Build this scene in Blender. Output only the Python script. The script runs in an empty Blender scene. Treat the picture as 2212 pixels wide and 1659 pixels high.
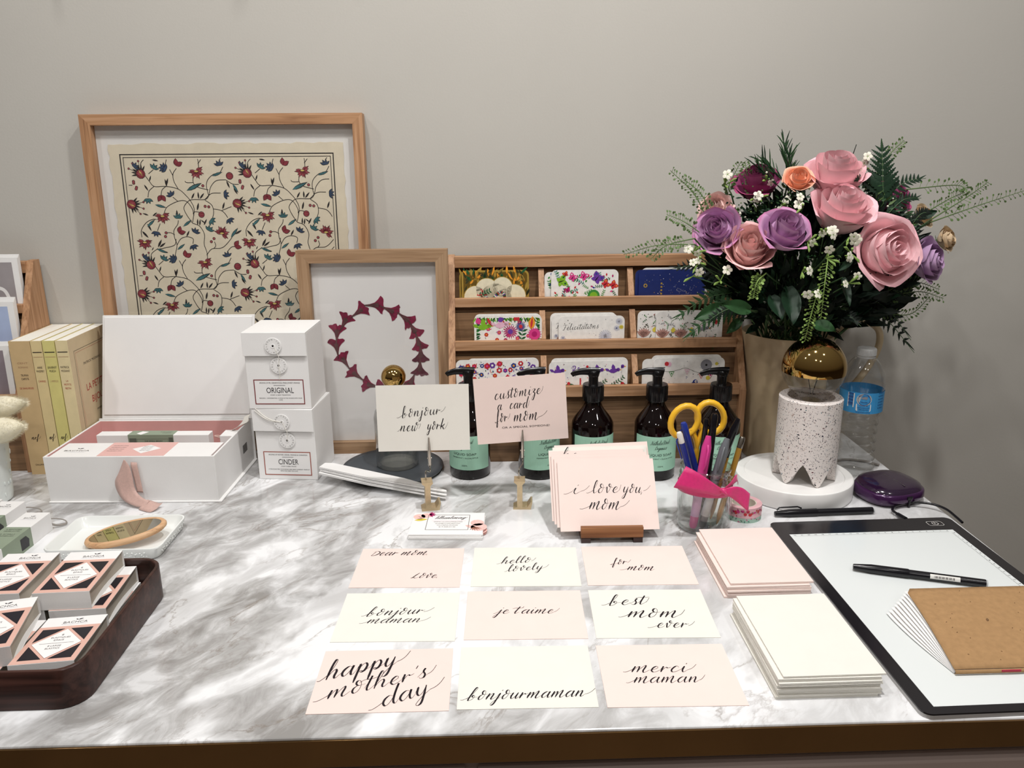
import bpy, math, random
from mathutils import Vector, Matrix
T0 = 0.90                       # height of the marble top above the floor
SC = bpy.context.scene
COL = SC.collection
PI = math.pi
rad = math.radians

# ---------------------------------------------------------------- camera, sky light, lamps, exposure
cam = bpy.data.cameras.new('camera')
cam.sensor_fit = 'HORIZONTAL'
cam.sensor_width = 36.0
cam.lens = 36.0 * 1740.0 / 2212.0
cam.clip_start = 0.02
cam_o = bpy.data.objects.new('camera', cam)
COL.objects.link(cam_o)
_p, _r, _y = rad(16.044), rad(-0.428), rad(-1.8)
_cp, _sp, _cr, _sr = math.cos(_p), math.sin(_p), math.cos(_r), math.sin(_r)
_rt, _up, _fw = Vector((1, 0, 0)), Vector((0, _sp, _cp)), Vector((0, _cp, -_sp))
_R = Matrix((_cr * _rt + _sr * _up, -_sr * _rt + _cr * _up, -_fw)).transposed().to_4x4()
cam_o.matrix_world = Matrix.Translation((0, 0, T0 + 0.5266)) @ Matrix.Rotation(_y, 4, 'Z') @ _R
SC.camera = cam_o

SC.view_settings.view_transform = 'Standard'
SC.view_settings.look = 'None'
SC.view_settings.gamma = 1.0
SC.view_settings.use_curve_mapping = False
SC.view_settings.exposure = -0.55
SC.cycles.transparent_max_bounces = 32

def lin(h):
    h = h.lstrip('#')
    c = [int(h[i:i + 2], 16) / 255 for i in (0, 2, 4)]
    return tuple(x / 12.92 if x <= .04045 else ((x + .055) / 1.055) ** 2.4 for x in c) + (1.0,)

w = bpy.data.worlds.new('shop_surroundings')
SC.world = w
w.use_nodes = True
nt = w.node_tree
nt.nodes.clear()
wo = nt.nodes.new('ShaderNodeOutputWorld')
bg = nt.nodes.new('ShaderNodeBackground')
tc = nt.nodes.new('ShaderNodeTexCoord')
sx = nt.nodes.new('ShaderNodeSeparateXYZ')
rp = nt.nodes.new('ShaderNodeValToRGB')
mr = nt.nodes.new('ShaderNodeMapRange')
mr.inputs[1].default_value = -1
mr.inputs[2].default_value = 1
nt.links.new(tc.outputs['Generated'], sx.inputs[0])
nt.links.new(sx.outputs['Z'], mr.inputs[0])
nt.links.new(mr.outputs[0], rp.inputs[0])
nt.links.new(rp.outputs[0], bg.inputs[0])
nt.links.new(bg.outputs[0], wo.inputs[0])
e = rp.color_ramp.elements
e[0].position, e[0].color = 0.0, lin('#6b5a4c')
e[1].position, e[1].color = 1.0, lin('#f2eee8')
x_ = e.new(.47); x_.color = lin('#4d4038')
x_ = e.new(.56); x_.color = lin('#a89a8a')
bg.inputs[1].default_value = 0.36

def lamp(name, loc, watts, size, aim, color=(1, .975, .95), spread=150):
    d = bpy.data.lights.new(name, 'AREA')
    d.shape = 'DISK'
    d.size = size
    d.energy = watts
    d.color = color
    d.spread = rad(spread)
    o = bpy.data.objects.new(name, d)
    COL.objects.link(o)
    o.location = (loc[0], loc[1], loc[2] + T0)
    dv = Vector(aim) - Vector(loc)
    o.rotation_euler = dv.to_track_quat('-Z', 'Y').to_euler()
    return o

# ceiling spots of the shop
lamp('ceiling_spot', (0.32, 0.72, 1.75), 16, .09, (0.25, 0.95, 0))
lamp('ceiling_spot', (-0.42, 0.60, 1.80), 10, .09, (-0.45, 1.05, 0.1))
lamp('ceiling_spot', (-1.25, 0.35, 1.85), 6, .09, (-0.55, 1.1, 0.1))
lamp('ceiling_spot', (1.05, 0.25, 1.85), 5, .09, (0.45, 1.1, 0.1))
lamp('ceiling_spot', (-0.1, -0.75, 1.9), 7, .09, (0.0, 1.1, 0.1))
lamp('ceiling_spot', (0.55, -1.2, 1.95), 5, .09, (0.1, 1.2, 0.2))

# ---------------------------------------------------------------- materials
M = {}
def mat(key, color, rough=.55, metal=0.0, var=.05, scale=40, bump=0.0, bscale=200, spec=.5, sheen=0, coat=0, sub=0, trans=0, ior=1.45):
    m = bpy.data.materials.new(key)
    m.use_nodes = True
    n = m.node_tree
    b = n.nodes['Principled BSDF']
    c = lin(color) if isinstance(color, str) else color
    b.inputs['Roughness'].default_value = rough
    b.inputs['Metallic'].default_value = metal
    b.inputs['IOR'].default_value = ior
    b.inputs['Specular IOR Level'].default_value = spec
    b.inputs['Sheen Weight'].default_value = sheen
    b.inputs['Coat Weight'].default_value = coat
    b.inputs['Coat Roughness'].default_value = .06
    b.inputs['Transmission Weight'].default_value = trans
    if sub:
        b.inputs['Subsurface Weight'].default_value = sub
        b.inputs['Subsurface Radius'].default_value = (.006, .004, .004)
    t = n.nodes.new('ShaderNodeTexCoord')
    if var > 0:
        z = n.nodes.new('ShaderNodeTexNoise')
        z.inputs['Scale'].default_value = scale
        z.inputs['Detail'].default_value = 4
        n.links.new(t.outputs['Object'], z.inputs['Vector'])
        r = n.nodes.new('ShaderNodeValToRGB')
        r.color_ramp.elements[0].position = .3
        r.color_ramp.elements[1].position = .7
        r.color_ramp.elements[0].color = tuple(x * (1 - var) for x in c[:3]) + (1,)
        r.color_ramp.elements[1].color = tuple(min(1, x * (1 + var)) for x in c[:3]) + (1,)
        n.links.new(z.outputs['Fac'], r.inputs[0])
        n.links.new(r.outputs[0], b.inputs['Base Color'])
    else:
        b.inputs['Base Color'].default_value = c
    if bump > 0:
        z2 = n.nodes.new('ShaderNodeTexNoise')
        z2.inputs['Scale'].default_value = bscale
        z2.inputs['Detail'].default_value = 5
        n.links.new(t.outputs['Object'], z2.inputs['Vector'])
        bm_ = n.nodes.new('ShaderNodeBump')
        bm_.inputs['Strength'].default_value = bump
        bm_.inputs['Distance'].default_value = .002
        n.links.new(z2.outputs['Fac'], bm_.inputs['Height'])
        n.links.new(bm_.outputs[0], b.inputs['Normal'])
    M[key] = m
    return m

def wood(key, axis, c1, c2, c3, rough=.5, sc=1.0):
    m = bpy.data.materials.new(key)
    m.use_nodes = True
    n = m.node_tree
    b = n.nodes['Principled BSDF']
    t = n.nodes.new('ShaderNodeTexCoord')
    mp = n.nodes.new('ShaderNodeMapping')
    s = [55 * sc, 55 * sc, 55 * sc]
    s['XYZ'.index(axis)] = 3.0 * sc
    mp.inputs['Scale'].default_value = s
    n.links.new(t.outputs['Object'], mp.inputs[0])
    z = n.nodes.new('ShaderNodeTexNoise')
    z.inputs['Scale'].default_value = 1.6
    z.inputs['Detail'].default_value = 6
    z.inputs['Distortion'].default_value = .9
    n.links.new(mp.outputs[0], z.inputs['Vector'])
    r = n.nodes.new('ShaderNodeValToRGB')
    el = r.color_ramp.elements
    el[0].position, el[0].color = .32, lin(c3)
    el[1].position, el[1].color = .66, lin(c1)
    k = el.new(.48); k.color = lin(c2)
    n.links.new(z.outputs['Fac'], r.inputs[0])
    s2 = [420 * sc] * 3
    s2['XYZ'.index(axis)] = 9 * sc
    mp2 = n.nodes.new('ShaderNodeMapping')
    mp2.inputs['Scale'].default_value = s2
    n.links.new(t.outputs['Object'], mp2.inputs[0])
    z2 = n.nodes.new('ShaderNodeTexNoise')
    z2.inputs['Scale'].default_value = 1.0
    z2.inputs['Detail'].default_value = 2
    n.links.new(mp2.outputs[0], z2.inputs['Vector'])
    r2 = n.nodes.new('ShaderNodeValToRGB')
    r2.color_ramp.elements[0].position, r2.color_ramp.elements[0].color = .30, (.55, .5, .45, 1)
    r2.color_ramp.elements[1].position, r2.color_ramp.elements[1].color = .46, (1, 1, 1, 1)
    n.links.new(z2.outputs['Fac'], r2.inputs[0])
    mx = n.nodes.new('ShaderNodeMixRGB')
    mx.blend_type = 'MULTIPLY'
    mx.inputs[0].default_value = .6
    n.links.new(r.outputs[0], mx.inputs[1])
    n.links.new(r2.outputs[0], mx.inputs[2])
    n.links.new(mx.outputs[0], b.inputs['Base Color'])
    b.inputs['Roughness'].default_value = rough
    b.inputs['Specular IOR Level'].default_value = .35
    M[key] = m
    return m

def thin_glass(key, tint=(1, 1, 1), refl=1.0, rough=0.0):
    """clear pane: lets light straight through, mirrors by its Fresnel"""
    m = bpy.data.materials.new(key)
    m.use_nodes = True
    n = m.node_tree
    n.nodes.clear()
    o = n.nodes.new('ShaderNodeOutputMaterial')
    t = n.nodes.new('ShaderNodeBsdfTransparent')
    t.inputs[0].default_value = tuple(tint) + (1,)
    g = n.nodes.new('ShaderNodeBsdfGlossy')
    g.inputs['Roughness'].default_value = rough
    f = n.nodes.new('ShaderNodeLayerWeight')
    f.inputs[0].default_value = .5
    pw = n.nodes.new('ShaderNodeMath')
    pw.operation = 'POWER'
    pw.inputs[1].default_value = 3.2
    n.links.new(f.outputs['Facing'], pw.inputs[0])
    mu = n.nodes.new('ShaderNodeMath')
    mu.operation = 'MULTIPLY_ADD'
    mu.inputs[1].default_value = .62 * refl
    mu.inputs[2].default_value = .035 * refl
    mix = n.nodes.new('ShaderNodeMixShader')
    n.links.new(pw.outputs[0], mu.inputs[0])
    n.links.new(mu.outputs[0], mix.inputs[0])
    n.links.new(t.outputs[0], mix.inputs[1])
    n.links.new(g.outputs[0], mix.inputs[2])
    n.links.new(mix.outputs[0], o.inputs[0])
    M[key] = m
    return m

# ---------------------------------------------------------------- mesh builder
def V(*a):
    return Vector(a)

class MB:
    def __init__(s):
        s.v, s.f, s.m, s.keys, s.xf, s.col = [], [], [], [], None, None
    def mi(s, k):
        if k not in s.keys:
            s.keys.append(k)
        return s.keys.index(k)
    def add(s, vs, fs, k):
        o = len(s.v)
        i = s.mi(k)
        if s.xf is not None:
            vs = [s.xf @ Vector(p) for p in vs]
        s.v += [tuple(p) for p in vs]
        s.f += [tuple(q + o for q in f) for f in fs]
        s.m += [i] * len(fs)
        return s
    def box(s, a, b, k):
        x0, y0, z0 = a
        x1, y1, z1 = b
        return s.add([(x0, y0, z0), (x1, y0, z0), (x1, y1, z0), (x0, y1, z0), (x0, y0, z1), (x1, y0, z1), (x1, y1, z1), (x0, y1, z1)],
                     [(0, 3, 2, 1), (4, 5, 6, 7), (0, 1, 5, 4), (1, 2, 6, 5), (2, 3, 7, 6), (3, 0, 4, 7)], k)
    def prism(s, pts, a, b, axis, k, kc=None):
        """polygon (2-D) extruded along axis from a to b"""
        n = len(pts)
        def P(p, t):
            return {'X': (t, p[0], p[1]), 'Y': (p[0], t, p[1]), 'Z': (p[0], p[1], t)}[axis]
        vs = [P(p, a) for p in pts] + [P(p, b) for p in pts]
        ar = sum(pts[i][0] * pts[(i + 1) % n][1] - pts[(i + 1) % n][0] * pts[i][1] for i in range(n))
        fl = (ar > 0) != (axis == 'Y')
        if b < a:
            fl = not fl
        lo, hi = tuple(range(n)), tuple(range(n, 2 * n))
        sides = [(i, (i + 1) % n, n + (i + 1) % n, n + i) for i in range(n)]
        if fl:
            lo = lo[::-1]
        else:
            hi = hi[::-1]
            sides = [q[::-1] for q in sides]
        s.add(vs, sides, k)
        return s.add(vs, [lo, hi], kc or k)
    def lathe(s, prof, k, n=32, c=(0, 0), cap0=True, cap1=True, a0=0, a1=2 * PI):
        full = abs(a1 - a0 - 2 * PI) < 1e-6
        m = n if full else n + 1
        vs = []
        for r, z in prof:
            for i in range(m):
                a = a0 + (a1 - a0) * i / n
                vs.append((c[0] + r * math.cos(a), c[1] + r * math.sin(a), z))
        fs = []
        for j in range(len(prof) - 1):
            for i in range(n):
                i2 = (i + 1) % m
                fs.append((j * m + i, j * m + i2, (j + 1) * m + i2, (j + 1) * m + i))
        if cap0 and full and prof[0][0] > 1e-6:
            fs.append(tuple(range(m))[::-1])
        if cap1 and full and prof[-1][0] > 1e-6:
            fs.append(tuple((len(prof) - 1) * m + i for i in range(m)))
        return s.add(vs, fs, k)
    def tube(s, pts, r, k, n=8, caps=True, flat=1.0, up=None):
        pts = [Vector(p) for p in pts]
        rs = r if isinstance(r, (list, tuple)) else [r] * len(pts)
        vs, fs = [], []
        ref = Vector(up) if up else Vector((0, 0, 1))
        prev = None
        for i, p in enumerate(pts):
            d = (pts[min(i + 1, len(pts) - 1)] - pts[max(i - 1, 0)]).normalized()
            if prev is None:
                a = d.cross(ref)
                if a.length < 1e-3:
                    a = d.cross(Vector((1, 0, 0)))
            else:
                a = prev - d * prev.dot(d)
            a.normalize()
            prev = a
            b = d.cross(a)
            for q in range(n):
                t = 2 * PI * q / n
                vs.append(p + rs[i] * (math.cos(t) * a + flat * math.sin(t) * b))
        for j in range(len(pts) - 1):
            for q in range(n):
                q2 = (q + 1) % n
                fs.append((j * n + q, j * n + q2, (j + 1) * n + q2, (j + 1) * n + q))
        if caps:
            fs.append(tuple(range(n))[::-1])
            fs.append(tuple((len(pts) - 1) * n + q for q in range(n)))
        return s.add(vs, fs, k)
    def sphere(s, c, r, k, n=16, m=10, sz=1.0):
        prof = [(max(1e-7, r * math.sin(PI * i / m)), -r * sz * math.cos(PI * i / m) + c[2]) for i in range(m + 1)]
        return s.lathe(prof, k, n, (c[0], c[1]), False, False)
    def grid(s, fn, nu, nv, k, two=False):
        vs = [fn(i / nu, j / nv) for j in range(nv + 1) for i in range(nu + 1)]
        fs = [(j * (nu + 1) + i, j * (nu + 1) + i + 1, (j + 1) * (nu + 1) + i + 1, (j + 1) * (nu + 1) + i) for j in range(nv) for i in range(nu)]
        return s.add(vs, fs, k)
    def build(s, name, parent=None, loc=None, rot=None, smooth=35, bevel=0, seg=2, solid=0, attr=None, sub=0):
        me = bpy.data.meshes.new(name)
        me.from_pydata(s.v, [], s.f)
        for k in s.keys:
            me.materials.append(M[k])
        me.polygons.foreach_set('material_index', s.m)
        if smooth:
            me.shade_smooth()
            me.set_sharp_from_angle(angle=rad(smooth))
        if attr:
            ca = me.color_attributes.new('tip', 'FLOAT_COLOR', 'POINT')
            for i, q in enumerate(attr):
                ca.data[i].color = (q, q, q, 1)
        me.update()
        o = bpy.data.objects.new(name, me)
        COL.objects.link(o)
        if parent:
            o.parent = parent
        if loc is not None:
            o.location = (loc[0], loc[1], loc[2] + (0 if parent else T0))
        if rot is not None:
            o.rotation_euler = rot
        if solid:
            md = o.modifiers.new('thickness', 'SOLIDIFY')
            md.thickness = solid
            md.offset = 0
        if bevel:
            md = o.modifiers.new('bevel', 'BEVEL')
            md.width = bevel
            md.segments = seg
            md.limit_method = 'ANGLE'
            md.angle_limit = rad(50)
        if sub:
            md = o.modifiers.new('subdivision', 'SUBSURF')
            md.levels = md.render_levels = sub
        return o

def tag(o, label, cat, group=None):
    o['label'] = label
    o['category'] = cat
    if group:
        o['group'] = group
    return o

def thing(name, label, cat, loc=(0, 0, 0), rz=0, group=None, rot=None):
    o = bpy.data.objects.new(name, None)
    o.empty_display_size = .02
    COL.objects.link(o)
    o.location = (loc[0], loc[1], loc[2] + T0)
    o.rotation_euler = rot if rot is not None else (0, 0, rz)
    return tag(o, label, cat, group)

def struct(o):
    o['kind'] = 'structure'
    return o

def cat_rom(P, n=6):
    P = [Vector(p) for p in P]
    if len(P) < 3:
        return P
    Q = [P[0] * 2 - P[1]] + P + [P[-1] * 2 - P[-2]]
    out = []
    for i in range(1, len(Q) - 2):
        a, b, c, d = Q[i - 1], Q[i], Q[i + 1], Q[i + 2]
        for k in range(n):
            t = k / n
            out.append(.5 * ((2 * b) + (c - a) * t + (2 * a - 5 * b + 4 * c - d) * t * t + (3 * b - a - 3 * c + d) * t ** 3))
    out.append(P[-1])
    return out

def rrect(x0, y0, x1, y1, r, n=5):
    pts = []
    for cx, cy, a in ((x1 - r, y0 + r, -90), (x1 - r, y1 - r, 0), (x0 + r, y1 - r, 90), (x0 + r, y0 + r, 180)):
        for i in range(n + 1):
            t = rad(a + 90 * i / n)
            pts.append((cx + r * math.cos(t), cy + r * math.sin(t)))
    return pts

_txt = {}
def text_geo(t):
    if t not in _txt:
        cu = bpy.data.curves.new('t', 'FONT')
        cu.body = t
        cu.size = 1
        cu.resolution_u = 3
        ob = bpy.data.objects.new('t', cu)
        me = bpy.data.meshes.new_from_object(ob)
        vs = [(v.co.x, v.co.y) for v in me.vertices]
        fs = [tuple(p.vertices) for p in me.polygons]
        bpy.data.objects.remove(ob)
        bpy.data.curves.remove(cu)
        bpy.data.meshes.remove(me)
        _txt[t] = (vs, fs)
    return _txt[t]

# ---------------------------------------------------------------- brush lettering (x-height 1)
G = {
'a': (1.08, [[(.72,.86),(.48,1.0),(.2,.72),(.1,.32),(.26,0),(.5,.2),(.74,.75),(.8,1.0),(.72,.45),(.76,.08),(.9,.02),(1.1,.36)]]),
'b': (1.0, [[(-.1,.22),(.15,.7),(.36,1.4),(.46,1.95),(.35,2.12),(.22,1.8),(.14,.9),(.1,.05),(.22,-.1),(.5,.1),(.62,.5),(.48,.78),(.34,.62),(.5,.42),(1.0,.5)]]),
'c': (.86, [[(.66,.72),(.55,.98),(.34,.95),(.14,.5),(.16,.12),(.34,0),(.6,.15),(.88,.5)]]),
'd': (1.08, [[(.7,.86),(.46,1.0),(.18,.72),(.1,.3),(.26,0),(.5,.2),(.76,.85),(.95,1.7),(1.0,2.1),(.82,1.2),(.74,.3),(.88,.0),(1.1,.36)]]),
'e': (.84, [[(0,.32),(.3,.42),(.58,.72),(.46,1.0),(.22,.75),(.14,.28),(.34,0),(.62,.12),(.86,.42)]]),
'f': (.82, [[(-.35,.1),(-.1,-.1),(.15,.3),(.38,1.3),(.5,1.9),(.38,2.1),(.24,1.6),(.18,.3),(.12,-.75),(.24,-.9),(.34,-.4),(.22,.08),(.5,.15),(.82,.5)]]),
'g': (1.0, [[(.72,.86),(.48,1.0),(.2,.72),(.1,.32),(.26,0),(.5,.2),(.74,.75),(.8,1.0),(.68,0),(.5,-.8),(.24,-1.0),(.16,-.7),(.5,-.15),(1.0,.4)]]),
'h': (1.02, [[(-.1,.25),(.15,.7),(.38,1.5),(.44,2.0),(.32,2.1),(.2,1.6),(.12,.7),(.08,0)],[(.08,.1),(.28,.7),(.52,.98),(.64,.75),(.58,.25),(.7,0),(1.02,.4)]]),
'i': (.58, [[(0,.36),(.22,1.0),(.15,.35),(.28,0),(.58,.38)],[(.36,1.5),(.30,1.36)]]),
'j': (.58, [[(0,.36),(.26,1.0),(.2,.1),(.1,-.75),(-.1,-1.0),(-.2,-.75),(.05,-.2),(.58,.42)],[(.38,1.52),(.32,1.38)]]),
'k': (1.15, [[(-.05,.3),(.2,1.1),(.36,2.0),(.2,.9),(.1,0)],[(.82,1.0),(.6,.72),(.22,.5),(.5,.42),(.72,.02),(1.0,.1),(1.3,.6),(1.5,1.3)]]),
'l': (.6, [[(-.05,.25),(.2,.9),(.4,1.7),(.36,2.1),(.2,1.8),(.1,.8),(.16,.15),(.3,0),(.62,.4)]]),
'm': (1.5, [[(0,.3),(.2,1.0),(.14,.5),(.1,0)],[(.1,.1),(.3,.65),(.52,.98),(.56,.6),(.5,0)],[(.5,.1),(.75,.75),(1.0,1.15),(1.06,.9),(.96,.25),(1.1,-.06),(1.5,.4)]]),
'n': (1.05, [[(0,.3),(.2,1.0),(.14,.5),(.1,0)],[(.1,.1),(.32,.68),(.56,1.0),(.64,.75),(.58,.2),(.7,0),(1.05,.4)]]),
'o': (.9, [[(.36,.86),(.16,.6),(.14,.2),(.3,0),(.52,.2),(.62,.7),(.56,1.25),(.4,1.5),(.26,1.4),(.26,1.1),(.46,.86),(.9,.9)]]),
'p': (1.0, [[(0,.36),(.22,1.0),(.14,0),(.06,-.95)],[(.12,.0),(.3,.7),(.56,1.0),(.74,.7),(.64,.2),(.4,.02),(.3,.2),(.6,.18),(1.0,.42)]]),
'r': (.8, [[(0,.36),(.16,1.0),(.12,.4),(.1,0)],[(.1,.1),(.28,.62),(.42,.8),(.58,.68),(.82,.82)]]),
's': (.7, [[(0,.2),(.3,.7),(.48,1.2),(.36,.85),(.5,.42),(.44,.05),(.22,0),(.12,.18)],[(.44,.05),(.72,.42)]]),
't': (.62, [[(0,.3),(.26,1.2),(.34,1.75),(.22,.85),(.18,.25),(.3,0),(.64,.42)],[(-.45,1.2),(-.1,1.42),(.35,1.36),(.8,1.46)]]),
'u': (1.02, [[(0,.4),(.18,1.0),(.12,.35),(.26,0),(.5,.25),(.72,1.0)],[(.72,1.0),(.64,.3),(.76,0),(1.04,.4)]]),
'v': (.85, [[(0,.6),(.16,1.0),(.22,.4),(.32,0),(.52,.5),(.62,1.1),(.5,1.48),(.36,1.3),(.5,1.0),(.88,.9)]]),
'w': (1.25, [[(0,.7),(.16,1.0),(.12,.3),(.26,0),(.5,.4),(.62,1.0)],[(.62,1.0),(.55,.3),(.68,0),(.95,.5),(1.02,1.15),(.86,1.55),(.7,1.35),(.9,1.08),(1.5,1.3)]]),
'y': (1.0, [[(0,.4),(.18,1.0),(.12,.35),(.26,.05),(.5,.3),(.72,1.0)],[(.72,1.0),(.58,0),(.42,-.8),(.18,-1.0),(.1,-.75),(.5,-.12),(1.02,.42)]]),
'z': (.78, [[(0,.75),(.24,1.0),(.54,.92),(.28,.42),(.5,.3),(.5,-.3),(.28,-.95),(.1,-.75),(.36,-.1),(.8,.38)]]),
'D': (1.15, [[(.25,1.15),(.1,0)],[(-.1,1.05),(.4,1.35),(.95,.95),(.75,.2),(.2,-.06),(.02,.08)]]),
'L': (1.05, [[(.62,1.6),(.36,.8),(.2,.1),(0,-.06),(.3,.1),(.7,-.05),(1.05,.25)]]),
'F': (1.0, [[(-.25,1.35),(.1,1.8),(.55,1.65),(1.0,1.75)],[(.55,1.65),(.4,.8),(.22,.05),(-.05,.0),(-.15,.2)],[(.1,.9),(.7,.95)]]),
'B': (1.2, [[(.3,1.8),(.15,.0)],[(-.15,1.3),(.2,1.9),(.75,1.8),(.7,1.2),(.3,1.0),(.8,.8),(.75,.15),(.2,-.05)]]),
'N': (1.3, [[(-.2,.1),(.1,.1),(.35,1.9),(.6,.8),(.8,.0),(1.05,1.2),(1.35,2.0)]]),
'O': (1.2, [[(.6,1.8),(.2,1.3),(.15,.4),(.5,0),(.95,.5),(.95,1.4),(.6,1.8),(.4,1.5),(.9,1.3)]]),
"'": (.3, [[(.18,1.75),(.08,1.4)]]),
',': (.3, [[(.1,.12),(.0,-.28)]]),
'.': (.3, [[(.06,.12),(.0,-.06)]]),
'~': (.5, [[(.02,1.6),(.3,1.9)]]),
' ': (.55, []),
}

class Surf:
    """flat or bent sheet: paints thin layers of ink, foil or print that lie on a surface"""
    def __init__(s, mb, o=None, u=None, v=None, fn=None, lift=.00018):
        s.mb, s.lift = mb, lift
        if fn is None:
            o, u, v = Vector(o), Vector(u).normalized(), Vector(v).normalized()
            n = u.cross(v)
            s.fn = lambda a, b, l: o + u * a + v * b + n * l
        else:
            s.fn = fn
        s.clip = None
    def poly(s, pts, k, l=1):
        s.mb.add([s.fn(p[0], p[1], s.lift * l) for p in pts], [tuple(range(len(pts)))], k)
    def rect(s, x0, y0, x1, y1, k, l=1):
        s.poly([(x0, y0), (x1, y0), (x1, y1), (x0, y1)], k, l)
    def disc(s, x, y, r, k, n=10, l=1, ry=None):
        s.poly([(x + r * math.cos(2 * PI * i / n), y + (ry or r) * math.sin(2 * PI * i / n)) for i in range(n)], k, l)
    def ring(s, x, y, r, wd, k, n=16, l=1):
        s.line([(x + r * math.cos(2 * PI * i / n), y + r * math.sin(2 * PI * i / n)) for i in range(n + 1)], wd, k, l)
    def frame(s, x0, y0, x1, y1, t, k, l=1):
        s.rect(x0, y0, x1, y0 + t, k, l); s.rect(x0, y1 - t, x1, y1, k, l)
        s.rect(x0, y0 + t, x0 + t, y1 - t, k, l); s.rect(x1 - t, y0 + t, x1, y1 - t, k, l)
    def leaf(s, x, y, ln, wd, a, k, l=1, bend=0):
        ca, sa = math.cos(a), math.sin(a)
        pr = [(0, 0), (.25, .8), (.5, 1), (.75, .65), (1, 0), (.75, -.65), (.5, -1), (.25, -.8)]
        pts = []
        for t, q in pr:
            dx, dy = t * ln, q * wd / 2 + bend * ln * t * t
            pts.append((x + dx * ca - dy * sa, y + dx * sa + dy * ca))
        s.poly(pts, k, l)
    def line(s, pts, wd, k, l=1, w2=None):
        """ribbon; wd may be a function of the direction"""
        P = [Vector((p[0], p[1])) for p in pts]
        vs = []
        n = len(P)
        for i, p in enumerate(P):
            d = P[min(i + 1, n - 1)] - P[max(i - 1, 0)]
            if d.length < 1e-9:
                d = Vector((1, 0))
            d.normalize()
            ww = wd(d, i / max(1, n - 1)) if callable(wd) else wd
            q = Vector((-d.y, d.x)) * ww * .5
            vs += [p + q, p - q]
        fs = [(2 * i, 2 * i + 1, 2 * i + 3, 2 * i + 2) for i in range(n - 1)]
        s.mb.add([s.fn(p.x, p.y, s.lift * l) for p in vs], fs, k)
    def curve(s, pts, wd, k, l=1, n=6):
        s.line(cat_rom([(p[0], p[1]) for p in pts], n), wd, k, l)
    def text(s, t, x, y, h, k, xs=1.0, align='C', l=1, shear=0, rot=0, width=None):
        vs, fs = text_geo(t)
        if not vs:
            return
        x0, x1 = min(p[0] for p in vs), max(p[0] for p in vs)
        sc = h / .73
        if width:
            xs = width / ((x1 - x0) * sc)
        ox = {'C': (x0 + x1) / 2, 'L': x0, 'R': x1}[align]
        ca, sa = math.cos(rot), math.sin(rot)
        out = []
        for px, py in vs:
            a, b = (px - ox) * sc * xs + shear * py * sc, py * sc
            out.append(s.fn(x + a * ca - b * sa, y + a * sa + b * ca, s.lift * l))
        s.mb.add(out, fs, k)
    def write(s, t, p0, p1, xh, k, thick=None, thin=None, slant=.38, sw0=1.2, sw1=1.2, l=1):
        p0, p1 = Vector(p0), Vector(p1)
        tot = sum(G[c][0] for c in t)
        ln = (p1 - p0).length
        sx = ln / tot
        ux = (p1 - p0).normalized()
        uy = Vector((-ux.y, ux.x))
        thick = thick or max(.0012, xh * .165)
        thin = thin or max(.00036, xh * .042)
        def mp(x, y):
            return p0 + ux * (x * sx + slant * y * xh) + uy * (y * xh)
        def wd(d, tt):
            dn = -(d.dot(uy))
            tp = min(1, .45 + 4 * min(tt, 1 - tt))
            return (thin + (thick - thin) * max(0, min(1, dn * 1.35))) * tp
        x = 0
        for i, c in enumerate(t):
            adv, st = G[c]
            for q in st:
                pts = cat_rom([mp(x + a, b) for a, b in q], 5)
                s.line(pts, wd, k, l)
            x += adv
        e_ = xh / sx * .8
        sw0, sw1 = sw0 * e_, sw1 * e_
        if sw0:
            s.curve([mp(-sw0, .05), mp(-sw0 * .7, .02), mp(-sw0 * .3, .2), mp(.02, .42)], thin, k, l)
        if sw1:
            s.curve([mp(tot, .38), mp(tot + sw1 * .35, .5), mp(tot + sw1 * .7, .8), mp(tot + sw1, 1.3)], thin, k, l)
# ================================================================= room and desk
mat('wall_paint', '#bdbab3', .85, var=.012, scale=6, bump=.10, bscale=260, spec=.2)
mat('floor_tile', '#8d8177', .4, var=.08, scale=5)
mat('cabinet_paint', '#b9a79f', .5, var=.03, scale=8)
mat('brass_band', '#8d6e48', .10, 1.0, var=.05, scale=20)
mat('ink', '#241d22', .6, var=0, spec=.2)
mat('paper_pink', '#efdcd5', .85, var=.012, scale=30, bump=.05, bscale=900, spec=.2)
mat('paper_blush', '#edd9d2', .85, var=.012, scale=30, bump=.05, bscale=900, spec=.2)
mat('paper_cream', '#eae7df', .85, var=.012, scale=30, bump=.05, bscale=900, spec=.2)
mat('paper_white', '#eeedec', .75, var=.01, scale=30, spec=.25)
mat('white_board', '#ecebea', .6, var=.012, scale=30, bump=.05, bscale=700, spec=.3)
mat('black', '#121114', .35, var=0)
mat('greytext', '#6d6a68', .6, var=0)

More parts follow.
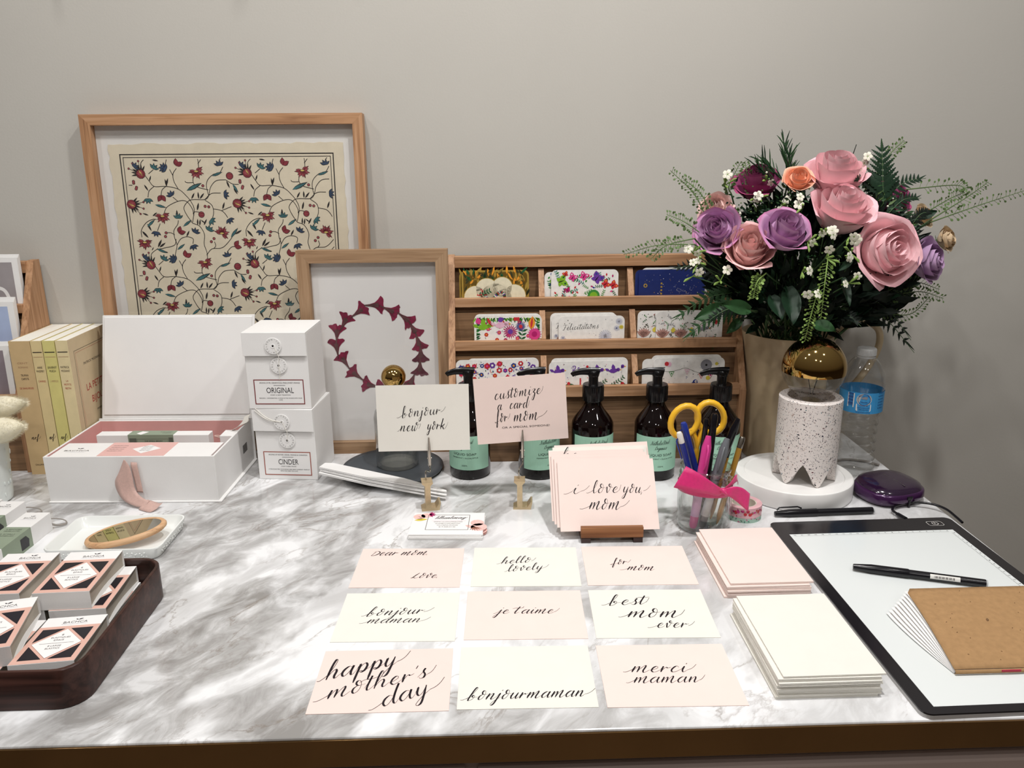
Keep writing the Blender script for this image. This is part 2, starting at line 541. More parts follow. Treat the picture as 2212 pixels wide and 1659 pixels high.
def marble(key):
    m = bpy.data.materials.new(key)
    m.use_nodes = True
    n = m.node_tree
    L = n.links.new
    b = n.nodes['Principled BSDF']
    t = n.nodes.new('ShaderNodeTexCoord')
    def mapping(rot, sx_, sy_, loc=(0, 0, 0)):
        q = n.nodes.new('ShaderNodeMapping')
        q.vector_type = 'TEXTURE'
        q.inputs['Rotation'].default_value = (0, 0, rad(rot))
        q.inputs['Scale'].default_value = (.76 / sx_, .76 / sy_, .3)
        q.inputs['Location'].default_value = loc
        L(t.outputs['Object'], q.inputs[0])
        return q
    def noise(mp, sc, det, dist, rough=.55):
        q = n.nodes.new('ShaderNodeTexNoise')
        q.inputs['Scale'].default_value = sc
        q.inputs['Detail'].default_value = det
        q.inputs['Distortion'].default_value = dist
        q.inputs['Roughness'].default_value = rough
        L(mp.outputs[0], q.inputs['Vector'])
        return q
    def ramp(src, *st):
        q = n.nodes.new('ShaderNodeValToRGB')
        el = q.color_ramp.elements
        el[0].position, el[0].color = st[0][0], st[0][1]
        el[1].position, el[1].color = st[-1][0], st[-1][1]
        for p, c in st[1:-1]:
            z = el.new(p); z.color = c
        L(src, q.inputs[0])
        return q
    def math_(op, a_, b_):
        q = n.nodes.new('ShaderNodeMath'); q.operation = op
        for i, x in enumerate((a_, b_)):
            if isinstance(x, (int, float)): q.inputs[i].default_value = x
            else: L(x, q.inputs[i])
        return q.outputs[0]
    g = lambda x: (x, x, x, 1)
    A_ = 58
    # grey drifts lying along the diagonal, with fairly crisp edges
    c1 = noise(mapping(A_, 3.0, 5.6, (.13, .02, 0)), 1.05, 5, .45, .52)
    r1 = ramp(c1.outputs['Fac'], (.465, g(0)), (.50, g(.5)), (.53, g(.85)), (.62, g(1)))
    c2 = noise(mapping(A_ - 6, 8, 15, (.3, .17, 0)), 1.5, 8, .7, .62)
    r2 = ramp(c2.outputs['Fac'], (.34, g(.30)), (.47, g(.70)), (.62, g(1)))
    c3 = noise(mapping(A_ + 8, 4.5, 8.5, (.6, .4, 0)), 1.4, 6, .5, .55)
    r3 = ramp(c3.outputs['Fac'], (.50, g(0)), (.56, g(.45)), (.68, g(.8)))
    cl = math_('MAXIMUM', math_('MULTIPLY', r1.outputs[0], r2.outputs[0]), math_('MULTIPLY', r3.outputs[0], .62))
    s = n.nodes.new('ShaderNodeSeparateXYZ'); L(t.outputs['Object'], s.inputs[0])
    mr_ = n.nodes.new('ShaderNodeMapRange'); mr_.inputs[1].default_value = .22; mr_.inputs[2].default_value = .75
    mr_.inputs[3].default_value = 1.0; mr_.inputs[4].default_value = .50
    L(s.outputs['X'], mr_.inputs[0])
    am = math_('MULTIPLY', cl, mr_.outputs[0])
    mx = n.nodes.new('ShaderNodeMixRGB')
    mx.inputs[1].default_value = lin('#edeef0')
    mx.inputs[2].default_value = lin('#92908e')
    L(am, mx.inputs[0])
    # thin brownish veins following the edges of the drifts
    v = noise(mapping(A_, 3.2, 7.5, (.7, .2, 0)), 1.2, 7, .9, .6)
    ab = math_('ABSOLUTE', math_('SUBTRACT', v.outputs['Fac'], .5), 0)
    rv = ramp(ab, (0.0, g(1)), (.006, g(.5)), (.020, g(0)))
    msk = noise(mapping(A_, 3, 5, (.1, .9, 0)), 1.6, 3, .3)
    rm = ramp(msk.outputs['Fac'], (.44, g(.05)), (.60, g(.6)))
    vm = math_('MULTIPLY', rv.outputs[0], rm.outputs[0])
    mx2 = n.nodes.new('ShaderNodeMixRGB')
    mx2.inputs[2].default_value = lin('#7d7166')
    L(vm, mx2.inputs[0]); L(mx.outputs[0], mx2.inputs[1])
    L(mx2.outputs[0], b.inputs['Base Color'])
    b.inputs['Roughness'].default_value = .10
    b.inputs['Specular IOR Level'].default_value = .45
    M[key] = m
marble('marble')

struct(MB().box((-2.6, 0, -.9), (2.6, .10, 1.8), 'wall_paint').build('wall_back', loc=(0, 1.46, 0), smooth=0))
struct(MB().box((-2.6, -1.6, -.94), (2.6, 1.46, -.90), 'floor_tile').build('floor', loc=(0, 0, 0), smooth=0))

desk = thing('display_desk', 'white grey-veined marble top desk with polished brass edge band against wall', 'desk', (-.354, 1.05, -.9))
mbx = MB().box((-1.04, -.4095, .872), (1.04, .405, .90), 'marble')
mbx.build('marble_top', desk, loc=(0, 0, 0), smooth=0, bevel=.0018)
bb = MB()
bb.box((-1.042, -.4115, .868), (1.042, -.4093, .8975), 'brass_band')
bb.box((1.0398, -.4115, .868), (1.042, .405, .8975), 'brass_band')
bb.box((-1.042, -.4115, .868), (-1.0398, .405, .8975), 'brass_band')
bb.build('brass_band', desk, loc=(0, 0, 0), smooth=0)
cb = MB().box((-1.0, -.385, 0), (1.0, .40, .868), 'cabinet_paint')
cb.build('cabinet', desk, loc=(0, 0, 0), smooth=0, bevel=.002)
for i in range(3):
    d = MB().box((-.99 + i * .664, -.402, .45), (-.99 + i * .664 + .652, -.3851, .845), 'cabinet_paint')
    dr = d.build('drawer_front', desk, loc=(0, 0, 0), smooth=0, bevel=.002)

# ================================================================= sample cards laid out on the marble
def card_sheet(name, label, cat, loc, rot, wd, ht, paper, lines, group=None, th=.0007, parent=None):
    mb = MB()
    mb.box((-wd / 2, -ht / 2, 0), (wd / 2, ht / 2, th), paper)
    s = Surf(mb, (0, 0, th), (1, 0, 0), (0, 1, 0))
    for ln in lines:
        if ln[0].isupper() and len(ln[0]) > 9:
            s.text(ln[0], ln[1][0], ln[1][1], ln[3], 'ink', align='L', width=ln[2][0] - ln[1][0], rot=math.atan2(ln[2][1] - ln[1][1], ln[2][0] - ln[1][0]))
        else:
            kw = ln[4] if len(ln) > 4 else {}
            s.write(ln[0], ln[1], ln[2], ln[3], 'ink', **kw)
    o = mb.build(name, parent, loc=loc, rot=rot, smooth=0)
    return tag(o, label, cat, group)
A = dict(sw0=0, sw1=0)
CARDS = [
 (-.1077, .9606, -.0370, 'paper_blush', 'pink card lettered Dear Mom and Love, back left of the nine laid out',
  [('Dear mom.', (-.0564, .0317), (.0217, .0335), .0090, A), ('Love.', (.0058, -.0286), (.041, -.0283), .0080, A)]),
 (.0461, .9563, -.0372, 'paper_cream', 'cream card lettered hello lovely laid flat on marble',
  [('hello', (-.0329, .0058), (.0071, .010), .0088, dict(sw0=.8, sw1=.6)), ('lovely', (-.0238, -.0147), (.0231, -.0083), .0085, dict(sw0=.6, sw1=.8))]),
 (.1941, .9532, -.0301, 'paper_pink', 'pink card lettered for mom laid flat on marble',
  [('for', (-.0324, .0006), (-.0135, .0022), .0082, dict(sw0=.6, sw1=.6)), ('mom', (-.0159, -.0143), (.0194, -.0158), .0092, dict(sw0=1.2, sw1=0))]),
 (-.1101, .8437, -.0279, 'paper_cream', 'cream card lettered bonjour maman on two lines laid flat on marble',
  [('bonjour', (-.0381, .0002), (.0281, .0049), .0092, dict(sw0=.8, sw1=1.3)), ('maman', (-.0354, -.0152), (.0274, -.0135), .0080, dict(sw0=1.3, sw1=1.2))]),
 (.0397, .8417, -.0250, 'paper_pink', "pink card lettered je t'aime in the middle of the nine cards",
  [("je t'aime", (-.0334, .0008), (.0337, .0003), .0085, dict(sw0=.6, sw1=.6))]),
 (.1893, .8377, -.0328, 'paper_cream', 'cream card lettered best mom ever laid flat on marble',
  [('best', (-.0483, .0166), (-.0044, .0182), .0110, dict(sw0=1., sw1=.3)), ('mom', (-.0301, -.0098), (.0308, -.0106), .0125, dict(sw0=1.0, sw1=.4)), ('ever', (.0006, -.0319), (.037, -.0317), .0095, dict(sw0=1.3, sw1=.8))]),
 (-.1130, .7248, -.0046, 'paper_blush', "pink card lettered happy mother's day in large script",
  [('happy', (-.0611, .0004), (.011, .0241), .0150, dict(sw0=.7, sw1=1.0)), ("mother's", (-.054, -.0304), (.045, .0021), .0125, dict(sw0=1.3, sw1=.8)), ('day', (.0029, -.0441), (.0500, -.0237), .0135, dict(sw0=1.2, sw1=1.4))]),
 (.0352, .7246, -.0164, 'paper_cream', 'cream card lettered bonjourmaman along its lower edge',
  [('bonjourmaman', (-.0605, -.038), (.0575, -.0351), .0092, dict(sw0=.9, sw1=1.1))]),
 (.1839, .7211, -.0199, 'paper_pink', 'pink card lettered merci maman at the front of the nine cards',
  [('merci', (-.0387, .0034), (.0206, .0024), .0100, dict(sw0=1.0, sw1=.9)), ('maman', (-.039, -.0144), (.0291, -.0147), .0092, dict(sw0=1.0, sw1=.6))]),
]
for x, y, a, pk, lb, ls in CARDS:
    card_sheet('greeting_card', lb, 'card', (x, y, 0), (0, 0, a), .14, .1035, pk, ls, 'lettered sample cards laid in rows on the marble')

# ---- blank card stacks
def stack(n, x, y, w_, h_, paper, jit, lab, grp, th, seed, rz=0):
    rnd = random.Random(seed)
    z = 0
    for i in range(n):
        dx, dy, a = rnd.uniform(-jit, jit), rnd.uniform(-jit, jit), rnd.uniform(-.008, .008) + rz
        if i == n - 1:
            dx, dy = dx + .004, dy + .004
        if i == 0:
            dx -= .003
        mb = MB()
        t_ = th * rnd.choice((.8, 1, 1.3))
        mb.box((-w_ / 2, -h_ / 2, 0), (w_ / 2, h_ / 2, t_ * .55), paper)
        mb.box((-w_ / 2, -h_ / 2 + .0002, t_ * .62), (w_ / 2, h_ / 2, t_), paper)
        mb.box((-w_ / 2, h_ / 2 - .0006, t_ * .5), (w_ / 2, h_ / 2, t_ * .7), paper)
        o = mb.build('folded_card', loc=(x + dx, y + dy, z), rot=(0, 0, a), smooth=0)
        pos = 'on top of' if i == n - 1 else 'at the bottom of' if i == 0 else 'inside'
        tag(o, f'blank folded {lab[0]} card {pos} the {lab[1]}', 'card', grp if 0 < i < n - 1 else None)
        if 0 < i < n - 1:
            o['label'] = f'blank folded {lab[0]} card in the middle of the {lab[1]}'
        z += t_ + .0004
stack(8, .3405, .9400, .103, .148, 'paper_pink', .0016, ('pink', 'pile beside the black light pad'), 'pink blank cards in the pile', .0017, 3)
stack(10, .3360, .7520, .104, .152, 'paper_cream', .0014, ('cream', 'pile nearest the desk front edge'), 'cream blank cards in the pile', .0021, 5)
# ================================================================= picture frames leaning on the wall
OAK = ('#c09775', '#b18763', '#966d4e')
wood('oak_x', 'X', *OAK)
wood('oak_z', 'Z', *OAK)
wood('oak_y', 'Y', *OAK)
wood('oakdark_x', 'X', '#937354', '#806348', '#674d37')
wood('tan_x', 'X', '#b09273', '#a18264', '#8b6e52')
wood('tan_z', 'Z', '#b09273', '#a18264', '#8b6e52')
mat('mat_board', '#dcdad6', .9, var=.01, spec=.2)
mat('textile', '#d9cfb9', .95, var=.04, scale=60, bump=.25, bscale=1500, spec=.1)
mat('pat_line', '#2b2626', .8, var=0)
mat('pat_red', '#7d2f38', .8, var=.25, scale=120)
mat('pat_rose', '#9a4a50', .8, var=.2, scale=160)
mat('pat_teal', '#3d6a6e', .8, var=.25, scale=120)
mat('pat_blue', '#36475f', .8, var=.25, scale=120)
mat('pat_yel', '#cdb868', .8, var=0)
thin_glass('pane', (.985, .985, .985), .55)

def frame_bars(mb, wd, ht, bar, dep, kx, kz):
    """four mitred bars; local x right, z up, front face at y=-dep"""
    W2 = wd / 2
    b = bar
    def bar_(poly, k):
        mb.prism(poly, -dep, 0, 'Y', k)
    bar_([(-W2, 0), (W2, 0), (W2 - b, b), (-W2 + b, b)], kx)
    bar_([(-W2, ht), (-W2 + b, ht - b), (W2 - b, ht - b), (W2, ht)], kx)
    bar_([(-W2, 0), (-W2 + b, b), (-W2 + b, ht - b), (-W2, ht)], kz)
    bar_([(W2, 0), (W2, ht), (W2 - b, ht - b), (W2 - b, b)], kz)

bf = thing('picture_frame', 'large oak picture frame with a block-printed flower textile leaning on wall', 'picture frame', (-.4385, 1.4345, 0), rot=(rad(-2.2), 0, 0))
mb = MB(); frame_bars(mb, .470, .592, .0175, .024, 'oak_x', 'oak_z')
mb.build('frame', bf, loc=(0, 0, 0), smooth=0, bevel=.0012)
MB().box((-.222, -.009, .012), (.222, -.004, .58), 'mat_board').build('backing_board', bf, loc=(0, 0, 0), smooth=0)
# the textile sheet with torn edge
rnd = random.Random(4)
edge = []
X0, X1, Z0, Z1 = -.198, .198, .02, .545
for i in range(40): edge.append((X0 + (X1 - X0) * i / 40, Z1 + rnd.uniform(-.0016, .0016)))
for i in range(50): edge.append((X1 + rnd.uniform(-.0016, .0016), Z1 + (Z0 - Z1) * i / 50))
for i in range(40): edge.append((X1 + (X0 - X1) * i / 40, Z0 + rnd.uniform(-.0016, .0016)))
for i in range(50): edge.append((X0 + rnd.uniform(-.0016, .0016), Z0 + (Z1 - Z0) * i / 50))
mb = MB()
mb.prism(edge, -.0102, -.0092, 'Y', 'textile')
sf = Surf(mb, (0, -.0102, 0), (1, 0, 0), (0, 0, 1))
bx0, bx1, bz0, bz1 = -.181, .181, .035, .5285
sf.frame(bx0, bz0, bx1, bz1, .0018, 'pat_line')
sf.frame(bx0 + .0052, bz0 + .0052, bx1 - .0052, bz1 - .0052, .0011, 'pat_line')
inx0, inx1, inz0, inz1 = bx0 + .008, bx1 - .008, bz0 + .008, bz1 - .008
def inside(p):
    return inx0 < p[0] < inx1 and inz0 < p[1] < inz1
TW, TH = .1805, .1545
def tile(ox, oz):
    def tp(x, y):
        return (ox + (x - 480 - .14 * (y - 480)) / 1022 * TW, oz - (y - 480) / 870 * TH)
    u = TW / 1022
    def vine(pts, wd=.0011):
        run = []
        for p in cat_rom([tp(*q) for q in pts], 5):
            if inside(p):
                run.append(p)
            else:
                if len(run) > 1: sf.line(run, wd, 'pat_line')
                run = []
        if len(run) > 1: sf.line(run, wd, 'pat_line')
    for st in ([(640,610),(700,690),(750,738),(860,738),(980,765),(1060,830),(1110,890),(1140,960),(1130,1080)],
        [(1130,1090),(1070,1010),(1040,940),(1080,880),(1130,865),(1240,865),(1275,830),(1290,750),(1340,690),(1430,680)],
        [(1275,830),(1250,740),(1260,680),(1310,630),(1370,615),(1400,560)],[(1240,865),(1300,810),(1390,805)],
        [(1240,870),(1310,920),(1330,990),(1320,1050)],[(1325,955),(1400,970),(1440,1000),(1470,1040)],[(1410,970),(1500,935)],
        [(980,765),(935,690),(925,620),(955,570)],[(850,990),(880,930),(980,880),(1060,880),(1120,950),(1140,1020)],
        [(690,840),(700,780),(745,738)],[(815,820),(825,770),(860,738)],[(1130,1090),(1200,1120),(1250,1200),(1250,1290),(1280,1370),(1290,1440)],
        [(990,1060),(985,1100),(950,1160),(960,1230),(985,1300),(970,1400)],[(985,1300),(1020,1240),(1080,1220),(1140,1240),(1140,1290)],
        [(1280,1400),(1330,1340),(1430,1330),(1500,1260),(1530,1210)],[(790,1340),(870,1325),(960,1300),(975,1240)],[(800,1330),(740,1380),(735,1440)],
        [(640,1220),(635,1150),(680,1080),(740,1050),(780,1050)],[(1120,650),(1120,700),(1160,745),(1270,775)],[(1040,690),(1060,705),(1120,705)],
        [(1350,1270),(1365,1310),(1345,1340)],[(1480,1370),(1520,1325),(1560,1320)],[(870,1180),(920,1180),(960,1200)],[(1430,680),(1500,720),(1560,725)],
        [(815,1090),(790,1160)],[(1130,1000),(1150,980),(1190,985)],[(890,580),(925,640)],[(930,840),(980,880)],[(735,580),(690,620)],[(640,650),(610,640)]):
        vine(st)
    for x, y, a in ((1145,600,-70),(835,1020,-80),(1420,1190,60),(670,1270,-90)):
        c = tp(x, y)
        if not inside(c): continue
        for k in range(15):
            t = rad(a) + (k - 7) * .30
            sf.leaf(c[0], c[1], 78 * u * (.85 + .2 * math.sin(k * 2.1)), 24 * u, t, 'pat_line', 1.0)
            sf.leaf(c[0], c[1], 72 * u * (.85 + .2 * math.sin(k * 2.1)), 17 * u, t, 'pat_red' if k % 2 else 'pat_rose', 1.5)
        sf.leaf(c[0] - 22 * u, c[1], 48 * u, 24 * u, 0, 'pat_line', 2.0)
        sf.leaf(c[0] - 20 * u, c[1], 43 * u, 17 * u, 0, 'pat_yel', 2.5)
    for x, y, a in ((615,620,125),(1555,905,-20)):
        c = tp(x, y)
        if not inside(c): continue
        for k in range(7):
            t = rad(a + (k - 3) * 22)
            sf.leaf(c[0], c[1], 92 * u, 20 * u, t, 'pat_line', 1.2)
        for k in range(3):
            t = rad(a + (k - 1) * 30)
            ex, ey = c[0] + 120 * u * math.cos(t), c[1] + 120 * u * math.sin(t)
            sf.line([c, (ex, ey)], .0008, 'pat_line', 1.3)
            sf.disc(ex, ey, 11 * u, 'pat_line', 8, 1.3); sf.disc(ex, ey, 7 * u, 'pat_rose', 8, 1.7)
        sf.disc(c[0], c[1], 46 * u, 'pat_line', 10, 1.5); sf.disc(c[0], c[1], 42 * u, 'pat_red', 10, 2)
        for k in range(4):
            sf.leaf(c[0] - 30 * u * math.cos(rad(a)), c[1] - 30 * u * math.sin(rad(a)), 70 * u, 14 * u, rad(a + (k - 1.5) * 16), ('pat_rose', 'pat_yel')[k == 1], 2.4)
    for x, y, a in ((960,530,60),(820,840,-90),(1012,1170,40),(1568,1310,20)):
        c = tp(x, y)
        if not inside(c): continue
        for da in (-30, 30):
            sf.leaf(c[0] - 22 * u * math.cos(rad(a)), c[1] - 22 * u * math.sin(rad(a)), 74 * u, 48 * u, rad(a + da), 'pat_line', 1.2)
            sf.leaf(c[0] - 20 * u * math.cos(rad(a)), c[1] - 20 * u * math.sin(rad(a)), 68 * u, 40 * u, rad(a + da), 'pat_red', 1.7)
    for x, y, r in ((1468,645,36),(1213,1008,31)):
        c = tp(x, y)
        if inside(c):
            sf.disc(c[0], c[1], r * u, 'pat_line', 12, 1.2); sf.disc(c[0], c[1], (r - 5) * u, 'pat_red', 12, 1.7)
            for k in range(3): sf.leaf(c[0] - 24 * u, c[1] + (k - 1) * 14 * u, 48 * u, 7 * u, .2 * (k - 1), 'pat_rose', 2.2)
    for x, y in ((1570,690),(1600,745),(1245,930),(1280,935),(875,1180),(870,1215),(1320,1270),(1345,1240),(550,705),(575,760),(1215,735)):
        c = tp(x, y)
        if inside(c):
            sf.disc(c[0], c[1], 15 * u, 'pat_line', 9, 1.2); sf.disc(c[0], c[1], 10 * u, 'pat_rose', 9, 1.7)
    for i, (x, y, a) in enumerate(((735,575,60),(860,580,150),(1365,550,100),(690,850,-90),(920,830,120),(1420,820,0),(990,1045,90),(1155,1185,60),(1480,1050,-60),(1290,1165,60),(780,1165,-100),(1140,1300,-70),(1300,1060,-40),(960,1440,150),(1570,560,40))):
        c = tp(x, y)
        if not inside(c): continue
        kk = ('pat_teal', 'pat_blue', 'pat_blue')[i % 3]
        for j in range(4):
            t = rad(a + (j - 1.5) * 38)
            sf.leaf(c[0], c[1], 58 * u, 25 * u, t, 'pat_line', 1.2); sf.leaf(c[0] + 4 * u * math.cos(t), c[1] + 4 * u * math.sin(t), 48 * u, 15 * u, t, kk, 1.7)
    for i, (x, y, a, ln) in enumerate(((1060,780,25,170),(1500,720,-60,100),(790,1335,-22,110),(760,910,-15,110),(1300,645,20,110),(1040,1120,35,110),(690,1120,40,110),(1440,690,-70,75),(650,720,-60,70),(1110,860,60,70),(1180,860,90,70),(1190,860,50,75),(970,960,-90,75),(1170,970,75,80),(1075,1220,60,70),(990,1345,35,100),(800,1320,60,90),(815,1320,35,80),(870,740,100,75),(860,735,70,80),(700,690,70,60),(1415,960,70,75),(690,1090,-65,80),(640,1160,-50,90),(1180,1110,85,65),(1200,1115,80,65),(1240,1110,60,70),(1510,1230,50,120),(1550,1200,30,80),(740,1020,40,60),(700,1010,160,60),(1250,1090,140,50),(490,760,-60,70),(620,480,60,40),(720,490,-10,60))):
        c = tp(x, y)
        if not inside(c): continue
        kk = 'pat_teal' if ln > 95 else 'pat_line'
        sf.leaf(c[0], c[1], ln * u, ln * .24 * u, rad(a), 'pat_line', 1.2)
        if kk != 'pat_line': sf.leaf(c[0], c[1], ln * .9 * u, ln * .16 * u, rad(a), kk, 1.7)
for r_ in range(-1, 4):
    for c_ in range(-1, 3):
        tile(inx0 + .004 + c_ * TW, inz1 - r_ * TH)
mb.build('textile_print', bf, loc=(0, 0, 0), smooth=0)
MB().box((-.222, -.0155, .013), (.222, -.0140, .579), 'pane').build('glass_pane', bf, loc=(0, 0, 0), smooth=0)

# ---- frame with the pressed flower wreath
mat('petal_dry', '#7c1a3c', .7, var=.35, scale=90)
mat('petal_dry_dark', '#5c2436', .7, var=.3, scale=90)
mat('petal_tube', '#5d3a3c', .7, var=.3, scale=120)
mat('mount_paper', '#e6e4e2', .9, var=.012, scale=20, spec=.2)
wf = thing('picture_frame', 'smaller oak picture frame with a wreath of pressed crimson flowers', 'picture frame', (-.1945, 1.4065, 0), rot=(rad(-.5), 0, 0))
mb = MB(); frame_bars(mb, .2585, .368, .0215, .019, 'tan_x', 'tan_z')
mb.build('frame', wf, loc=(0, 0, 0), smooth=0, bevel=.001)
MB().box((-.112, -.006, .015), (.112, -.003, .355), 'mount_paper').build('mount_paper', wf, loc=(0, 0, 0), smooth=0)
ctr = (-.2008 + .1945 + .004, .199)
FL = [(.0023,.0719,180),(.0285,.0620,155),(.0549,.0466,140),(.0679,.0270,120),(.0751,.0040,105),(.0783,-.0180,90),(.0757,-.0430,85),(.0598,-.0673,65),
      (-.0257,.0620,215),(-.0524,.0440,240),(-.0674,.0235,262),(-.0699,-.0015,275),(-.0586,-.0269,300),(-.0398,-.0527,320),(-.0147,-.0729,345),(.0120,-.0770,5),(.040,-.0770,30)]
for i, (x, z, a) in enumerate(FL):
    rn = random.Random(i)
    mb = MB()
    sf = Surf(mb, (ctr[0] + x, -.0062, ctr[1] + z), (1, 0, 0), (0, 0, 1))
    a = rad(a + 180)
    L_ = .030
    ca, sa = math.cos(a), math.sin(a)
    def tr(p):
        return (p[0] * ca - p[1] * sa, p[0] * sa + p[1] * ca)
    n = 11
    out = [(-.021, -.0006), (-.010, -.0019), (-.001, -.0046), (.005, -.0100), (.0085, -.0150)]
    for q in range(n):
        t = -1 + 2 * q / (n - 1)
        out.append((.0105 + .0045 * (1 - t * t) + rn.uniform(-.0016, .0016) - (.0022 if q == 5 else 0), t * (.0160 + rn.uniform(-.001, .001))))
    out += [(.0085, .0150), (.005, .0100), (-.001, .0046), (-.010, .0019), (-.021, .0006)]
    sf.poly([tr(p) for p in out], 'petal_dry_dark' if i in (5, 6) else 'petal_dry', 1 + i % 3)
    sf.poly([tr(p) for p in ((-.020, -.0008), (-.008, -.0019), (.005, -.004), (.0065, 0), (.005, .004), (-.008, .0019), (-.020, .0008))], 'petal_tube', 4.5)
    for q in (-.5, 0, .5):
        sf.line([tr((-.004, q * .003)), tr((.011, q * .016))], .0005, 'petal_tube', 5.5)
    mb.build('pressed_flower', wf, loc=(0, 0, 0), smooth=0)
MB().box((-.109, -.0135, .020), (.109, -.0122, .348), 'pane').build('glass_pane', wf, loc=(0, 0, 0), smooth=0)

# ================================================================= tiered oak card racks
def card_rack(label, xl, xr, dividers):
    r = thing('card_rack', label, 'card rack', ((xl + xr) / 2, 1.40, 0))
    h = (xr - xl) / 2
    T = .0115
    prof = [(-.075, 0), (-.075, .128), (.034, .352), (.052, .352), (.052, 0)]
    for sgn in (-1, 1):
        MB().prism(prof, sgn * h - (T if sgn > 0 else 0), sgn * h + (0 if sgn > 0 else T), 'X', 'oak_z').build('side_panel', r, loc=(0, 0, 0), smooth=0, bevel=.0007)
    i0, i1 = -h + T, h - T
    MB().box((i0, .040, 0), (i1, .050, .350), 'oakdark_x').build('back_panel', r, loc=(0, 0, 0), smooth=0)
    MB().box((i0, .026, .331), (i1, .0398, .351), 'oak_x').build('top_rail', r, loc=(0, 0, 0), smooth=0, bevel=.0007)
    tiers = [(-.005, .266, .2815), (-.040, .1960, .2125), (-.075, .1200, .1390)]
    for y, zl, zh in tiers:
        MB().box((i0, y, zl), (i1, y + .011, zh), 'oak_x').build('shelf_lip', r, loc=(0, 0, 0), smooth=0, bevel=.0007)
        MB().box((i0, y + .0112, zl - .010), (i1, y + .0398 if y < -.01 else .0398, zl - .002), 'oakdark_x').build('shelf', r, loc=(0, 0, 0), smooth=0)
        if y > -.07:
            pass
        for dx in dividers:
            MB().prism([(y + .0113, zl - .0018), (y + .0113, zh + .001), (y + .036, zh + .046), (y + .0395, zh + .046), (y + .0395, zl - .0018)], dx - .005, dx + .005, 'X', 'oak_z').build('divider', r, loc=(0, 0, 0), smooth=0)
    # riser boards behind the pockets and front board
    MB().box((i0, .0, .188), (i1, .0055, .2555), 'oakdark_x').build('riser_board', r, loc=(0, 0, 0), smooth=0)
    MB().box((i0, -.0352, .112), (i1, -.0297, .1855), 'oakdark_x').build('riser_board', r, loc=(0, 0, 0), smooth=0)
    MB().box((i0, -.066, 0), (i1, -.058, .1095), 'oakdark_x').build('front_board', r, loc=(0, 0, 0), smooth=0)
    return r
RXL, RXR = -.0665, .4480
card_rack('tiered oak card rack full of patterned cards behind the soap bottles', RXL, RXR, [(.098 - (RXL + RXR) / 2), (.257 - (RXL + RXR) / 2)])
card_rack('tiered oak card rack of photo cards cut off by the left edge', -1.300, -.7865, [-.085, .085])

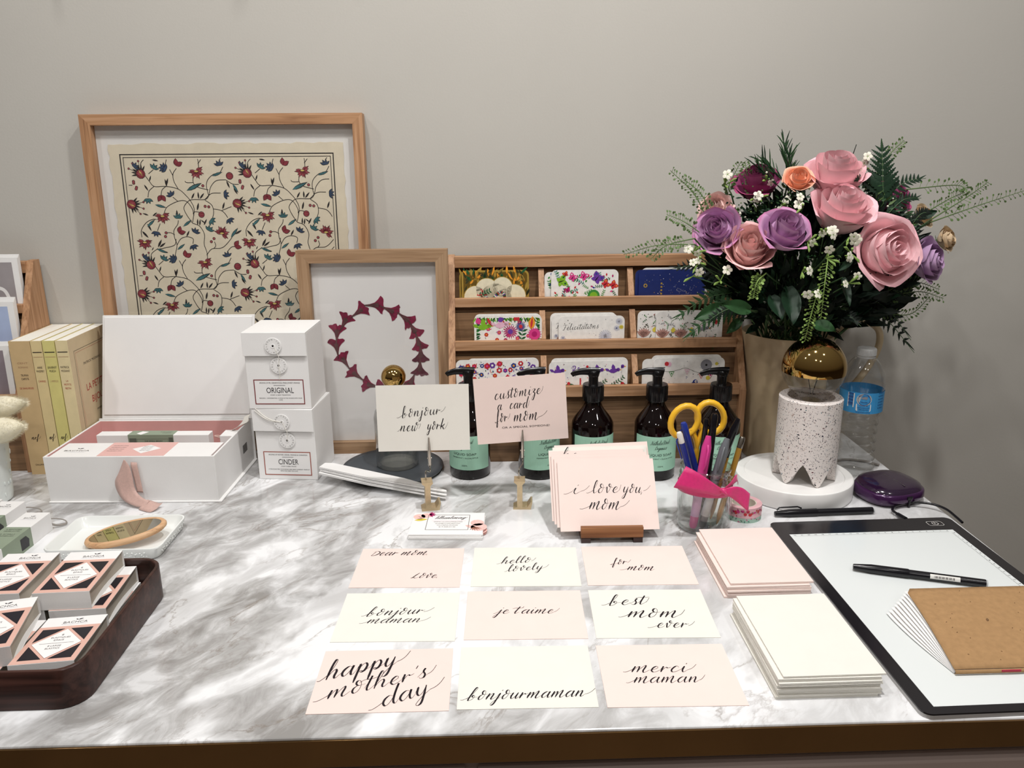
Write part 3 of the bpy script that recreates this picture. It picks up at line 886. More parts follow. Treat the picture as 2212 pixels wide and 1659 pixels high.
# ---- patterned cards standing in the rack
for k, c in dict(cw='#eceae6', cred='#c8323a', cpink='#d8408a', cmag='#b01e6a', cgreen='#3d8a3c', cdgreen='#1f5a34', clime='#7fb52e', cpurp='#6a3a9c', cblue='#2c3f8c', cnavy='#1b2a66',
                 cgold='#a88a3c', cdark='#3a3a20', ccream='#e4dcc0', cor='#e89a30', cgrey='#8a8a92', clg='#c4c6d2', cpale='#e6b8cc', cteal='#2f7a70', cyel='#d9c84a', ctaupe='#b48a80').items():
    mat(k, c, .45, var=.06, scale=150)
mat('cgoldfoil', '#b8964a', .28, .8, var=.15, scale=200)
CWD, CHT = .118, .088
def dcard(x0, x1, ztop, y, style, label, seed, lean=-6, group=None):
    rn = random.Random(seed)
    wd = x1 - x0
    mb = MB()
    base = {'navy': 'cnavy', 'gold': 'cgold'}.get(style, 'cw')
    sh = [q for q in (.264, .194, .118) if q < ztop - .03][0] + .0004
    pts = rrect(-wd / 2, sh - ztop, wd / 2, 0, .009)
    mb.prism(pts, -.0005, .0005, 'Y', base)
    s = Surf(mb, (0, -.0005, 0), (1, 0, 0), (0, 0, 1))
    U = lambda a, b: rn.uniform(a, b)
    zlim = sh - ztop + .003
    def scatter(n, f, m=.006, z0=-.062, rej=0):
        pl = []
        tries = 0
        while len(pl) < n and tries < n * 30:
            tries += 1
            x, z = U(-wd / 2 + m, wd / 2 - m), U(max(z0, zlim), -m)
            if rej and any((x - a) ** 2 + (z - b) ** 2 < rej * rej for a, b in pl): continue
            pl.append((x, z)); f(x, z)
    def sprig(x, z, a, n, ln, k, l=1):
        ca, sa = math.cos(a), math.sin(a)
        s.line([(x, z), (x + ca * ln, z + sa * ln)], .0005, k, l)
        for i in range(n):
            t = (i + .6) / n
            for sg in (-1, 1):
                s.leaf(x + ca * ln * t, z + sa * ln * t, ln * .28, ln * .11, a + sg * .95, k, l)
    def flower(x, z, r, k, k2, n=5, l=1):
        for i in range(n):
            t = 2 * PI * i / n + x * 300
            s.disc(x + r * .6 * math.cos(t), z + r * .6 * math.sin(t), r * .48, k, 7, l)
        s.disc(x, z, r * .42, k2, 7, l + .6)
    def butterfly(x, z, r, a, k, k2):
        for sg in (-1, 1):
            s.leaf(x, z, r * 1.15, r * .85, a + sg * .75, k, 2)
            s.leaf(x, z, r * .8, r * .6, a + sg * 2.2, k, 2)
            s.disc(x + r * .7 * math.cos(a + sg * .75), z + r * .7 * math.sin(a + sg * .75), r * .16, k2, 6, 2.6)
        s.leaf(x - r * .5 * math.cos(a), z - r * .5 * math.sin(a), r, r * .14, a, 'black', 3)
    def bird(x, z, r, k, d=1):
        s.leaf(x - d * r, z, 2 * r, r * .9, 0 if d > 0 else PI, k, 2, .1)
        s.disc(x + d * r * .8, z + r * .25, r * .34, k, 9, 2)
        s.leaf(x, z + r * .1, r * 1.2, r * .7, rad(100 if d > 0 else 80), k, 2.3)
        s.leaf(x - d * r * .8, z, r * .9, r * .5, rad(150 if d > 0 else 30), k, 2)
        s.leaf(x + d * r * 1.05, z + r * .22, r * .4, r * .2, 0 if d > 0 else PI, 'cor', 2)
    if style == 'gold':
        s.poly(rrect(-wd / 2 + .003, -.07, wd / 2 - .003, -.003, .007), 'cgoldfoil', 1)
        scatter(120, lambda x, z: s.leaf(x, z, U(.010, .018), .004, U(.6, 2.4), rn.choice(('cdark', 'cdgreen', 'cgold', 'cor', 'cdark')), 1.5), .005)
        for cx, cz, r in ((-.035, -.047, .020), (-.015, -.034, .020), (.012, -.030, .018), (.033, -.045, .020), (0, -.052, .03)):
            s.disc(cx, cz, r + .0012, 'cgold', 22, 3); s.disc(cx, cz, r, 'ccream', 22, 3.6)
        for cx, cz, r in ((-.035, -.047, .020), (-.015, -.034, .020), (.012, -.030, .018), (.033, -.045, .020), (0, -.052, .03)):
            s.disc(cx, cz, r - .001, 'ccream', 22, 4)
        cv = cat_rom([(-.018, -.041), (-.015, -.049), (-.005, -.050), (.003, -.042), (.010, -.038), (.016, -.045), (.015, -.056)], 6)
        for i in range(len(cv) - 1):
            s.line(cv[i:i + 2], .0052, ('cdark', 'cred', 'cteal', 'ccream', 'cpurp', 'cdgreen')[i % 6], 5)
        sprig(-.030, -.044, .4, 5, .022, 'cdgreen', 5)
        scatter(1, lambda x, z: None)
        for q in range(8): s.disc(-.030 + U(-.006, .008), -.040 + U(-.006, .008), .0014, 'cred', 6, 5)
    elif style == 'butterfly':
        scatter(26, lambda x, z: sprig(x, z, U(0, 6.3), 4, U(.010, .016), rn.choice(('cgreen', 'cdgreen', 'cgreen', 'cteal'))), .010, -.066, .011)
        scatter(34, lambda x, z: s.leaf(x, z, .0055, .003, U(0, 6), rn.choice(('cred', 'cmag', 'cdgreen', 'cgreen', 'cpink', 'cblue'))), .006)
        for x, z, r, a, k, k2 in ((-.042, -.020, .012, .3, 'clime', 'cdgreen'), (-.022, -.014, .009, 1.0, 'cpink', 'cw'), (-.002, -.012, .009, 1.1, 'cpink', 'cw'), (.021, -.016, .0125, .9, 'cpurp', 'cblue'), (.036, -.026, .009, .6, 'cred', 'cor'), (.050, -.028, .009, .6, 'cred', 'cor'), (-.034, -.008, .006, 2, 'cred', 'cor'), (-.030, -.036, .006, 2, 'cmag', 'cred')):
            butterfly(x, z, r, a, k, k2)
        s.disc(.016, -.046, .011, 'cgreen', 14, 3); s.disc(.016, -.046, .007, 'clime', 14, 3.6)
    elif style == 'navy':
        scatter(46, lambda x, z: s.disc(x, z, U(.0003, .0008), rn.choice(('cw', 'cw', 'cgold', 'clg')), 6), .008)
        for i in range(90):
            t = U(0, 1); s.disc(.016 * math.cos(t * 19) * (.4 + t) + .018, -.038 - .016 * t * math.sin(t * 23), .00035, 'clg', 5)
        s.disc(-.047, -.028, .0036, 'cgold', 10); s.disc(-.047, -.028, .0018, 'cnavy', 8, 2)
        for q in range(5): s.rect(-.020, -.050 + q * .006, -.017, -.047 + q * .006, 'cgold')
    elif style == 'fruit':
        for q in range(60): s.leaf(-wd / 2 + .004 + (wd - .008) * q / 60, -.0035 - U(0, .002), U(.006, .011), .0028, U(-2.4, -.7), rn.choice(('cgreen', 'cdgreen', 'clime')))
        for q in range(24):
            for sg in (-1, 1): s.leaf(sg * (wd / 2 - .003), -.008 - q * .0023, U(.006, .010), .0026, (PI if sg > 0 else 0) + U(-.6, .6), rn.choice(('cgreen', 'cdgreen')))
        bird(-.042, -.021, .012, 'clime'); s.leaf(-.050, -.016, .013, .010, 1.8, 'cpink', 3)
        bird(-.012, -.018, .012, 'cpale'); s.leaf(-.018, -.010, .012, .009, .4, 'cpurp', 3)
        s.leaf(-.036, -.004, .018, .0055, -1.1, 'cred', 2); s.leaf(.040, -.026, .024, .012, 1.45, 'cor', 2); s.leaf(.040, -.024, .020, .004, 1.45, 'cred', 3)
        for cx, cz, r, k, k2 in ((.004, -.029, .012, 'cmag', 'cpurp'), (.022, -.020, .0085, 'cblue', 'cred'), (.046, -.034, .012, 'cpink', 'cmag')):
            for q in range(18):
                t = 2 * PI * q / 18; s.leaf(cx + .3 * r * math.cos(t), cz + .3 * r * math.sin(t), r * .8, r * .16, t, k, 2)
            s.disc(cx, cz, r * .38, k2, 10, 3)
        s.disc(.046, -.034, .010, 'cpink', 14, 3.5); s.disc(.046, -.034, .005, 'cmag', 12, 4)
        sprig(.020, -.060, 1.4, 5, .034, 'cdgreen'); s.rect(.010, -.010, .020, -.004, 'cred', 2)
        scatter(16, lambda x, z: flower(x, z, .0035, rn.choice(('cred', 'cmag', 'cpink')), 'cor', 6, 1.3), .010, -.060, .010)
        scatter(40, lambda x, z: s.leaf(x, z, .004, .0014, U(0, 6), rn.choice(('cdgreen', 'cpink', 'cred', 'cgrey'))), .006)
    elif style == 'felic':
        s.write('Felicitations', (-.050, -.0245), (.012, -.0215), .0052, 'ink', slant=.25, sw0=0, sw1=0, thick=.00075, thin=.00032)
        s.line([(-.0395, -.0135), (-.0375, -.0115)], .0006, 'ink')
        for x, z, r, k, k2 in ((.024, -.036, .0115, 'clg', 'cgrey'), (.034, -.046, .006, 'cpale', 'cmag'), (.048, -.010, .006, 'clg', 'cgrey'), (.044, -.022, .005, 'clg', 'cblue'), (.052, -.020, .004, 'cyel', 'cyel'), (-.050, -.038, .004, 'clg', 'cblue'), (-.046, -.042, .003, 'ctaupe', 'black')):
            for q in range(20): s.line([(x, z), (x + r * math.cos(q * PI / 10), z + r * math.sin(q * PI / 10))], r * .16, k, 1)
            s.disc(x, z, r * .18, k2, 8, 2)
        scatter(26, lambda x, z: s.disc(x, z, U(.0004, .0010), rn.choice(('black', 'cgrey', 'cpale', 'black')), 5), .006)
    elif style == 'floral':
        scatter(46, lambda x, z: sprig(x, z, U(0, 6.3), 3, U(.006, .011), rn.choice(('cdgreen', 'cgrey', 'cdark', 'cgreen'))), .006, -.064, .007)
        for dx in (-.047, -.015):
            for q in range(7): s.leaf(dx, -.046, .017, .005, 1.57 + (q - 3) * .28, 'ctaupe', 3)
            s.leaf(dx + .018, -.038, .010, .008, 1.4, 'cyel', 3); flower(dx + .012, -.054, .005, 'cred', 'cmag', 6, 3)
        scatter(60, lambda x, z: s.disc(x, z, .0008, rn.choice(('cdark', 'cred', 'cgrey', 'cdgreen')), 5), .005)
        bird(.026, -.032, .008, 'cgrey'); butterfly(.046, -.020, .006, 1, 'cred', 'cor')
    elif style == 'redflower':
        scatter(46, lambda x, z: flower(x, z, U(.003, .0052), rn.choice(('cred', 'cred', 'cblue', 'cred', 'cpurp')), rn.choice(('cor', 'cw', 'cpink')), 6, 1.5), .007, -.062, .0085)
        scatter(150, lambda x, z: s.leaf(x, z, U(.002, .0042), .0016, U(0, 6), rn.choice(('cred', 'cblue', 'cgrey', 'cdgreen', 'cpurp'))), .005)
    elif style == 'bonne':
        for x, d in ((-.046, 1), (.022, 1), (.050, 1)): bird(x, -.018, .0095, 'cpurp', d)
        s.write('Bonne', (-.024, -.024), (.014, -.021), .008, 'cpurp', slant=.2, sw0=0, sw1=0, thick=.0016, thin=.0009)
        for x in (.028, .051):
            sprig(x - .006, -.045, .6, 4, .018, 'cdgreen'); s.leaf(x - .011, -.050, .024, .015, .1, 'cdgreen', 2)
            for q in range(4): s.disc(x - .005 + q * .004, -.050 + (q % 2) * .003, .0034, 'cred', 8, 3)
        s.leaf(-.034, -.042, .016, .006, 0, 'cdgreen', 2); s.disc(-.028, -.039, .0028, 'cred', 8, 3)
        s.rect(-.009, -.050, -.0065, -.030, 'cred', 2); s.leaf(.004, -.012, .005, .005, 1.57, 'cred', 2)
        scatter(50, lambda x, z: s.disc(x, z, U(.0004, .0009), rn.choice(('black', 'cred', 'cpurp', 'cpink')), 5), .005)
    elif style == 'bunting':
        s.curve([(-wd / 2 + .003, -.020), (-.035, -.024), (-.018, -.021), (-.005, -.018), (.015, -.026), (.035, -.027), (wd / 2 - .003, -.019)], .0005, 'cdark')
        for x, z, k in ((-.030, -.024, 'cgreen'), (-.003, -.020, 'cpale'), (.022, -.028, 'cred'), (.038, -.028, 'cmag')):
            s.poly([(x - .005, z), (x + .005, z), (x, z - .010)], k, 1.5); s.poly([(x - .0035, z - .001), (x + .0035, z - .001), (x, z - .008)], 'cw', 2.2)
            s.disc(x, z - .0035, .0016, k, 6, 3)
        s.disc(-.039, -.010, .0038, 'cred', 12, 2); s.disc(-.035, -.011, .0045, 'cpale', 12, 1.5)
        s.disc(.030, -.013, .010, 'cgrey', 18, 1.2); s.disc(.030, -.013, .002, 'black', 8, 2); s.disc(.048, -.011, .003, 'cyel', 8, 2); s.disc(.034, -.036, .004, 'cyel', 8, 2)
        s.leaf(.002, -.052, .016, .009, .5, 'cblue', 2.5, .15); s.disc(.012, -.043, .0045, 'cblue', 12, 2.5); s.disc(.013, -.042, .0022, 'cw', 10, 3.2); s.disc(.0135, -.042, .001, 'black', 8, 4); s.leaf(.004, -.053, .010, .004, .3, 'cred', 3)
        scatter(34, lambda x, z: s.disc(x, z, U(.0004, .0009), rn.choice(('black', 'cgrey', 'cblue')), 5), .006)
    else:
        scatter(20, lambda x, z: s.disc(x, z, U(.0004, .001), 'cgrey', 5), .005)
    o = mb.build('greeting_card', loc=((x0 + x1) / 2, y, ztop), rot=(rad(lean), 0, 0), smooth=0)
    return tag(o, label, 'card', group)
Y1, Y2, Y3 = 1.410, 1.3735, 1.3385
RC = [
 (-.0427, .0753, .3285, Y1, 'gold', 'gold foil jungle card with a striped snake in a cream cloud', 1),
 (-.0470, .0700, .3262, Y1 + .0045, 'gold', 'gold foil card edge peeking out behind the snake card', 2),
 (.1145, .2333, .3276, Y1, 'butterfly', 'white card with bright butterflies and ferns, front of top middle pocket', 3),
 (.1031, .2211, .3235, Y1 + .0045, 'butterfly', 'white butterfly card showing to the left behind the front one', 4),
 (.2695, .3879, .3264, Y1, 'navy', 'navy blue starry card in the pocket beside the bouquet', 5),
 (.2640, .3820, .3255, Y1 + .0045, 'navy', 'navy card edge showing to the left behind the starry one', 6),
 (.2760, .3940, .3285, Y1 + .0085, 'plain', 'white card topping out behind the navy starry cards', 7),
 (-.0218, .0957, .2558, Y2, 'fruit', 'white card with green birds, fruit and pink flowers in left middle pocket', 8),
 (-.0210, .0945, .2572, Y2 + .0045, 'plain', 'white card edge right behind the birds and fruit card', 9),
 (.1251, .2405, .2522, Y2, 'felic', 'white card lettered Felicitations with pale dots', 10),
 (.1135, .2290, .2548, Y2 + .004, 'felic', 'white dotted card offset left right behind the Felicitations card', 11),
 (.1110, .2265, .2566, Y2 + .008, 'plain', 'rearmost plain white card of the Felicitations pocket', 12),
 (.2957, .4130, .2586, Y2, 'floral', 'floral card with a grey bird partly under the hanging leaves', 13),
 (.2639, .3810, .2590, Y2 + .0045, 'floral', 'floral card with dusty pink blooms showing left of the bird card', 14),
 (-.0539, .0697, .1854, Y3, 'redflower', 'card of small red and blue flowers behind the first soap pump', 15),
 (-.0340, .0885, .1867, Y3 + .0045, 'redflower', 'red and blue flower card set further right behind its twin', 16),
 (.1058, .2305, .1804, Y3, 'bonne', 'white card with purple birds and strawberries behind the third soap pump', 17),
 (.1097, .2430, .1850, Y3 + .0045, 'bonne', 'white card edge showing above the purple bird card', 18),
 (.2867, .4110, .1835, Y3, 'bunting', 'white card with bunting and a small blue bird', 19),
 (.2683, .3923, .1812, Y3 + .0045, 'bunting', 'bunting card showing to the left behind the blue bird card', 20),
 (.2850, .4080, .1865, Y3 + .0085, 'plain', 'white card topping out behind the bunting cards', 21),
]
for x0, x1, zt, y, st, lb, sd in RC:
    dcard(x0, x1, zt, y, st, lb, sd, lean=-1.5, group='greeting cards standing in the oak rack')

# ---- photo cards in the left rack
mat('photo_grey', '#9a9496', .4, var=.1, scale=18)
mat('photo_blue', '#a9b8d8', .4, var=.1, scale=18)
mat('photo_mauve', '#8a7f86', .4, var=.1, scale=18)
def photo_pile(y, ztop, xr, n, pic, lab, zb, st):
    for i in range(n):
        mb = MB()
        t = .0016
        dz, dx = (-.003 if i else 0) + .0012 * i, -.0005 * i
        mb.box((-.12, -t / 2, zb + .001 - ztop - dz), (0, t / 2, 0), 'paper_white')
        if i == 0:
            s = Surf(mb, (0, -t / 2, 0), (1, 0, 0), (0, 0, 1))
            s.rect(-.112, -.086, -.010, -.008, pic)
            if pic == 'photo_grey':
                s.curve([(-.05, -.05), (-.03, -.055), (-.022, -.075), (-.02, -.098)], .006, 'paper_white', 2)
                s.text('ion', -.020, -.093, .009, 'black', l=3)
        o = mb.build('photo_card', loc=(xr + dx, y + i * st, ztop + dz), rot=(rad(-1.5), 0, 0), smooth=0)
        w_ = 'front' if i == 0 else 'rearmost' if i == n - 1 else None
        tag(o, f'{w_} card of the {lab}' if w_ else f'card inside the {lab}', 'card', None if w_ else 'photo cards in the ' + lab)
photo_pile(1.4098, .360, -.8005, 7, 'photo_grey', 'grey photo cards, left rack top tier', .264, .0022)
photo_pile(1.3752, .290, -.8005, 8, 'photo_blue', 'pale blue photo cards, left rack middle tier', .194, .0022)
photo_pile(1.3402, .222, -.8005, 7, 'photo_mauve', 'mauve photo cards, left rack lowest tier', .118, .0022)

# ================================================================= paperback books
mat('pages', '#efece2', .9, var=.04, scale=300)
for k, c in (('bk_tan', '#cdb184'), ('bk_cream', '#dcc896'), ('bk_yellow', '#d6cd84'), ('bk_ivory', '#e0d0a4'), ('bk_side', '#c8b592')):
    mat(k, c, .6, var=.04, scale=60)
mat('red_ink', '#a8322c', .6, var=0)
mat('faded_ink', '#b08a6a', .6, var=0)
def book(x0, x1, kc, label, y0=1.316, h=.2345, d=.1415, au=(), ti='', extra=None, rules=True):
    w_ = x1 - x0
    t = thing('paperback_book', label, 'book', ((x0 + x1) / 2, y0, 0), 0, 'paperbacks beside the left rack')
    MB().box((-w_ / 2 + .0006, .002, .001), (w_ / 2 - .0006, d - .001, h - .0008), 'pages').build('page_block', t, loc=(0, 0, 0), smooth=0)
    mb = MB()
    mb.box((-w_ / 2, 0, 0), (w_ / 2, .0009, h), kc)
    mb.box((-w_ / 2, .0009, 0), (-w_ / 2 + .0005, d, h), kc)
    mb.box((w_ / 2 - .0005, .0009, 0), (w_ / 2, d, h), 'bk_side' if kc != 'bk_yellow' else kc)
    s = Surf(mb, (0, 0, 0), (1, 0, 0), (0, 0, 1))
    if rules:
        s.rect(-w_ * .42, h * .915, w_ * .42, h * .921, 'ink'); s.rect(-w_ * .42, h * .882, w_ * .42, h * .885, 'faded_ink')
    for i, a in enumerate(au):
        s.text(a, 0, h * (.80 if rules else .745) - i * .0063, .0038, 'ink', width=min(w_ * .74, .0020 * len(a)))
    for i, a in enumerate(ti.split('|')):
        s.text(a, 0, h * (.70 if rules else .65) - i * .0063, .0034, 'red_ink' if kc != 'bk_yellow' else 'faded_ink', width=min(w_ * .66, .0019 * len(a)))
    if not rules:
        s.text('CENT', 0, h * .835, .0030, 'faded_ink', width=w_ * .5); s.text('ROMANS', 0, h * .805, .0030, 'faded_ink', width=w_ * .45)
        s.text('GALLIMARD', .001, h * .07, .0030, 'ink', width=w_ * .55)
    s.write('nrf', (-w_ * .22 if w_ > .03 else -w_ * .27, h * .27), (w_ * .16 if w_ > .03 else w_ * .2, h * .272), .0044, 'ink', slant=.3, sw0=0, sw1=.5, thick=.0009, thin=.00035)
    if extra: extra(mb, w_, h, d)
    mb.build('cover', t, loc=(0, 0, 0), smooth=0)
    return t
book(-.7855, -.7512, 'bk_tan', 'thick tan paperback with worn spine, left of the row', au=('TRUMAN', 'CAPOTE'), ti='DE SANG-FROID', rules=False)
book(-.7502, -.7325, 'bk_cream', 'cream paperback second from left in the row beside the gift box', au=('ANNE', 'WIAZEMSKY'), ti='CANINES')
book(-.7312, -.7115, 'bk_yellow', 'yellowish green paperback between two cream ones', au=('JEAN-BENOIT', 'PUECH'), ti='L AMERIQUE')
def cover_title(mb, w_, h, d):
    s = Surf(mb, (w_ / 2, 0, 0), (0, 1, 0), (0, 0, 1))
    s.frame(.016, .02, d - .012, h - .022, .0006, 'ink'); s.frame(.020, .024, d - .016, h - .026, .0004, 'red_ink')
    s.text('PATRICK MODIANO', d * .52, h - .052, .0045, 'ink', width=.062)
    s.text('LA PETITE', d * .52, h - .098, .0125, 'red_ink', width=.066)
    s.text('BIJOU', d * .52, h - .122, .0125, 'red_ink', width=.040)
    s.text('roman', d * .52, h - .140, .005, 'ink')
    s.text('nrf', d * .52, .07, .008, 'ink'); s.text('GALLIMARD', d * .52, .04, .005, 'ink')
book(-.7100, -.6906, 'bk_ivory', 'ivory paperback with red cover title at the right of the row', au=('PATRICK', 'MODIANO'), ti='LA|PETITE|BIJOU', extra=cover_title)

# ================================================================= open white gift box
mat('pink_lining', '#d9a6a2', .6, var=.03, scale=50)
mat('ribbon_pink', '#c9a79d', .55, var=.06, scale=300, sheen=.4, bump=.2, bscale=900)
mat('band_pink', '#e0b4ae', .6, var=.02)
mat('band_green', '#8d9a86', .6, var=.04)
mat('band_dark', '#5d6458', .6, var=.04)  # darker green for lettering, frames and blocks on the sage bands
gb = thing('gift_box', 'open white keepsake box with pink lining and dusty pink ribbon pull', 'box', (-.5565, 1.2795, 0), rad(-2.0))
MB().box((-.1343, -.0925, 0), (.1385, .0925, .0028), 'white_board').build('base_board', gb, loc=(0, 0, 0), smooth=0, bevel=.0008)
mb = MB()
hx, hy, H0, H1, tk = .1333, .0895, .0028, .077, .0032
mb.box((-hx, -hy, H0), (hx, -hy + tk, H1), 'white_board'); mb.box((-hx, hy - tk, H0), (hx, hy, H1), 'white_board')
mb.box((-hx, -hy + tk, H0), (-hx + tk, hy - tk, H1), 'white_board'); mb.box((hx - tk, -hy + tk, H0), (hx, hy - tk, H1), 'white_board')
mb.build('tray', gb, loc=(0, 0, 0), smooth=0, bevel=.0006)
mb = MB()
e_ = .0004
ix, iy = hx - tk, hy - tk
mb.box((-ix, iy - e_, H0), (ix, iy, H1 - .001), 'pink_lining'); mb.box((-ix, -iy, H0), (ix, -iy + e_, H1 - .001), 'pink_lining')
mb.box((-ix, -iy + e_, H0), (-ix + e_, iy - e_, H1 - .001), 'pink_lining'); mb.box((ix - e_, -iy + e_, H0), (ix, iy - e_, H1 - .001), 'pink_lining')
mb.box((-ix + e_, -iy + e_, H0), (ix - e_, iy - e_, H0 + e_), 'pink_lining')
mb.build('lining', gb, loc=(0, 0, 0), smooth=0)
mb = MB()
s_ = .012
def lidp(u, v, l):
    return (-.1310 + .2665 * u + s_ * v, .098 + .031 * v + .0 - l, .0775 + .180 * v)
def slab(a, b, c, d, l0, l1, k):
    P = [lidp(a, c, l1), lidp(b, c, l1), lidp(b, d, l1), lidp(a, d, l1), lidp(a, c, l0), lidp(b, c, l0), lidp(b, d, l0), lidp(a, d, l0)]
    mb.add(P, [(0, 1, 2, 3), (7, 6, 5, 4), (0, 4, 5, 1), (1, 5, 6, 2), (2, 6, 7, 3), (3, 7, 4, 0)], k)
slab(0, 1, 0, 1, 0, .003, 'white_board')
slab(.016, .984, .045, .985, .0031, .0050, 'paper_white')
mb.build('lid', gb, loc=(0, 0, 0), smooth=0, bevel=.0005)
MB().box((-.1343, .0905, .0029), (.1370, .0935, .079), 'white_board').build('spine_board', gb, loc=(0, 0, 0), smooth=0)
mb = MB()
sd = Surf(mb, (hx, 0, 0), (0, 1, 0), (0, 0, 1))
sd.rect(.036, .028, .063, .048, 'paper_white', 1)
for i in range(14):
    sd.rect(.038 + i * .0016, .031, .038 + i * .0016 + (.0011 if i % 3 else .0006), .046, 'black', 2)
mb.build('barcode_label', gb, loc=(0, 0, 0), smooth=0)
# ribbon: slot, flat fold, tail that drops and curls on the marble
def ribbon_strip(pts, wd, k, twist=None, n=8, th=.0005):
    """flat strip following (centre, across) pairs"""
    mb = MB()
    C_ = cat_rom([p[0] for p in pts], n)
    A_ = cat_rom([p[1] for p in pts], n)
    vs, fs = [], []
    for c, a in zip(C_, A_):
        a = a.normalized() * wd / 2
        vs += [c - a, c + a]
    for i in range(len(C_) - 1):
        fs.append((2 * i, 2 * i + 1, 2 * i + 3, 2 * i + 2))
    mb.add(vs, fs, k)
    return mb
def strip(pairs, k, n=7):
    mb = MB()
    A_ = cat_rom([p[0] for p in pairs], n)
    B_ = cat_rom([p[1] for p in pairs], n)
    N = len(A_)
    m = 4
    vs = [A_[i].lerp(B_[i], j / m) for i in range(N) for j in range(m + 1)]
    fs = [(i * (m + 1) + j, i * (m + 1) + j + 1, (i + 1) * (m + 1) + j + 1, (i + 1) * (m + 1) + j) for i in range(N - 1) for j in range(m)]
    mb.add(vs, fs, k)
    return mb
def gbl(x, y, z):
    a = -gb.rotation_euler.z
    dx, dy = x - gb.location.x, y - gb.location.y
    return (dx * math.cos(a) - dy * math.sin(a), dx * math.sin(a) + dy * math.cos(a), z)
mb = strip([(gbl(-.5563, 1.1885, .0684), gbl(-.5470, 1.1885, .0675)), (gbl(-.5555, 1.1855, .062), gbl(-.5455, 1.1855, .061)), (gbl(-.5535, 1.1850, .040), gbl(-.5435, 1.1850, .039)), (gbl(-.5510, 1.1835, .020), gbl(-.5415, 1.1835, .019))], 'ribbon_pink')
mb.build('ribbon', gb, loc=(0, 0, 0), smooth=60, solid=.0005)
mb = strip([(gbl(-.5645, 1.1840, .0742), gbl(-.5630, 1.1840, .0742)), (gbl(-.5735, 1.1830, .055), gbl(-.5570, 1.1830, .0640)), (gbl(-.5815, 1.1815, .0390), gbl(-.5540, 1.1815, .0500)), (gbl(-.5785, 1.1790, .0220), gbl(-.5520, 1.1800, .0290)), (gbl(-.5680, 1.1740, .0095), gbl(-.5460, 1.1760, .0200)), (gbl(-.5480, 1.1650, .0040), gbl(-.5360, 1.1700, .0150)), (gbl(-.5330, 1.1610, .0035), gbl(-.5270, 1.1690, .0110))], 'ribbon_pink')
mb.build('ribbon', gb, loc=(0, 0, 0), smooth=60, solid=.0005)
mb = strip([(gbl(-.5420, 1.1600, .0015), gbl(-.5310, 1.1720, .0120)), (gbl(-.5300, 1.1530, .0012), gbl(-.5220, 1.1700, .0100)), (gbl(-.5200, 1.1490, .0012), gbl(-.5120, 1.1680, .0075)), (gbl(-.5120, 1.1530, .0040), gbl(-.5070, 1.1690, .0080))], 'ribbon_pink')
mb.build('ribbon', gb, loc=(0, 0, 0), smooth=60, solid=.0005)

# things packed in the gift box
def local(t, x, y, z):
    a = t.rotation_euler.z
    return (t.location.x + x * math.cos(a) - y * math.sin(a), t.location.y + x * math.sin(a) + y * math.cos(a), z)
def brand(s, x, y, k='greytext', sc=1.0):
    s.text('BACHCA', x, y, .0042 * sc, k, xs=1.25)
    s.line([(x - .011 * sc, y - .0025 * sc), (x + .011 * sc, y - .0025 * sc)], .0005, 'clg')
    s.leaf(x, y + .0075 * sc, .005 * sc, .0022 * sc, .5, 'ink'); s.leaf(x, y + .0075 * sc, .0035 * sc, .0015 * sc, 2.4, 'ink')
fb = thing('carton', 'long white carton with pink wrap band lying in the gift box front', 'carton', local(gb, -.001, -.053, .0035), rad(-2.0))
mb = MB().box((-.1265, -.030, 0), (.1265, .030, .072), 'white_board')
s = Surf(mb, (0, 0, .072), (1, 0, 0), (0, 1, 0)); brand(s, -.095, -.008, sc=1.4)
mb.build('carton_body', fb, loc=(0, 0, 0), smooth=0, bevel=.0008)
mb = MB().box((-.052, -.0303, -.0001), (.053, .0303, .0724), 'band_pink')
s = Surf(mb, (0, 0, .0724), (1, 0, 0), (0, 1, 0))
s.poly([(-.009, 0), (.013, .018), (.036, .002), (.013, -.020)], 'paper_white')
for q in range(4):
    s.text('PEIGNE AFRO', .0135, .009 - q * .006, .0026, 'greytext', l=2, width=.016)
    s.text('MINI BROSSE A POILS', -.034, .014 - q * .008, .0026, 'greytext', width=.024)
mb.build('wrap_band', fb, loc=(0, 0, 0), smooth=0)
gc = thing('carton', 'white carton with sage green wrap band at the back of the gift box', 'carton', local(gb, -.0045, .020, .0035), rad(-2.0))
MB().box((-.095, -.0105, 0), (.093, .0105, .0735), 'white_board').build('carton_body', gc, loc=(0, 0, 0), smooth=0, bevel=.0008)
mb = MB().box((-.042, -.0108, -.0001), (.034, .0108, .0739), 'band_green')
s = Surf(mb, (0, 0, .0739), (1, 0, 0), (0, 1, 0))
s.poly([(-.030, -.004), (-.020, -.010), (-.012, .004), (-.024, .007)], 'paper_white')
s.text('BROSSE A CHEVEUX', .018, .002, .0022, 'ink', width=.020); s.text('HAIRBRUSH', .020, -.003, .0022, 'ink', width=.014)
s = Surf(mb, (0, -.0108, 0), (1, 0, 0), (0, 0, 1))
s.rect(-.040, .050, -.028, .068, 'band_dark'); s.rect(.026, .050, .033, .069, 'band_dark'); s.text('THE SMALL BRUSH', 0, .062, .0022, 'ink', width=.03); s.frame(-.027, .050, .025, .067, .0004, 'band_dark')
mb.build('wrap_band', gc, loc=(0, 0, 0), smooth=0)
sc_ = thing('carton', 'small white carton with string loop in the gift box right corner', 'carton', local(gb, .119, .022, .0035), rad(-2.0))
MB().box((-.0115, -.014, 0), (.0135, .016, .072), 'white_board').build('carton_body', sc_, loc=(0, 0, 0), smooth=0, bevel=.0008)
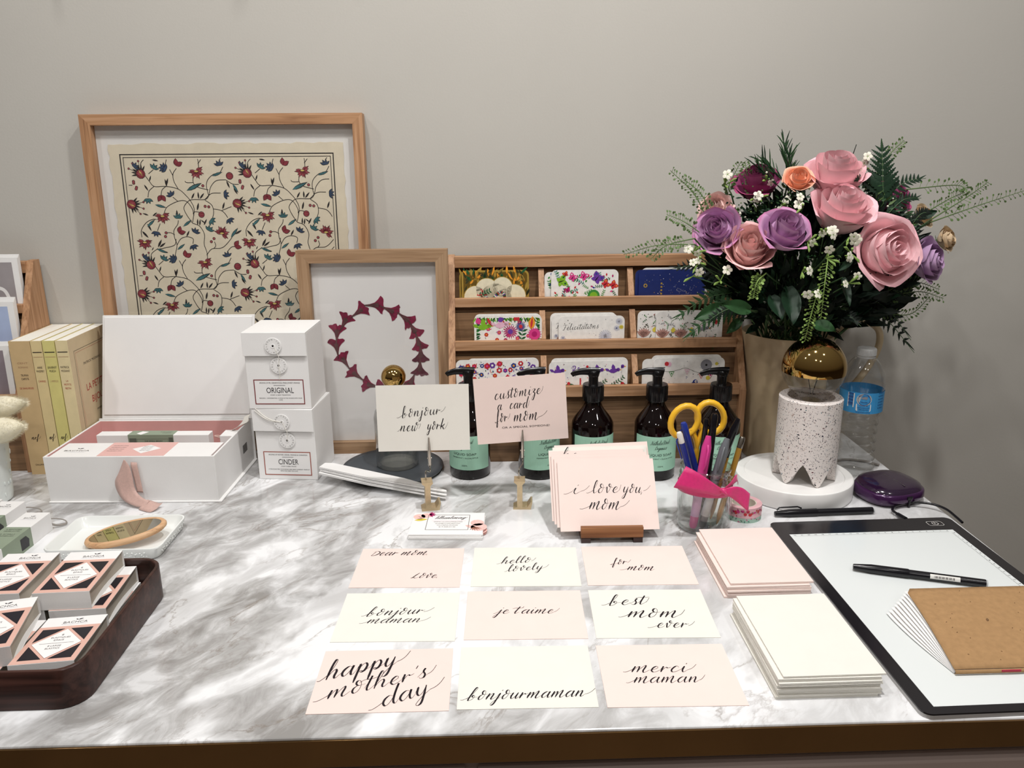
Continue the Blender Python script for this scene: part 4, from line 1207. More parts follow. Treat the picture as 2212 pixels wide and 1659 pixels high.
mb = MB(); mb.tube(cat_rom([(-.0118, -.006, .066), (-.018, -.008, .068), (-.0225, -.006, .069), (-.0185, -.003, .0685), (-.0118, -.002, .067)], 5), .0011, 'ribbon_pink', 6)
mb.build('string_loop', sc_, loc=(0, 0, 0))
tg = thing('paper_tag', 'crumpled cream paper tag hooked over the gift box right rim', 'tag', local(gb, .133, .062, .074))
def ribbon_strip(pts, wd, k, n=8):
    h = lambda c, a: Vector(a).normalized() * wd / 2
    return strip([(Vector(c) - h(c, a), Vector(c) + h(c, a)) for c, a in pts], k, n)
mb = ribbon_strip([((0, .026, .012), (1, .3, .4)), ((-.002, .018, .010), (1, -.2, .1)), ((-.001, .008, .006), (1, .4, -.3)), ((-.006, -.012, .004), (.6, .2, .3)), ((-.012, -.03, .0035), (.5, .1, .3))], .0095, 'paper_cream')
mb.build('tag_sheet', tg, loc=(0, 0, 0), smooth=50, solid=.0006)

# ================================================================= two cube cartons with button closures
mat('label_red', '#7c2f30', .6, var=0)
mat('label_rust', '#a0584a', .6, var=0)
mat('eyelet', '#9a9a9a', .3, 1.0, var=0)
def cube_carton(label, x, y, z, rz, wd, dp, ht, name, lines, redk, flapdz, seed):
    t = thing('carton', label, 'carton', (x, y, z), rz)
    mb = MB().box((-wd / 2, 0, 0), (wd / 2, dp, ht), 'white_board')
    mb.build('carton_body', t, loc=(0, 0, 0), smooth=0, bevel=.0010)
    fl = .037
    mb = MB()
    mb.box((-wd / 2 - .001, -.0042, ht - fl), (wd / 2, -.0030, ht + .0014), 'white_board')
    mb.box((-wd / 2 - .001, -.0030, ht + .0002), (wd / 2, dp, ht + .0014), 'white_board')
    mb.build('lid_flap', t, loc=(0, 0, 0), smooth=0, bevel=.0005)
    for bz, by in ((ht - .020, -.0050), (ht - fl - .0165, -.0008)):
        mb = MB()
        bxf = Matrix.Translation((-.0005 + (.004 if by > -.002 else -.001), by, bz)) @ Matrix.Rotation(rad(90), 4, 'X')
        mb.xf = bxf
        mb.lathe([(.0001, 0), (.0132, 0), (.0136, .0006), (.0132, .0012), (.0001, .0012)], 'white_board', 28, cap0=False, cap1=False)
        mb.xf = None
        s = Surf(mb, bxf @ Vector((0, 0, .0012)), (1, 0, 0), (0, 0, 1))
        a0 = seed * .7 + bz * 9
        for q, ch in enumerate('WOODLOT*WOODLOT*'):
            a = a0 + 2 * PI * q / 16
            s.text(ch, .0092 * math.cos(a), .0092 * math.sin(a), .0026, 'greytext', rot=a - PI / 2, xs=.8)
        bt = mb.build('button_disc', t, loc=(0, 0, 0), smooth=40)
        mb = MB(); mb.xf = bxf @ Matrix.Translation((0, 0, .0012))
        mb.lathe([(.0015, .0002), (.0032, .0006), (.0036, 0)], 'paper_white', 18, cap0=False, cap1=False)
        mb.lathe([(.00001, .0003), (.0017, .0003)], 'black', 14, cap0=False, cap1=False)
        mb.build('eyelet', bt, loc=(0, 0, 0))
    mb = MB()
    s = Surf(mb, (0, -.0001, 0), (1, 0, 0), (0, 0, 1))
    lx0, lx1, lz0, lz1 = -wd * .395, wd * .405, .008, .050
    s.rect(lx0, lz0, lx1, lz1, 'paper_white', .8)
    s.frame(lx0, lz0, lx1, lz1, .0015, redk, 1.6)
    s.text(lines[0], .002, lz1 - .0068, .0024, 'ink', width=.066, l=1.6)
    s.rect(-.008, lz1 - .0102, .011, lz1 - .0096, 'ink', 1.6)
    s.text(name, .002, lz1 - .0228, .0098, 'ink', width=.0445 if len(name) > 6 else .034, l=1.6)
    s.text(lines[1], .002, lz1 - .0272, .0020, 'ink', width=.033 if len(name) > 6 else .026, l=1.6)
    s.text(lines[2], .002, lz1 - .0325, .0020, 'ink', width=.070, l=1.6)
    s.text(lines[3], .002, lz1 - .0355, .0020, 'ink', width=len(lines[3]) * .0013, l=1.6)
    mb.build('front_label', t, loc=(0, 0, 0), smooth=0)
    mb = MB()
    mb.tube(cat_rom([(.0, -.0064, ht - .020), (.004, -.006, ht - .032), (.0062, -.0055, ht - fl - .002), (.004, -.003, ht - fl - .0165)], 5), .0005, 'paper_cream', 5)
    if seed == 2:
        mb.tube(cat_rom([(0, -.0066, ht - .020), (-.016, -.0066, ht - .017), (-.030, -.006, ht - .010), (-.044, -.0055, ht + .003)], 6), .0006, 'paper_cream', 5)
        mb.tube(cat_rom([(0, -.0066, ht - .020), (-.018, -.0060, ht - .0185), (-.032, -.0060, ht - .012), (-.046, -.005, ht - .001)], 6), .0006, 'paper_cream', 5)
    else:
        mb.tube(cat_rom([(.004, -.003, ht - fl - .0165), (.005, -.0028, ht - fl - .030), (.003, -.0015, ht - fl - .040)], 5), .0005, 'paper_cream', 5)
    mb.build('string', t, loc=(0, 0, 0))
    return t
cube_carton('white square carton labelled CINDER standing on marble beneath another carton', -.337, 1.271, 0, rad(-6), .1005, .098, .1238, 'CINDER',
    ('AROMAS OF VETIVER, CEDAR, ORANGE & CINNAMON', 'COZY CABIN MAGIC', 'A CRACKLING FIRE, GOOD BOOKS AND GREAT COMPANY. WARM UP', 'WITH THE ONES YOU LOVE.'), 'label_rust', 0, 2)
cube_carton('white square carton labelled ORIGINAL stacked on the CINDER carton', -.3395, 1.2685, .1256, rad(-3), .1020, .098, .1270, 'ORIGINAL',
    ('AROMAS OF FIR, CEDARWOOD, PINE & SWEET ORANGE', 'START A NEW TRADITION', 'PEACEFUL + INVIGORATING. A WALK IN THE WOODS WITH YOUR', 'LOVE.'), 'label_red', 0, 1)
# ================================================================= soap bottles
mat('amber', '#0d0505', .05, var=.05, spec=.45)
mat('pump_black', '#0d0c0e', .22, var=.04, spec=.5)
mat('label_green', '#a2d0b9', .55, var=.02)
mat('label_ink', '#1c2a24', .6, var=0)
def soap_bottle(label, x, y, rz, rl=0):
    t = thing('soap_bottle', label, 'bottle', (x, y, 0), rz, 'amber soap pump bottles in front of the oak rack')
    R = .0348
    mb = MB()
    prof = [(.0001, .0012), (.026, .0012), (.030, 0), (.0325, .0012), (R, .005), (R, .092)]
    for i in range(1, 13):
        u = i / 12
        prof.append((.0135 + (R - .0135) * (math.cos(PI * u) + 1) / 2 * (1 - .10 * math.sin(PI * u)), .092 + .038 * u))
    prof += [(.0135, .136)]
    mb.lathe(prof, 'amber', 40, cap0=False)
    mb.build('bottle_body', t, loc=(0, 0, 0), smooth=50)
    mb = MB()
    mb.lathe([(.0172, .132), (.0176, .133), (.0176, .157), (.0168, .159), (.0085, .159), (.0080, .160), (.0080, .176), (.0001, .176)], 'pump_black', 28)
    for i in range(30):
        a = 2 * PI * i / 30
        mb.box((.0174 * math.cos(a) - .0004, .0174 * math.sin(a) - .0004, .133), (.0174 * math.cos(a) + .0004, .0174 * math.sin(a) + .0004, .156), 'pump_black')
    mb.build('pump_collar', t, loc=(0, 0, 0), smooth=40)
    mb = MB()
    P = cat_rom([(.0095, 0, .1785), (.002, 0, .1800), (-.010, 0, .1806), (-.022, 0, .1800), (-.032, 0, .1772), (-.036, 0, .1745)], 4)
    rs = [.0088 - (.0052) * (i / (len(P) - 1)) ** .8 for i in range(len(P))]
    mb.tube(P, rs, 'pump_black', 12, flat=.52, up=(0, 1, 0))
    mb.lathe([(.0001, .172), (.0090, .173), (.0094, .178), (.0075, .1815), (.0001, .1825)], 'pump_black', 20, cap0=False, cap1=False)
    mb.build('pump_head', t, loc=(0, 0, 0), smooth=50)
    mb = MB()
    r2 = R + .00025
    def bent(a, b, l):
        th = rad(-90) + rl + a / r2
        return V((r2 + l) * math.cos(th), (r2 + l) * math.sin(th), b)
    s = Surf(mb, fn=bent)
    n = 22
    hw = .047
    mb.grid(lambda u, v: bent(-hw + 2 * hw * u, .0185 + .0595 * v, 0), n, 1, 'label_green')
    s.write('NathalieBond', (-.0175, .0640), (.0135, .0655), .0036, 'label_ink', slant=.35, sw0=.6, sw1=.3, thick=.00052, thin=.00024)
    s.write('Organics', (-.0105, .0560), (.0085, .0560), .0034, 'label_ink', slant=.35, sw0=.3, sw1=.2, thick=.00055, thin=.00025)
    s.text('LIQUID SOAP', 0, .0445, .0042, 'label_ink', width=.040)
    s.text('PEPPERMINT + EUCALYPTUS', 0, .0388, .0022, 'label_ink', width=.046)
    s.text('250ML', 0, .0255, .0022, 'label_ink', width=.010)
    mb.build('paper_label', t, loc=(0, 0, 0), smooth=0)
    return t
soap_bottle('amber soap pump bottle at the left, behind the bonjour new york card', -.0320, 1.2850, rad(0), rad(-14))
soap_bottle('amber soap pump bottle mostly hidden behind the pink customize card', .0850, 1.2790, rad(8), rad(20))
soap_bottle('amber soap pump bottle right of the pink customize card', .1740, 1.2705, rad(0), rad(14))
soap_bottle('amber soap pump bottle between the love you card and the pen jar', .2790, 1.2650, rad(-2), rad(8))
soap_bottle('amber soap pump bottle at the right, half behind the pen jar', .3840, 1.2600, rad(0), rad(0))

# ================================================================= gold topped bottle on a slate plate, white leaflets
mat('slate', '#3c4248', .38, var=.08, scale=60)
mat('gold_mirror', '#bb9a5c', .05, 1.0, var=.03, scale=30)
mat('clear_glass', '#ffffff', .02, var=0, trans=1.0, ior=1.46)
mat('liquid', '#efe9dc', .02, var=0, trans=1.0, ior=1.33)
thin_glass('thin_clear', (.965, .97, .965), 1.0, .02)
thin_glass('jar_clear', (.955, .965, .96), 1.9, .02)
thin_glass('thin_water', (.975, .97, .955), .5, .02)
pl = thing('plate', 'round dark slate plate under the glass bottle', 'plate', (-.1660, 1.3060, 0))
MB().lathe([(.0001, 0), (.075, 0), (.0855, .0045), (.087, .0075), (.0855, .0085), (.074, .0078), (.0725, .0072), (.0001, .0072)], 'slate', 56, cap0=False, cap1=False).build('plate_body', pl, loc=(0, 0, 0), smooth=40)
gbt = thing('glass_bottle', 'clear glass bottle with a gold sphere stopper on the slate plate', 'bottle', (-.1585, 1.3140, .0074))
mb = MB()
mb.lathe([(.0001, 0), (.034, 0), (.0365, .003), (.0368, .088), (.0345, .098), (.026, .107), (.015, .114), (.0125, .120), (.0125, .132)], 'jar_clear', 40, cap0=False, cap1=False)
mb.lathe([(.0001, .006), (.032, .006), (.0340, .009), (.0342, .086), (.032, .096)], 'jar_clear', 40, cap0=False, cap1=False)
mb.build('bottle_body', gbt, loc=(0, 0, 0), smooth=50)
MB().lathe([(.0001, .0062), (.0325, .0065), (.0330, .070), (.0001, .070)], 'thin_water', 36, cap0=False, cap1=False).build('liquid', gbt, loc=(0, 0, 0), smooth=50)
mb = MB(); mb.sphere((0, 0, .157), .0208, 'gold_mirror', 36, 20); mb.lathe([(.0085, .118), (.0092, .134), (.008, .137)], 'gold_mirror', 20)
mb.build('stopper', gbt, loc=(0, 0, 0), smooth=80)
for i, (dx, dy, dz, a, lab) in enumerate(((0, 0, 0, -22, 'lowest white folded leaflet, propped on the slate plate'), (.002, .002, .0042, -22.6, 'middle white folded leaflet of three on the slate plate'), (.001, .005, .0084, -21.6, 'topmost white folded leaflet pointing towards the brass stand'))):
    mb = MB()
    mb.prism([(-.115, -.009), (-.118, .012), (-.104, .020), (.030, .015), (.110, .002), (.113, -.003), (.108, -.005), (-.02, -.013)], 0, .0014, 'Z', 'paper_white')
    mb.prism([(-.115, -.009), (-.117, .012), (-.104, .018), (.030, .013), (.100, .001), (-.02, -.0125)], .0018, .0028, 'Z', 'paper_white')
    o = mb.build('folded_leaflet', loc=(-.172 + dx, 1.214 + dy, .0108 + dz), rot=(rad(-3), rad(3.2), rad(a)), smooth=0)
    tag(o, lab, 'leaflet')

# ================================================================= brass letter clip stands holding two cards
mat('brass_satin', '#cdb894', .36, .55, var=.10, scale=120, bump=.05)
mat('steel', '#b9b3aa', .25, 1.0, var=.05)
def letter_stand(label, x, y, rz, wire):
    t = thing('clip_stand', label, 'card stand', (x, y, 0), rz)
    mb = MB()
    # the capital L: serifed stem, foot with an upturned end, extruded front to back
    L_ = [(-.0130, 0), (.0140, 0), (.0165, .0120), (.0140, .0120), (.0085, .0036), (.0012, .0036), (.0012, .0402), (.0052, .0446), (.0052, .0462), (-.0115, .0462), (-.0115, .0446), (-.0068, .0405), (-.0068, .0040), (-.0130, .0016)]
    mb.prism(L_, 0, .022, 'Y', 'brass_satin')
    mb.build('letter_base', t, loc=(0, 0, 0), smooth=0, bevel=.0005)
    mb = MB()
    top = Vector(wire)
    mb.tube(cat_rom([(-.004, .012, .044), (-.004, .013, .060), (top.x, top.y - .003, top.z - .028), (top.x, top.y, top.z - .020)], 5), .0011, 'steel', 7)
    mb.tube(cat_rom([(top.x - .0022, top.y, top.z - .016), (top.x, top.y - .001, top.z - .021), (top.x + .0022, top.y, top.z - .016)], 4), .0010, 'steel', 6)
    mb.build('wire_stem', t, loc=(0, 0, 0), smooth=50)
    mb = MB()
    for dy in (-.0016, .0022):
        P = [(top.x, top.y + dy * 1.6, top.z - .018), (top.x, top.y + dy * 2.2, top.z - .008), (top.x, top.y + dy * 1.2, top.z + .008), (top.x, top.y + dy * .9, top.z + .020), (top.x, top.y + dy * .8, top.z + .026)]
        mb.tube(P, [.0019, .0024, .0020, .0014, .0010], 'steel', 8, flat=.45, up=(0, 1, 0))
    mb.tube([(top.x - .0034, top.y, top.z - .007), (top.x + .0034, top.y, top.z - .007)], .0012, 'steel', 8)
    mb.build('alligator_clip', t, loc=(0, 0, 0), smooth=50)
    return t
letter_stand('brass letter L clip stand holding the bonjour new york card', -.0905, 1.1350, rad(9), (.0035, .0265, .083))
letter_stand('brass letter L clip stand holding the pink customize card', .0490, 1.1330, rad(-3), (.0015, .0305, .092))
def up_card(name, label, c, u, tilt, paper, lines, w_=.14, h_=.1035, group=None):
    """card standing up: centre c, roll u (deg), leaning back by tilt (deg)"""
    mb = MB()
    mb.box((-w_ / 2, -.0003, -h_ / 2), (w_ / 2, .0003, h_ / 2), paper)
    s = Surf(mb, (0, -.0003, 0), (1, 0, 0), (0, 0, 1))
    for ln in lines:
        if ln[0].isupper() and len(ln[0]) > 9:
            s.text(ln[0], ln[1][0], ln[1][1], ln[3], 'ink', align='L', width=ln[2][0] - ln[1][0], rot=math.atan2(ln[2][1] - ln[1][1], ln[2][0] - ln[1][0]))
        else:
            s.write(ln[0], ln[1], ln[2], ln[3], 'ink', **(ln[4] if len(ln) > 4 else {}))
    o = mb.build(name, loc=c, smooth=0)
    o.rotation_mode = 'QUATERNION'
    o.rotation_quaternion = (Matrix.Rotation(rad(-tilt), 4, 'X') @ Matrix.Rotation(rad(-u), 4, 'Y')).to_quaternion()
    return tag(o, label, 'card', group)
up_card('greeting_card', 'cream card lettered bonjour new york held in a brass clip stand', (-.0987, 1.1662, .1396), .17, 3.4, 'paper_cream',
  [('bonjour', (-.0322, .0013), (.0265, .0059), .0083, dict(sw0=1.2, sw1=1.0, slant=.2)), ('new', (-.036, -.0202), (-.0083, -.020), .0086, dict(sw0=.6, sw1=.3, slant=.2)), ('york', (.005, -.0185), (.0332, -.0178), .0084, dict(sw0=0, sw1=0, slant=.2))])
up_card('greeting_card', 'pink card lettered customize a card for mom held in a brass clip stand', (.0505, 1.1718, .1496), 3.28, 3.4, 'paper_blush',
  [('customize', (-.0399, .0173), (.0321, .0221), .0086, dict(sw0=0, sw1=.3, slant=.2)), ('a', (-.0365, .0008), (-.0291, .0008), .0083, dict(sw0=0, sw1=0, slant=.15)), ('card', (-.0178, .0015), (.0104, .0014), .0084, dict(sw0=0, sw1=.2, slant=.15)),
   ('for', (-.0389, -.0184), (-.0219, -.0175), .0088, dict(sw0=0, sw1=.5, slant=.15)), ('mom', (-.0128, -.0189), (.0255, -.0182), .0098, dict(sw0=0, sw1=1.6, slant=.15)), ('OR A SPECIAL SOMEONE!', (-.0312, -.0289), (.0422, -.0301), .0030)])

# ================================================================= business cards
mat('bloom_pink', '#efc4bd', .6, var=.12, scale=200)
mat('bloom_brown', '#a06a58', .6, var=0)
for i in range(5):
    rn = random.Random(i + 40)
    mb = MB().box((-.0525, -.036, 0), (.0525, .036, .0013), 'paper_white')
    s = Surf(mb, (0, 0, .0013), (1, 0, 0), (0, 1, 0))
    s.disc(.043, .002, .010, 'bloom_pink', 12); s.disc(.046, -.012, .012, 'bloom_pink', 12); s.leaf(.026, -.006, .020, .009, -.5, 'bloom_pink')
    for q in range(6): s.leaf(.040, -.012, .012, .002, -2.2 + q * .35, 'bloom_brown', 2)
    if i == 4:
        s.disc(-.044, .022, .009, 'bloom_pink', 12); s.disc(-.034, .026, .008, 'bloom_pink', 12); s.leaf(-.050, .010, .02, .008, .2, 'cyel'); s.leaf(-.046, .022, .010, .002, -.5, 'bloom_brown', 2)
        for q in range(5): s.leaf(-.030, .029, .010, .0035, -.9 + q * .5, 'cmag', 2)
        s.frame(-.031, -.021, .031, .028, .0008, 'greytext', 1.5)
        s.write('lillianliming', (-.020, .0145), (.024, .0155), .0042, 'ink', slant=.5, sw0=.4, sw1=.4, thick=.00075, thin=.0003, l=2)
        s.line([(-.024, .008), (.026, .008)], .0004, 'cpale', 2)
        for q, tx in enumerate(('WWW.LILLIANLIMING.COM', 'LILLIAN@LILLIANLIMING.COM', 'LILLIANLIMING', '617.555.0142')):
            s.text(tx, 0, .0035 - q * .0055, .0026, 'greytext', width=.042 - q * .006, l=2)
    o = mb.build('business_card', loc=(-.0612 + rn.uniform(-.0012, .0012), 1.0745 + (4 - i) * -.0008 + rn.uniform(-.0008, .0008), i * .0016), rot=(0, 0, rad(-3.2 + rn.uniform(-.6, .6))), smooth=0)
    tag(o, 'white floral business card with a script name, topmost of its pile' if i == 4 else 'white business card at the bottom of the small pile' if i == 0 else 'white floral business card inside the small pile', 'business card', None if i in (0, 4) else 'business cards under the top one')

# ================================================================= wooden easel with a fan of cards
wood('walnut', 'X', '#9a6a44', '#80522f', '#5a3620')
mat('dark_leg', '#3a2825', .5, var=.1, scale=90)
ez = thing('card_easel', 'small dark wooden easel stand carrying leaning pink and cream cards', 'easel', (.1705, 1.0300, 0), rad(-.8))
mb = MB().prism([(-.0135, .0080), (.008, .0080), (.008, .0112), (-.0046, .0122), (-.0046, .0235), (-.0135, .0235)], -.0435, .0435, 'X', 'walnut')
mb.build('front_ledge', ez, loc=(0, 0, 0), smooth=0, bevel=.0012)
for sx_ in (-1, 1):
    mb = MB().prism([(-.0130, 0), (.052, 0), (.108, .060), (.100, .064), (.050, .0070), (.008, .0078), (-.0130, .0078)], sx_ * .0365 - .0065, sx_ * .0365 + .0065, 'X', 'dark_leg')
    mb.build('leg', ez, loc=(0, 0, 0), smooth=0, bevel=.001)
MB().box((-.0295, .093, .051), (.0295, .098, .058), 'walnut').build('crossbar', ez, loc=(0, 0, 0), smooth=0, bevel=.0008)
tl = 37.5
cx, cy, cz = .169, 1.0598, .0549
nb = Vector((0, math.cos(rad(tl)), -math.sin(rad(tl))))    # away from the viewer, into the pile
upv = Vector((0, math.sin(rad(tl)), math.cos(rad(tl))))
fan = [  # (depth, shift right, shift up, roll, paper)
 (0, 0, 0, .27, 'paper_pink', 'pink card lettered i love you mom at the front of the easel'),
 (.0040, -.004, .007, .2, 'paper_pink', 'plain pink card directly behind the i love you card'),
 (.0080, -.0075, .013, .5, 'paper_pink', 'second pink card behind the i love you card'),
 (.0120, -.0105, .019, .6, 'paper_pink', 'pink card with lettering tips peeking over the easel pile'),
 (.0160, -.0095, .0225, 1.2, 'paper_cream', 'cream card in the middle of the easel pile'),
 (.0200, -.004, .0275, .4, 'paper_cream', 'pale cream card near the back of the easel pile'),
 (.0240, .000, .0335, 1.6, 'paper_pink', 'pink card standing highest at the back of the easel pile'),
]
for i, (dd, dx, du, ro, pk, lb) in enumerate(fan):
    c = Vector((cx + dx, cy, cz)) + nb * dd + upv * du * .95
    ls = [('i', (-.0521, .0018), (-.0391, .0021), .0086, dict(sw0=1.6, sw1=1.6, slant=.3)), ('love', (-.022, .0024), (.0161, .0022), .0088, dict(sw0=1.2, sw1=.2, slant=.25)), ('you,', (.0216, .0021), (.0510, .0007), .0086, dict(sw0=0, sw1=1.2, slant=.25)), ('mom', (-.0286, -.0207), (.0161, -.0221), .0100, dict(sw0=1.6, sw1=1.3, slant=.3))] if i == 0 else \
         [('he', (-.052, .0395), (-.028, .0395), .0085, dict(sw0=0, sw1=0))] if i == 3 else []
    up_card('greeting_card', lb, c, ro, tl, pk, ls)
# ================================================================= pen jar
mat('plastic_blue', '#22358c', .3, var=.05)
mat('plastic_pink', '#d23f8e', .35, var=.05)
mat('plastic_lilac', '#c99cc4', .4, var=.04)
mat('plastic_grey', '#6d7176', .35, var=.05)
mat('plastic_lgrey', '#b9bbbc', .4, var=.04)
mat('plastic_black', '#121116', .22, var=.04)
mat('plastic_white', '#e6e4df', .4, var=.03)
mat('plastic_yellow', '#eab52e', .32, var=.04)
mat('pencil_gold', '#b58a3a', .35, .4, var=.06)
mat('ribbon_magenta', '#d0216f', .38, var=.06, scale=260, sheen=.5)
JX, JY = .3110, 1.0660
jar = thing('mason_jar', 'clear glass mason jar with a magenta ribbon, full of pens', 'jar', (JX, JY, 0))
mb = MB()
outp = [(.0001, .001), (.028, .001), (.033, 0), (.0372, .003), (.0385, .008), (.0385, .062), (.0372, .067), (.0355, .071), (.0352, .074), (.0372, .0755), (.0352, .0785), (.0350, .081), (.0368, .0825), (.0350, .085), (.0350, .0885), (.0362, .090), (.0362, .0935), (.0350, .0945)]
inn = [(.0335, .0935), (.0328, .088), (.0325, .074), (.0350, .066), (.0360, .060), (.0360, .009), (.033, .005), (.0001, .0045)]
mb.lathe(outp + inn, 'jar_clear', 44, cap0=False, cap1=False)
for q in range(5):
    a = rad(-78 + q * 19)
    mb.sphere((.0388 * math.cos(a), .0388 * math.sin(a), .026 + .006 * math.sin(q * 2.)), .0022, 'thin_clear', 8, 6)
for z_, r_ in ((.0935, .0356), (.0825, .0362), (.0755, .0366), (.0045, .0345)):
    mb.tube([(r_ * math.cos(2 * PI * q / 40), r_ * math.sin(2 * PI * q / 40), z_) for q in range(41)], .0013, 'jar_clear', 8, caps=False)
mb.build('jar_glass', jar, loc=(0, 0, 0), smooth=50)
mb = MB()
mb.grid(lambda u, v: ((.0388 + .0004 * math.sin(v * 9)) * math.cos(2 * PI * u), (.0388 + .0004 * math.sin(v * 9)) * math.sin(2 * PI * u), .056 + .0135 * v - .005 * math.sin(2 * PI * u + .5)), 48, 3, 'ribbon_magenta')
mb.build('ribbon_band', jar, loc=(0, 0, 0), smooth=60, solid=.0005)
kx, ky, kz = .0140, -.0410, .0715
# left tail: wide satin end fanning from the knot to a slanted cut
mb = strip([((kx, ky, kz + .003), (kx, ky, kz - .003)), ((kx - .010, ky - .003, kz + .010), (kx - .009, ky - .002, kz - .006)), ((kx - .026, ky - .004, kz + .022), (kx - .024, ky - .006, kz - .001)), ((kx - .042, ky - .001, kz + .032), (kx - .046, ky - .007, kz + .003)), ((kx - .053, ky + .004, kz + .037), (kx - .071, ky - .004, kz + .009))], 'ribbon_magenta')
mb.build('ribbon_tail', jar, loc=(0, 0, 0), smooth=70, solid=.0006)
mb = strip([((kx, ky, kz + .003), (kx, ky, kz - .003)), ((kx + .012, ky - .003, kz + .008), (kx + .007, ky - .004, kz - .006)), ((kx + .026, ky - .001, kz + .005), (kx + .018, ky - .003, kz - .014)), ((kx + .0385, ky + .001, kz - .005), (kx + .036, ky - .004, kz - .030))], 'ribbon_magenta')
mb.build('ribbon_tail', jar, loc=(0, 0, 0), smooth=70, solid=.0006)
mb = strip([((kx - .001, ky, kz + .003), (kx + .002, ky, kz - .001)), ((kx + .009, ky - .002, kz + .014), (kx + .013, ky, kz + .010)), ((kx + .017, ky + .004, kz + .022), (kx + .021, ky + .006, kz + .012)), ((kx + .022, ky + .012, kz + .020), (kx + .024, ky + .012, kz + .004))], 'ribbon_magenta')
mb.build('ribbon_loop', jar, loc=(0, 0, 0), smooth=70, solid=.0006)
mb = MB(); mb.sphere((kx, ky + .001, kz), .0052, 'ribbon_magenta', 14, 10, .9); mb.tube([(kx - .005, ky - .002, kz + .004), (kx, ky - .005, kz), (kx + .004, ky - .002, kz - .004)], .002, 'ribbon_magenta', 8)
mb.build('ribbon_knot', jar, loc=(0, 0, 0), smooth=70)

def axis_root(name, label, cat, top, bot, group=None):
    """Empty at the lower end with local +Z up the shaft"""
    t = Vector(top); b = Vector(bot)
    o = thing(name, label, cat, tuple(b), 0, group)
    o.rotation_mode = 'QUATERNION'
    o.rotation_quaternion = (t - b).to_track_quat('Z', 'Y')
    return o, (t - b).length
def marker(label, top, bot, kcap, kbody, r=.0060, cap=.055, clip=True, roll=0):
    o, L_ = axis_root('felt_marker', label, 'marker', top, bot)
    mb = MB(); mb.lathe([(r * .55, 0), (r * .85, .004), (r * .9, .02), (r * .9, L_ - cap + .002)], kbody, 18)
    mb.lathe([(r * .905, .018), (r * .905, L_ - cap - .012)], 'plastic_lilac' if kbody == 'plastic_pink' else 'plastic_lgrey', 18, cap0=False, cap1=False)
    mb.build('barrel', o, loc=(0, 0, 0), smooth=50)
    mb = MB(); mb.lathe([(r, L_ - cap), (r * 1.03, L_ - cap + .002), (r, L_ - .016), (r * .62, L_ - .003), (r * .55, L_), (.0001, L_)], kcap, 18, cap1=False)
    mb.build('cap', o, loc=(0, 0, 0), smooth=50)
    if clip:
        a = roll
        mb = MB(); mb.tube([(r * .8 * math.cos(a), r * .8 * math.sin(a), L_ - .012), (r * 1.6 * math.cos(a), r * 1.6 * math.sin(a), L_ - .018), (r * 1.6 * math.cos(a), r * 1.6 * math.sin(a), L_ - .042), (r * 1.15 * math.cos(a), r * 1.15 * math.sin(a), L_ - .047)], .0016, kcap, 8)
        mb.build('clip', o, loc=(0, 0, 0), smooth=50)
    return o
def pen(name, label, top, bot, kb, kt, r=.0042, tipk=None, clip=True, roll=-1.5):
    o, L_ = axis_root(name, label, 'pen', top, bot)
    mb = MB(); mb.lathe([(.0006, -.001), (.0009, 0), (r * .9, .013), (r, .02), (r, L_ - .016)], kb, 16)
    mb.build('barrel', o, loc=(0, 0, 0), smooth=50)
    mb = MB(); mb.lathe([(r * 1.02, L_ - .0165), (r * 1.02, L_ - .003), (r * .75, L_), (.0001, L_)], kt, 16, cap1=False)
    mb.build('end_cap', o, loc=(0, 0, 0), smooth=50)
    if clip:
        ca, sa = math.cos(roll), math.sin(roll)
        mb = MB(); mb.tube([(r * .9 * ca, r * .9 * sa, L_ - .008), (r * 1.7 * ca, r * 1.7 * sa, L_ - .012), (r * 1.5 * ca, r * 1.5 * sa, L_ - .040)], .0011, kb, 6)
        mb.build('clip', o, loc=(0, 0, 0), smooth=50)
    return o
pen('ballpoint_pen', 'blue ballpoint with a white push end leaning left in the jar', (.2690, 1.066, .1449), (.3110, 1.072, .008), 'plastic_blue', 'plastic_white')
pen('ballpoint_pen', 'blue capped pen behind the white tipped one in the jar', (.2775, 1.078, .1550), (.3220, 1.080, .008), 'plastic_blue', 'plastic_blue', .0048)
marker('pink felt marker leaning left in the jar front', (.3085, 1.056, .1420), (.2905, 1.044, .0075), 'plastic_pink', 'plastic_pink', .0068, .060, roll=PI * .8)
marker('grey felt marker beside the pink one in the jar', (.3345, 1.054, .1385), (.3035, 1.046, .0075), 'plastic_grey', 'plastic_grey', .0066, .060, roll=PI * .8)
pen('ballpoint_pen', 'black pen with a shiny clip rising behind the pink marker', (.3200, 1.072, .1700), (.3090, 1.062, .008), 'plastic_black', 'plastic_black', .0048)
pen('ballpoint_pen', 'thin black pen with clip inside the scissor loop', (.3100, 1.076, .1610), (.3000, 1.080, .008), 'plastic_black', 'plastic_black', .0038)
marker('thick black brush pen leaning right in the jar', (.3530, 1.070, .1620), (.3110, 1.086, .008), 'plastic_black', 'plastic_black', .0060, .06, roll=0)
pen('pencil', 'golden pencil with a shiny metal ferrule leaning right in the jar', (.3590, 1.062, .1380), (.3270, 1.050, .010), 'pencil_gold', 'steel', .0040, clip=False)
pen('pencil', 'brown pencil resting low along the right wall of the jar', (.3460, 1.078, .1180), (.3240, 1.072, .008), 'pencil_gold', 'plastic_black', .0036, clip=False)
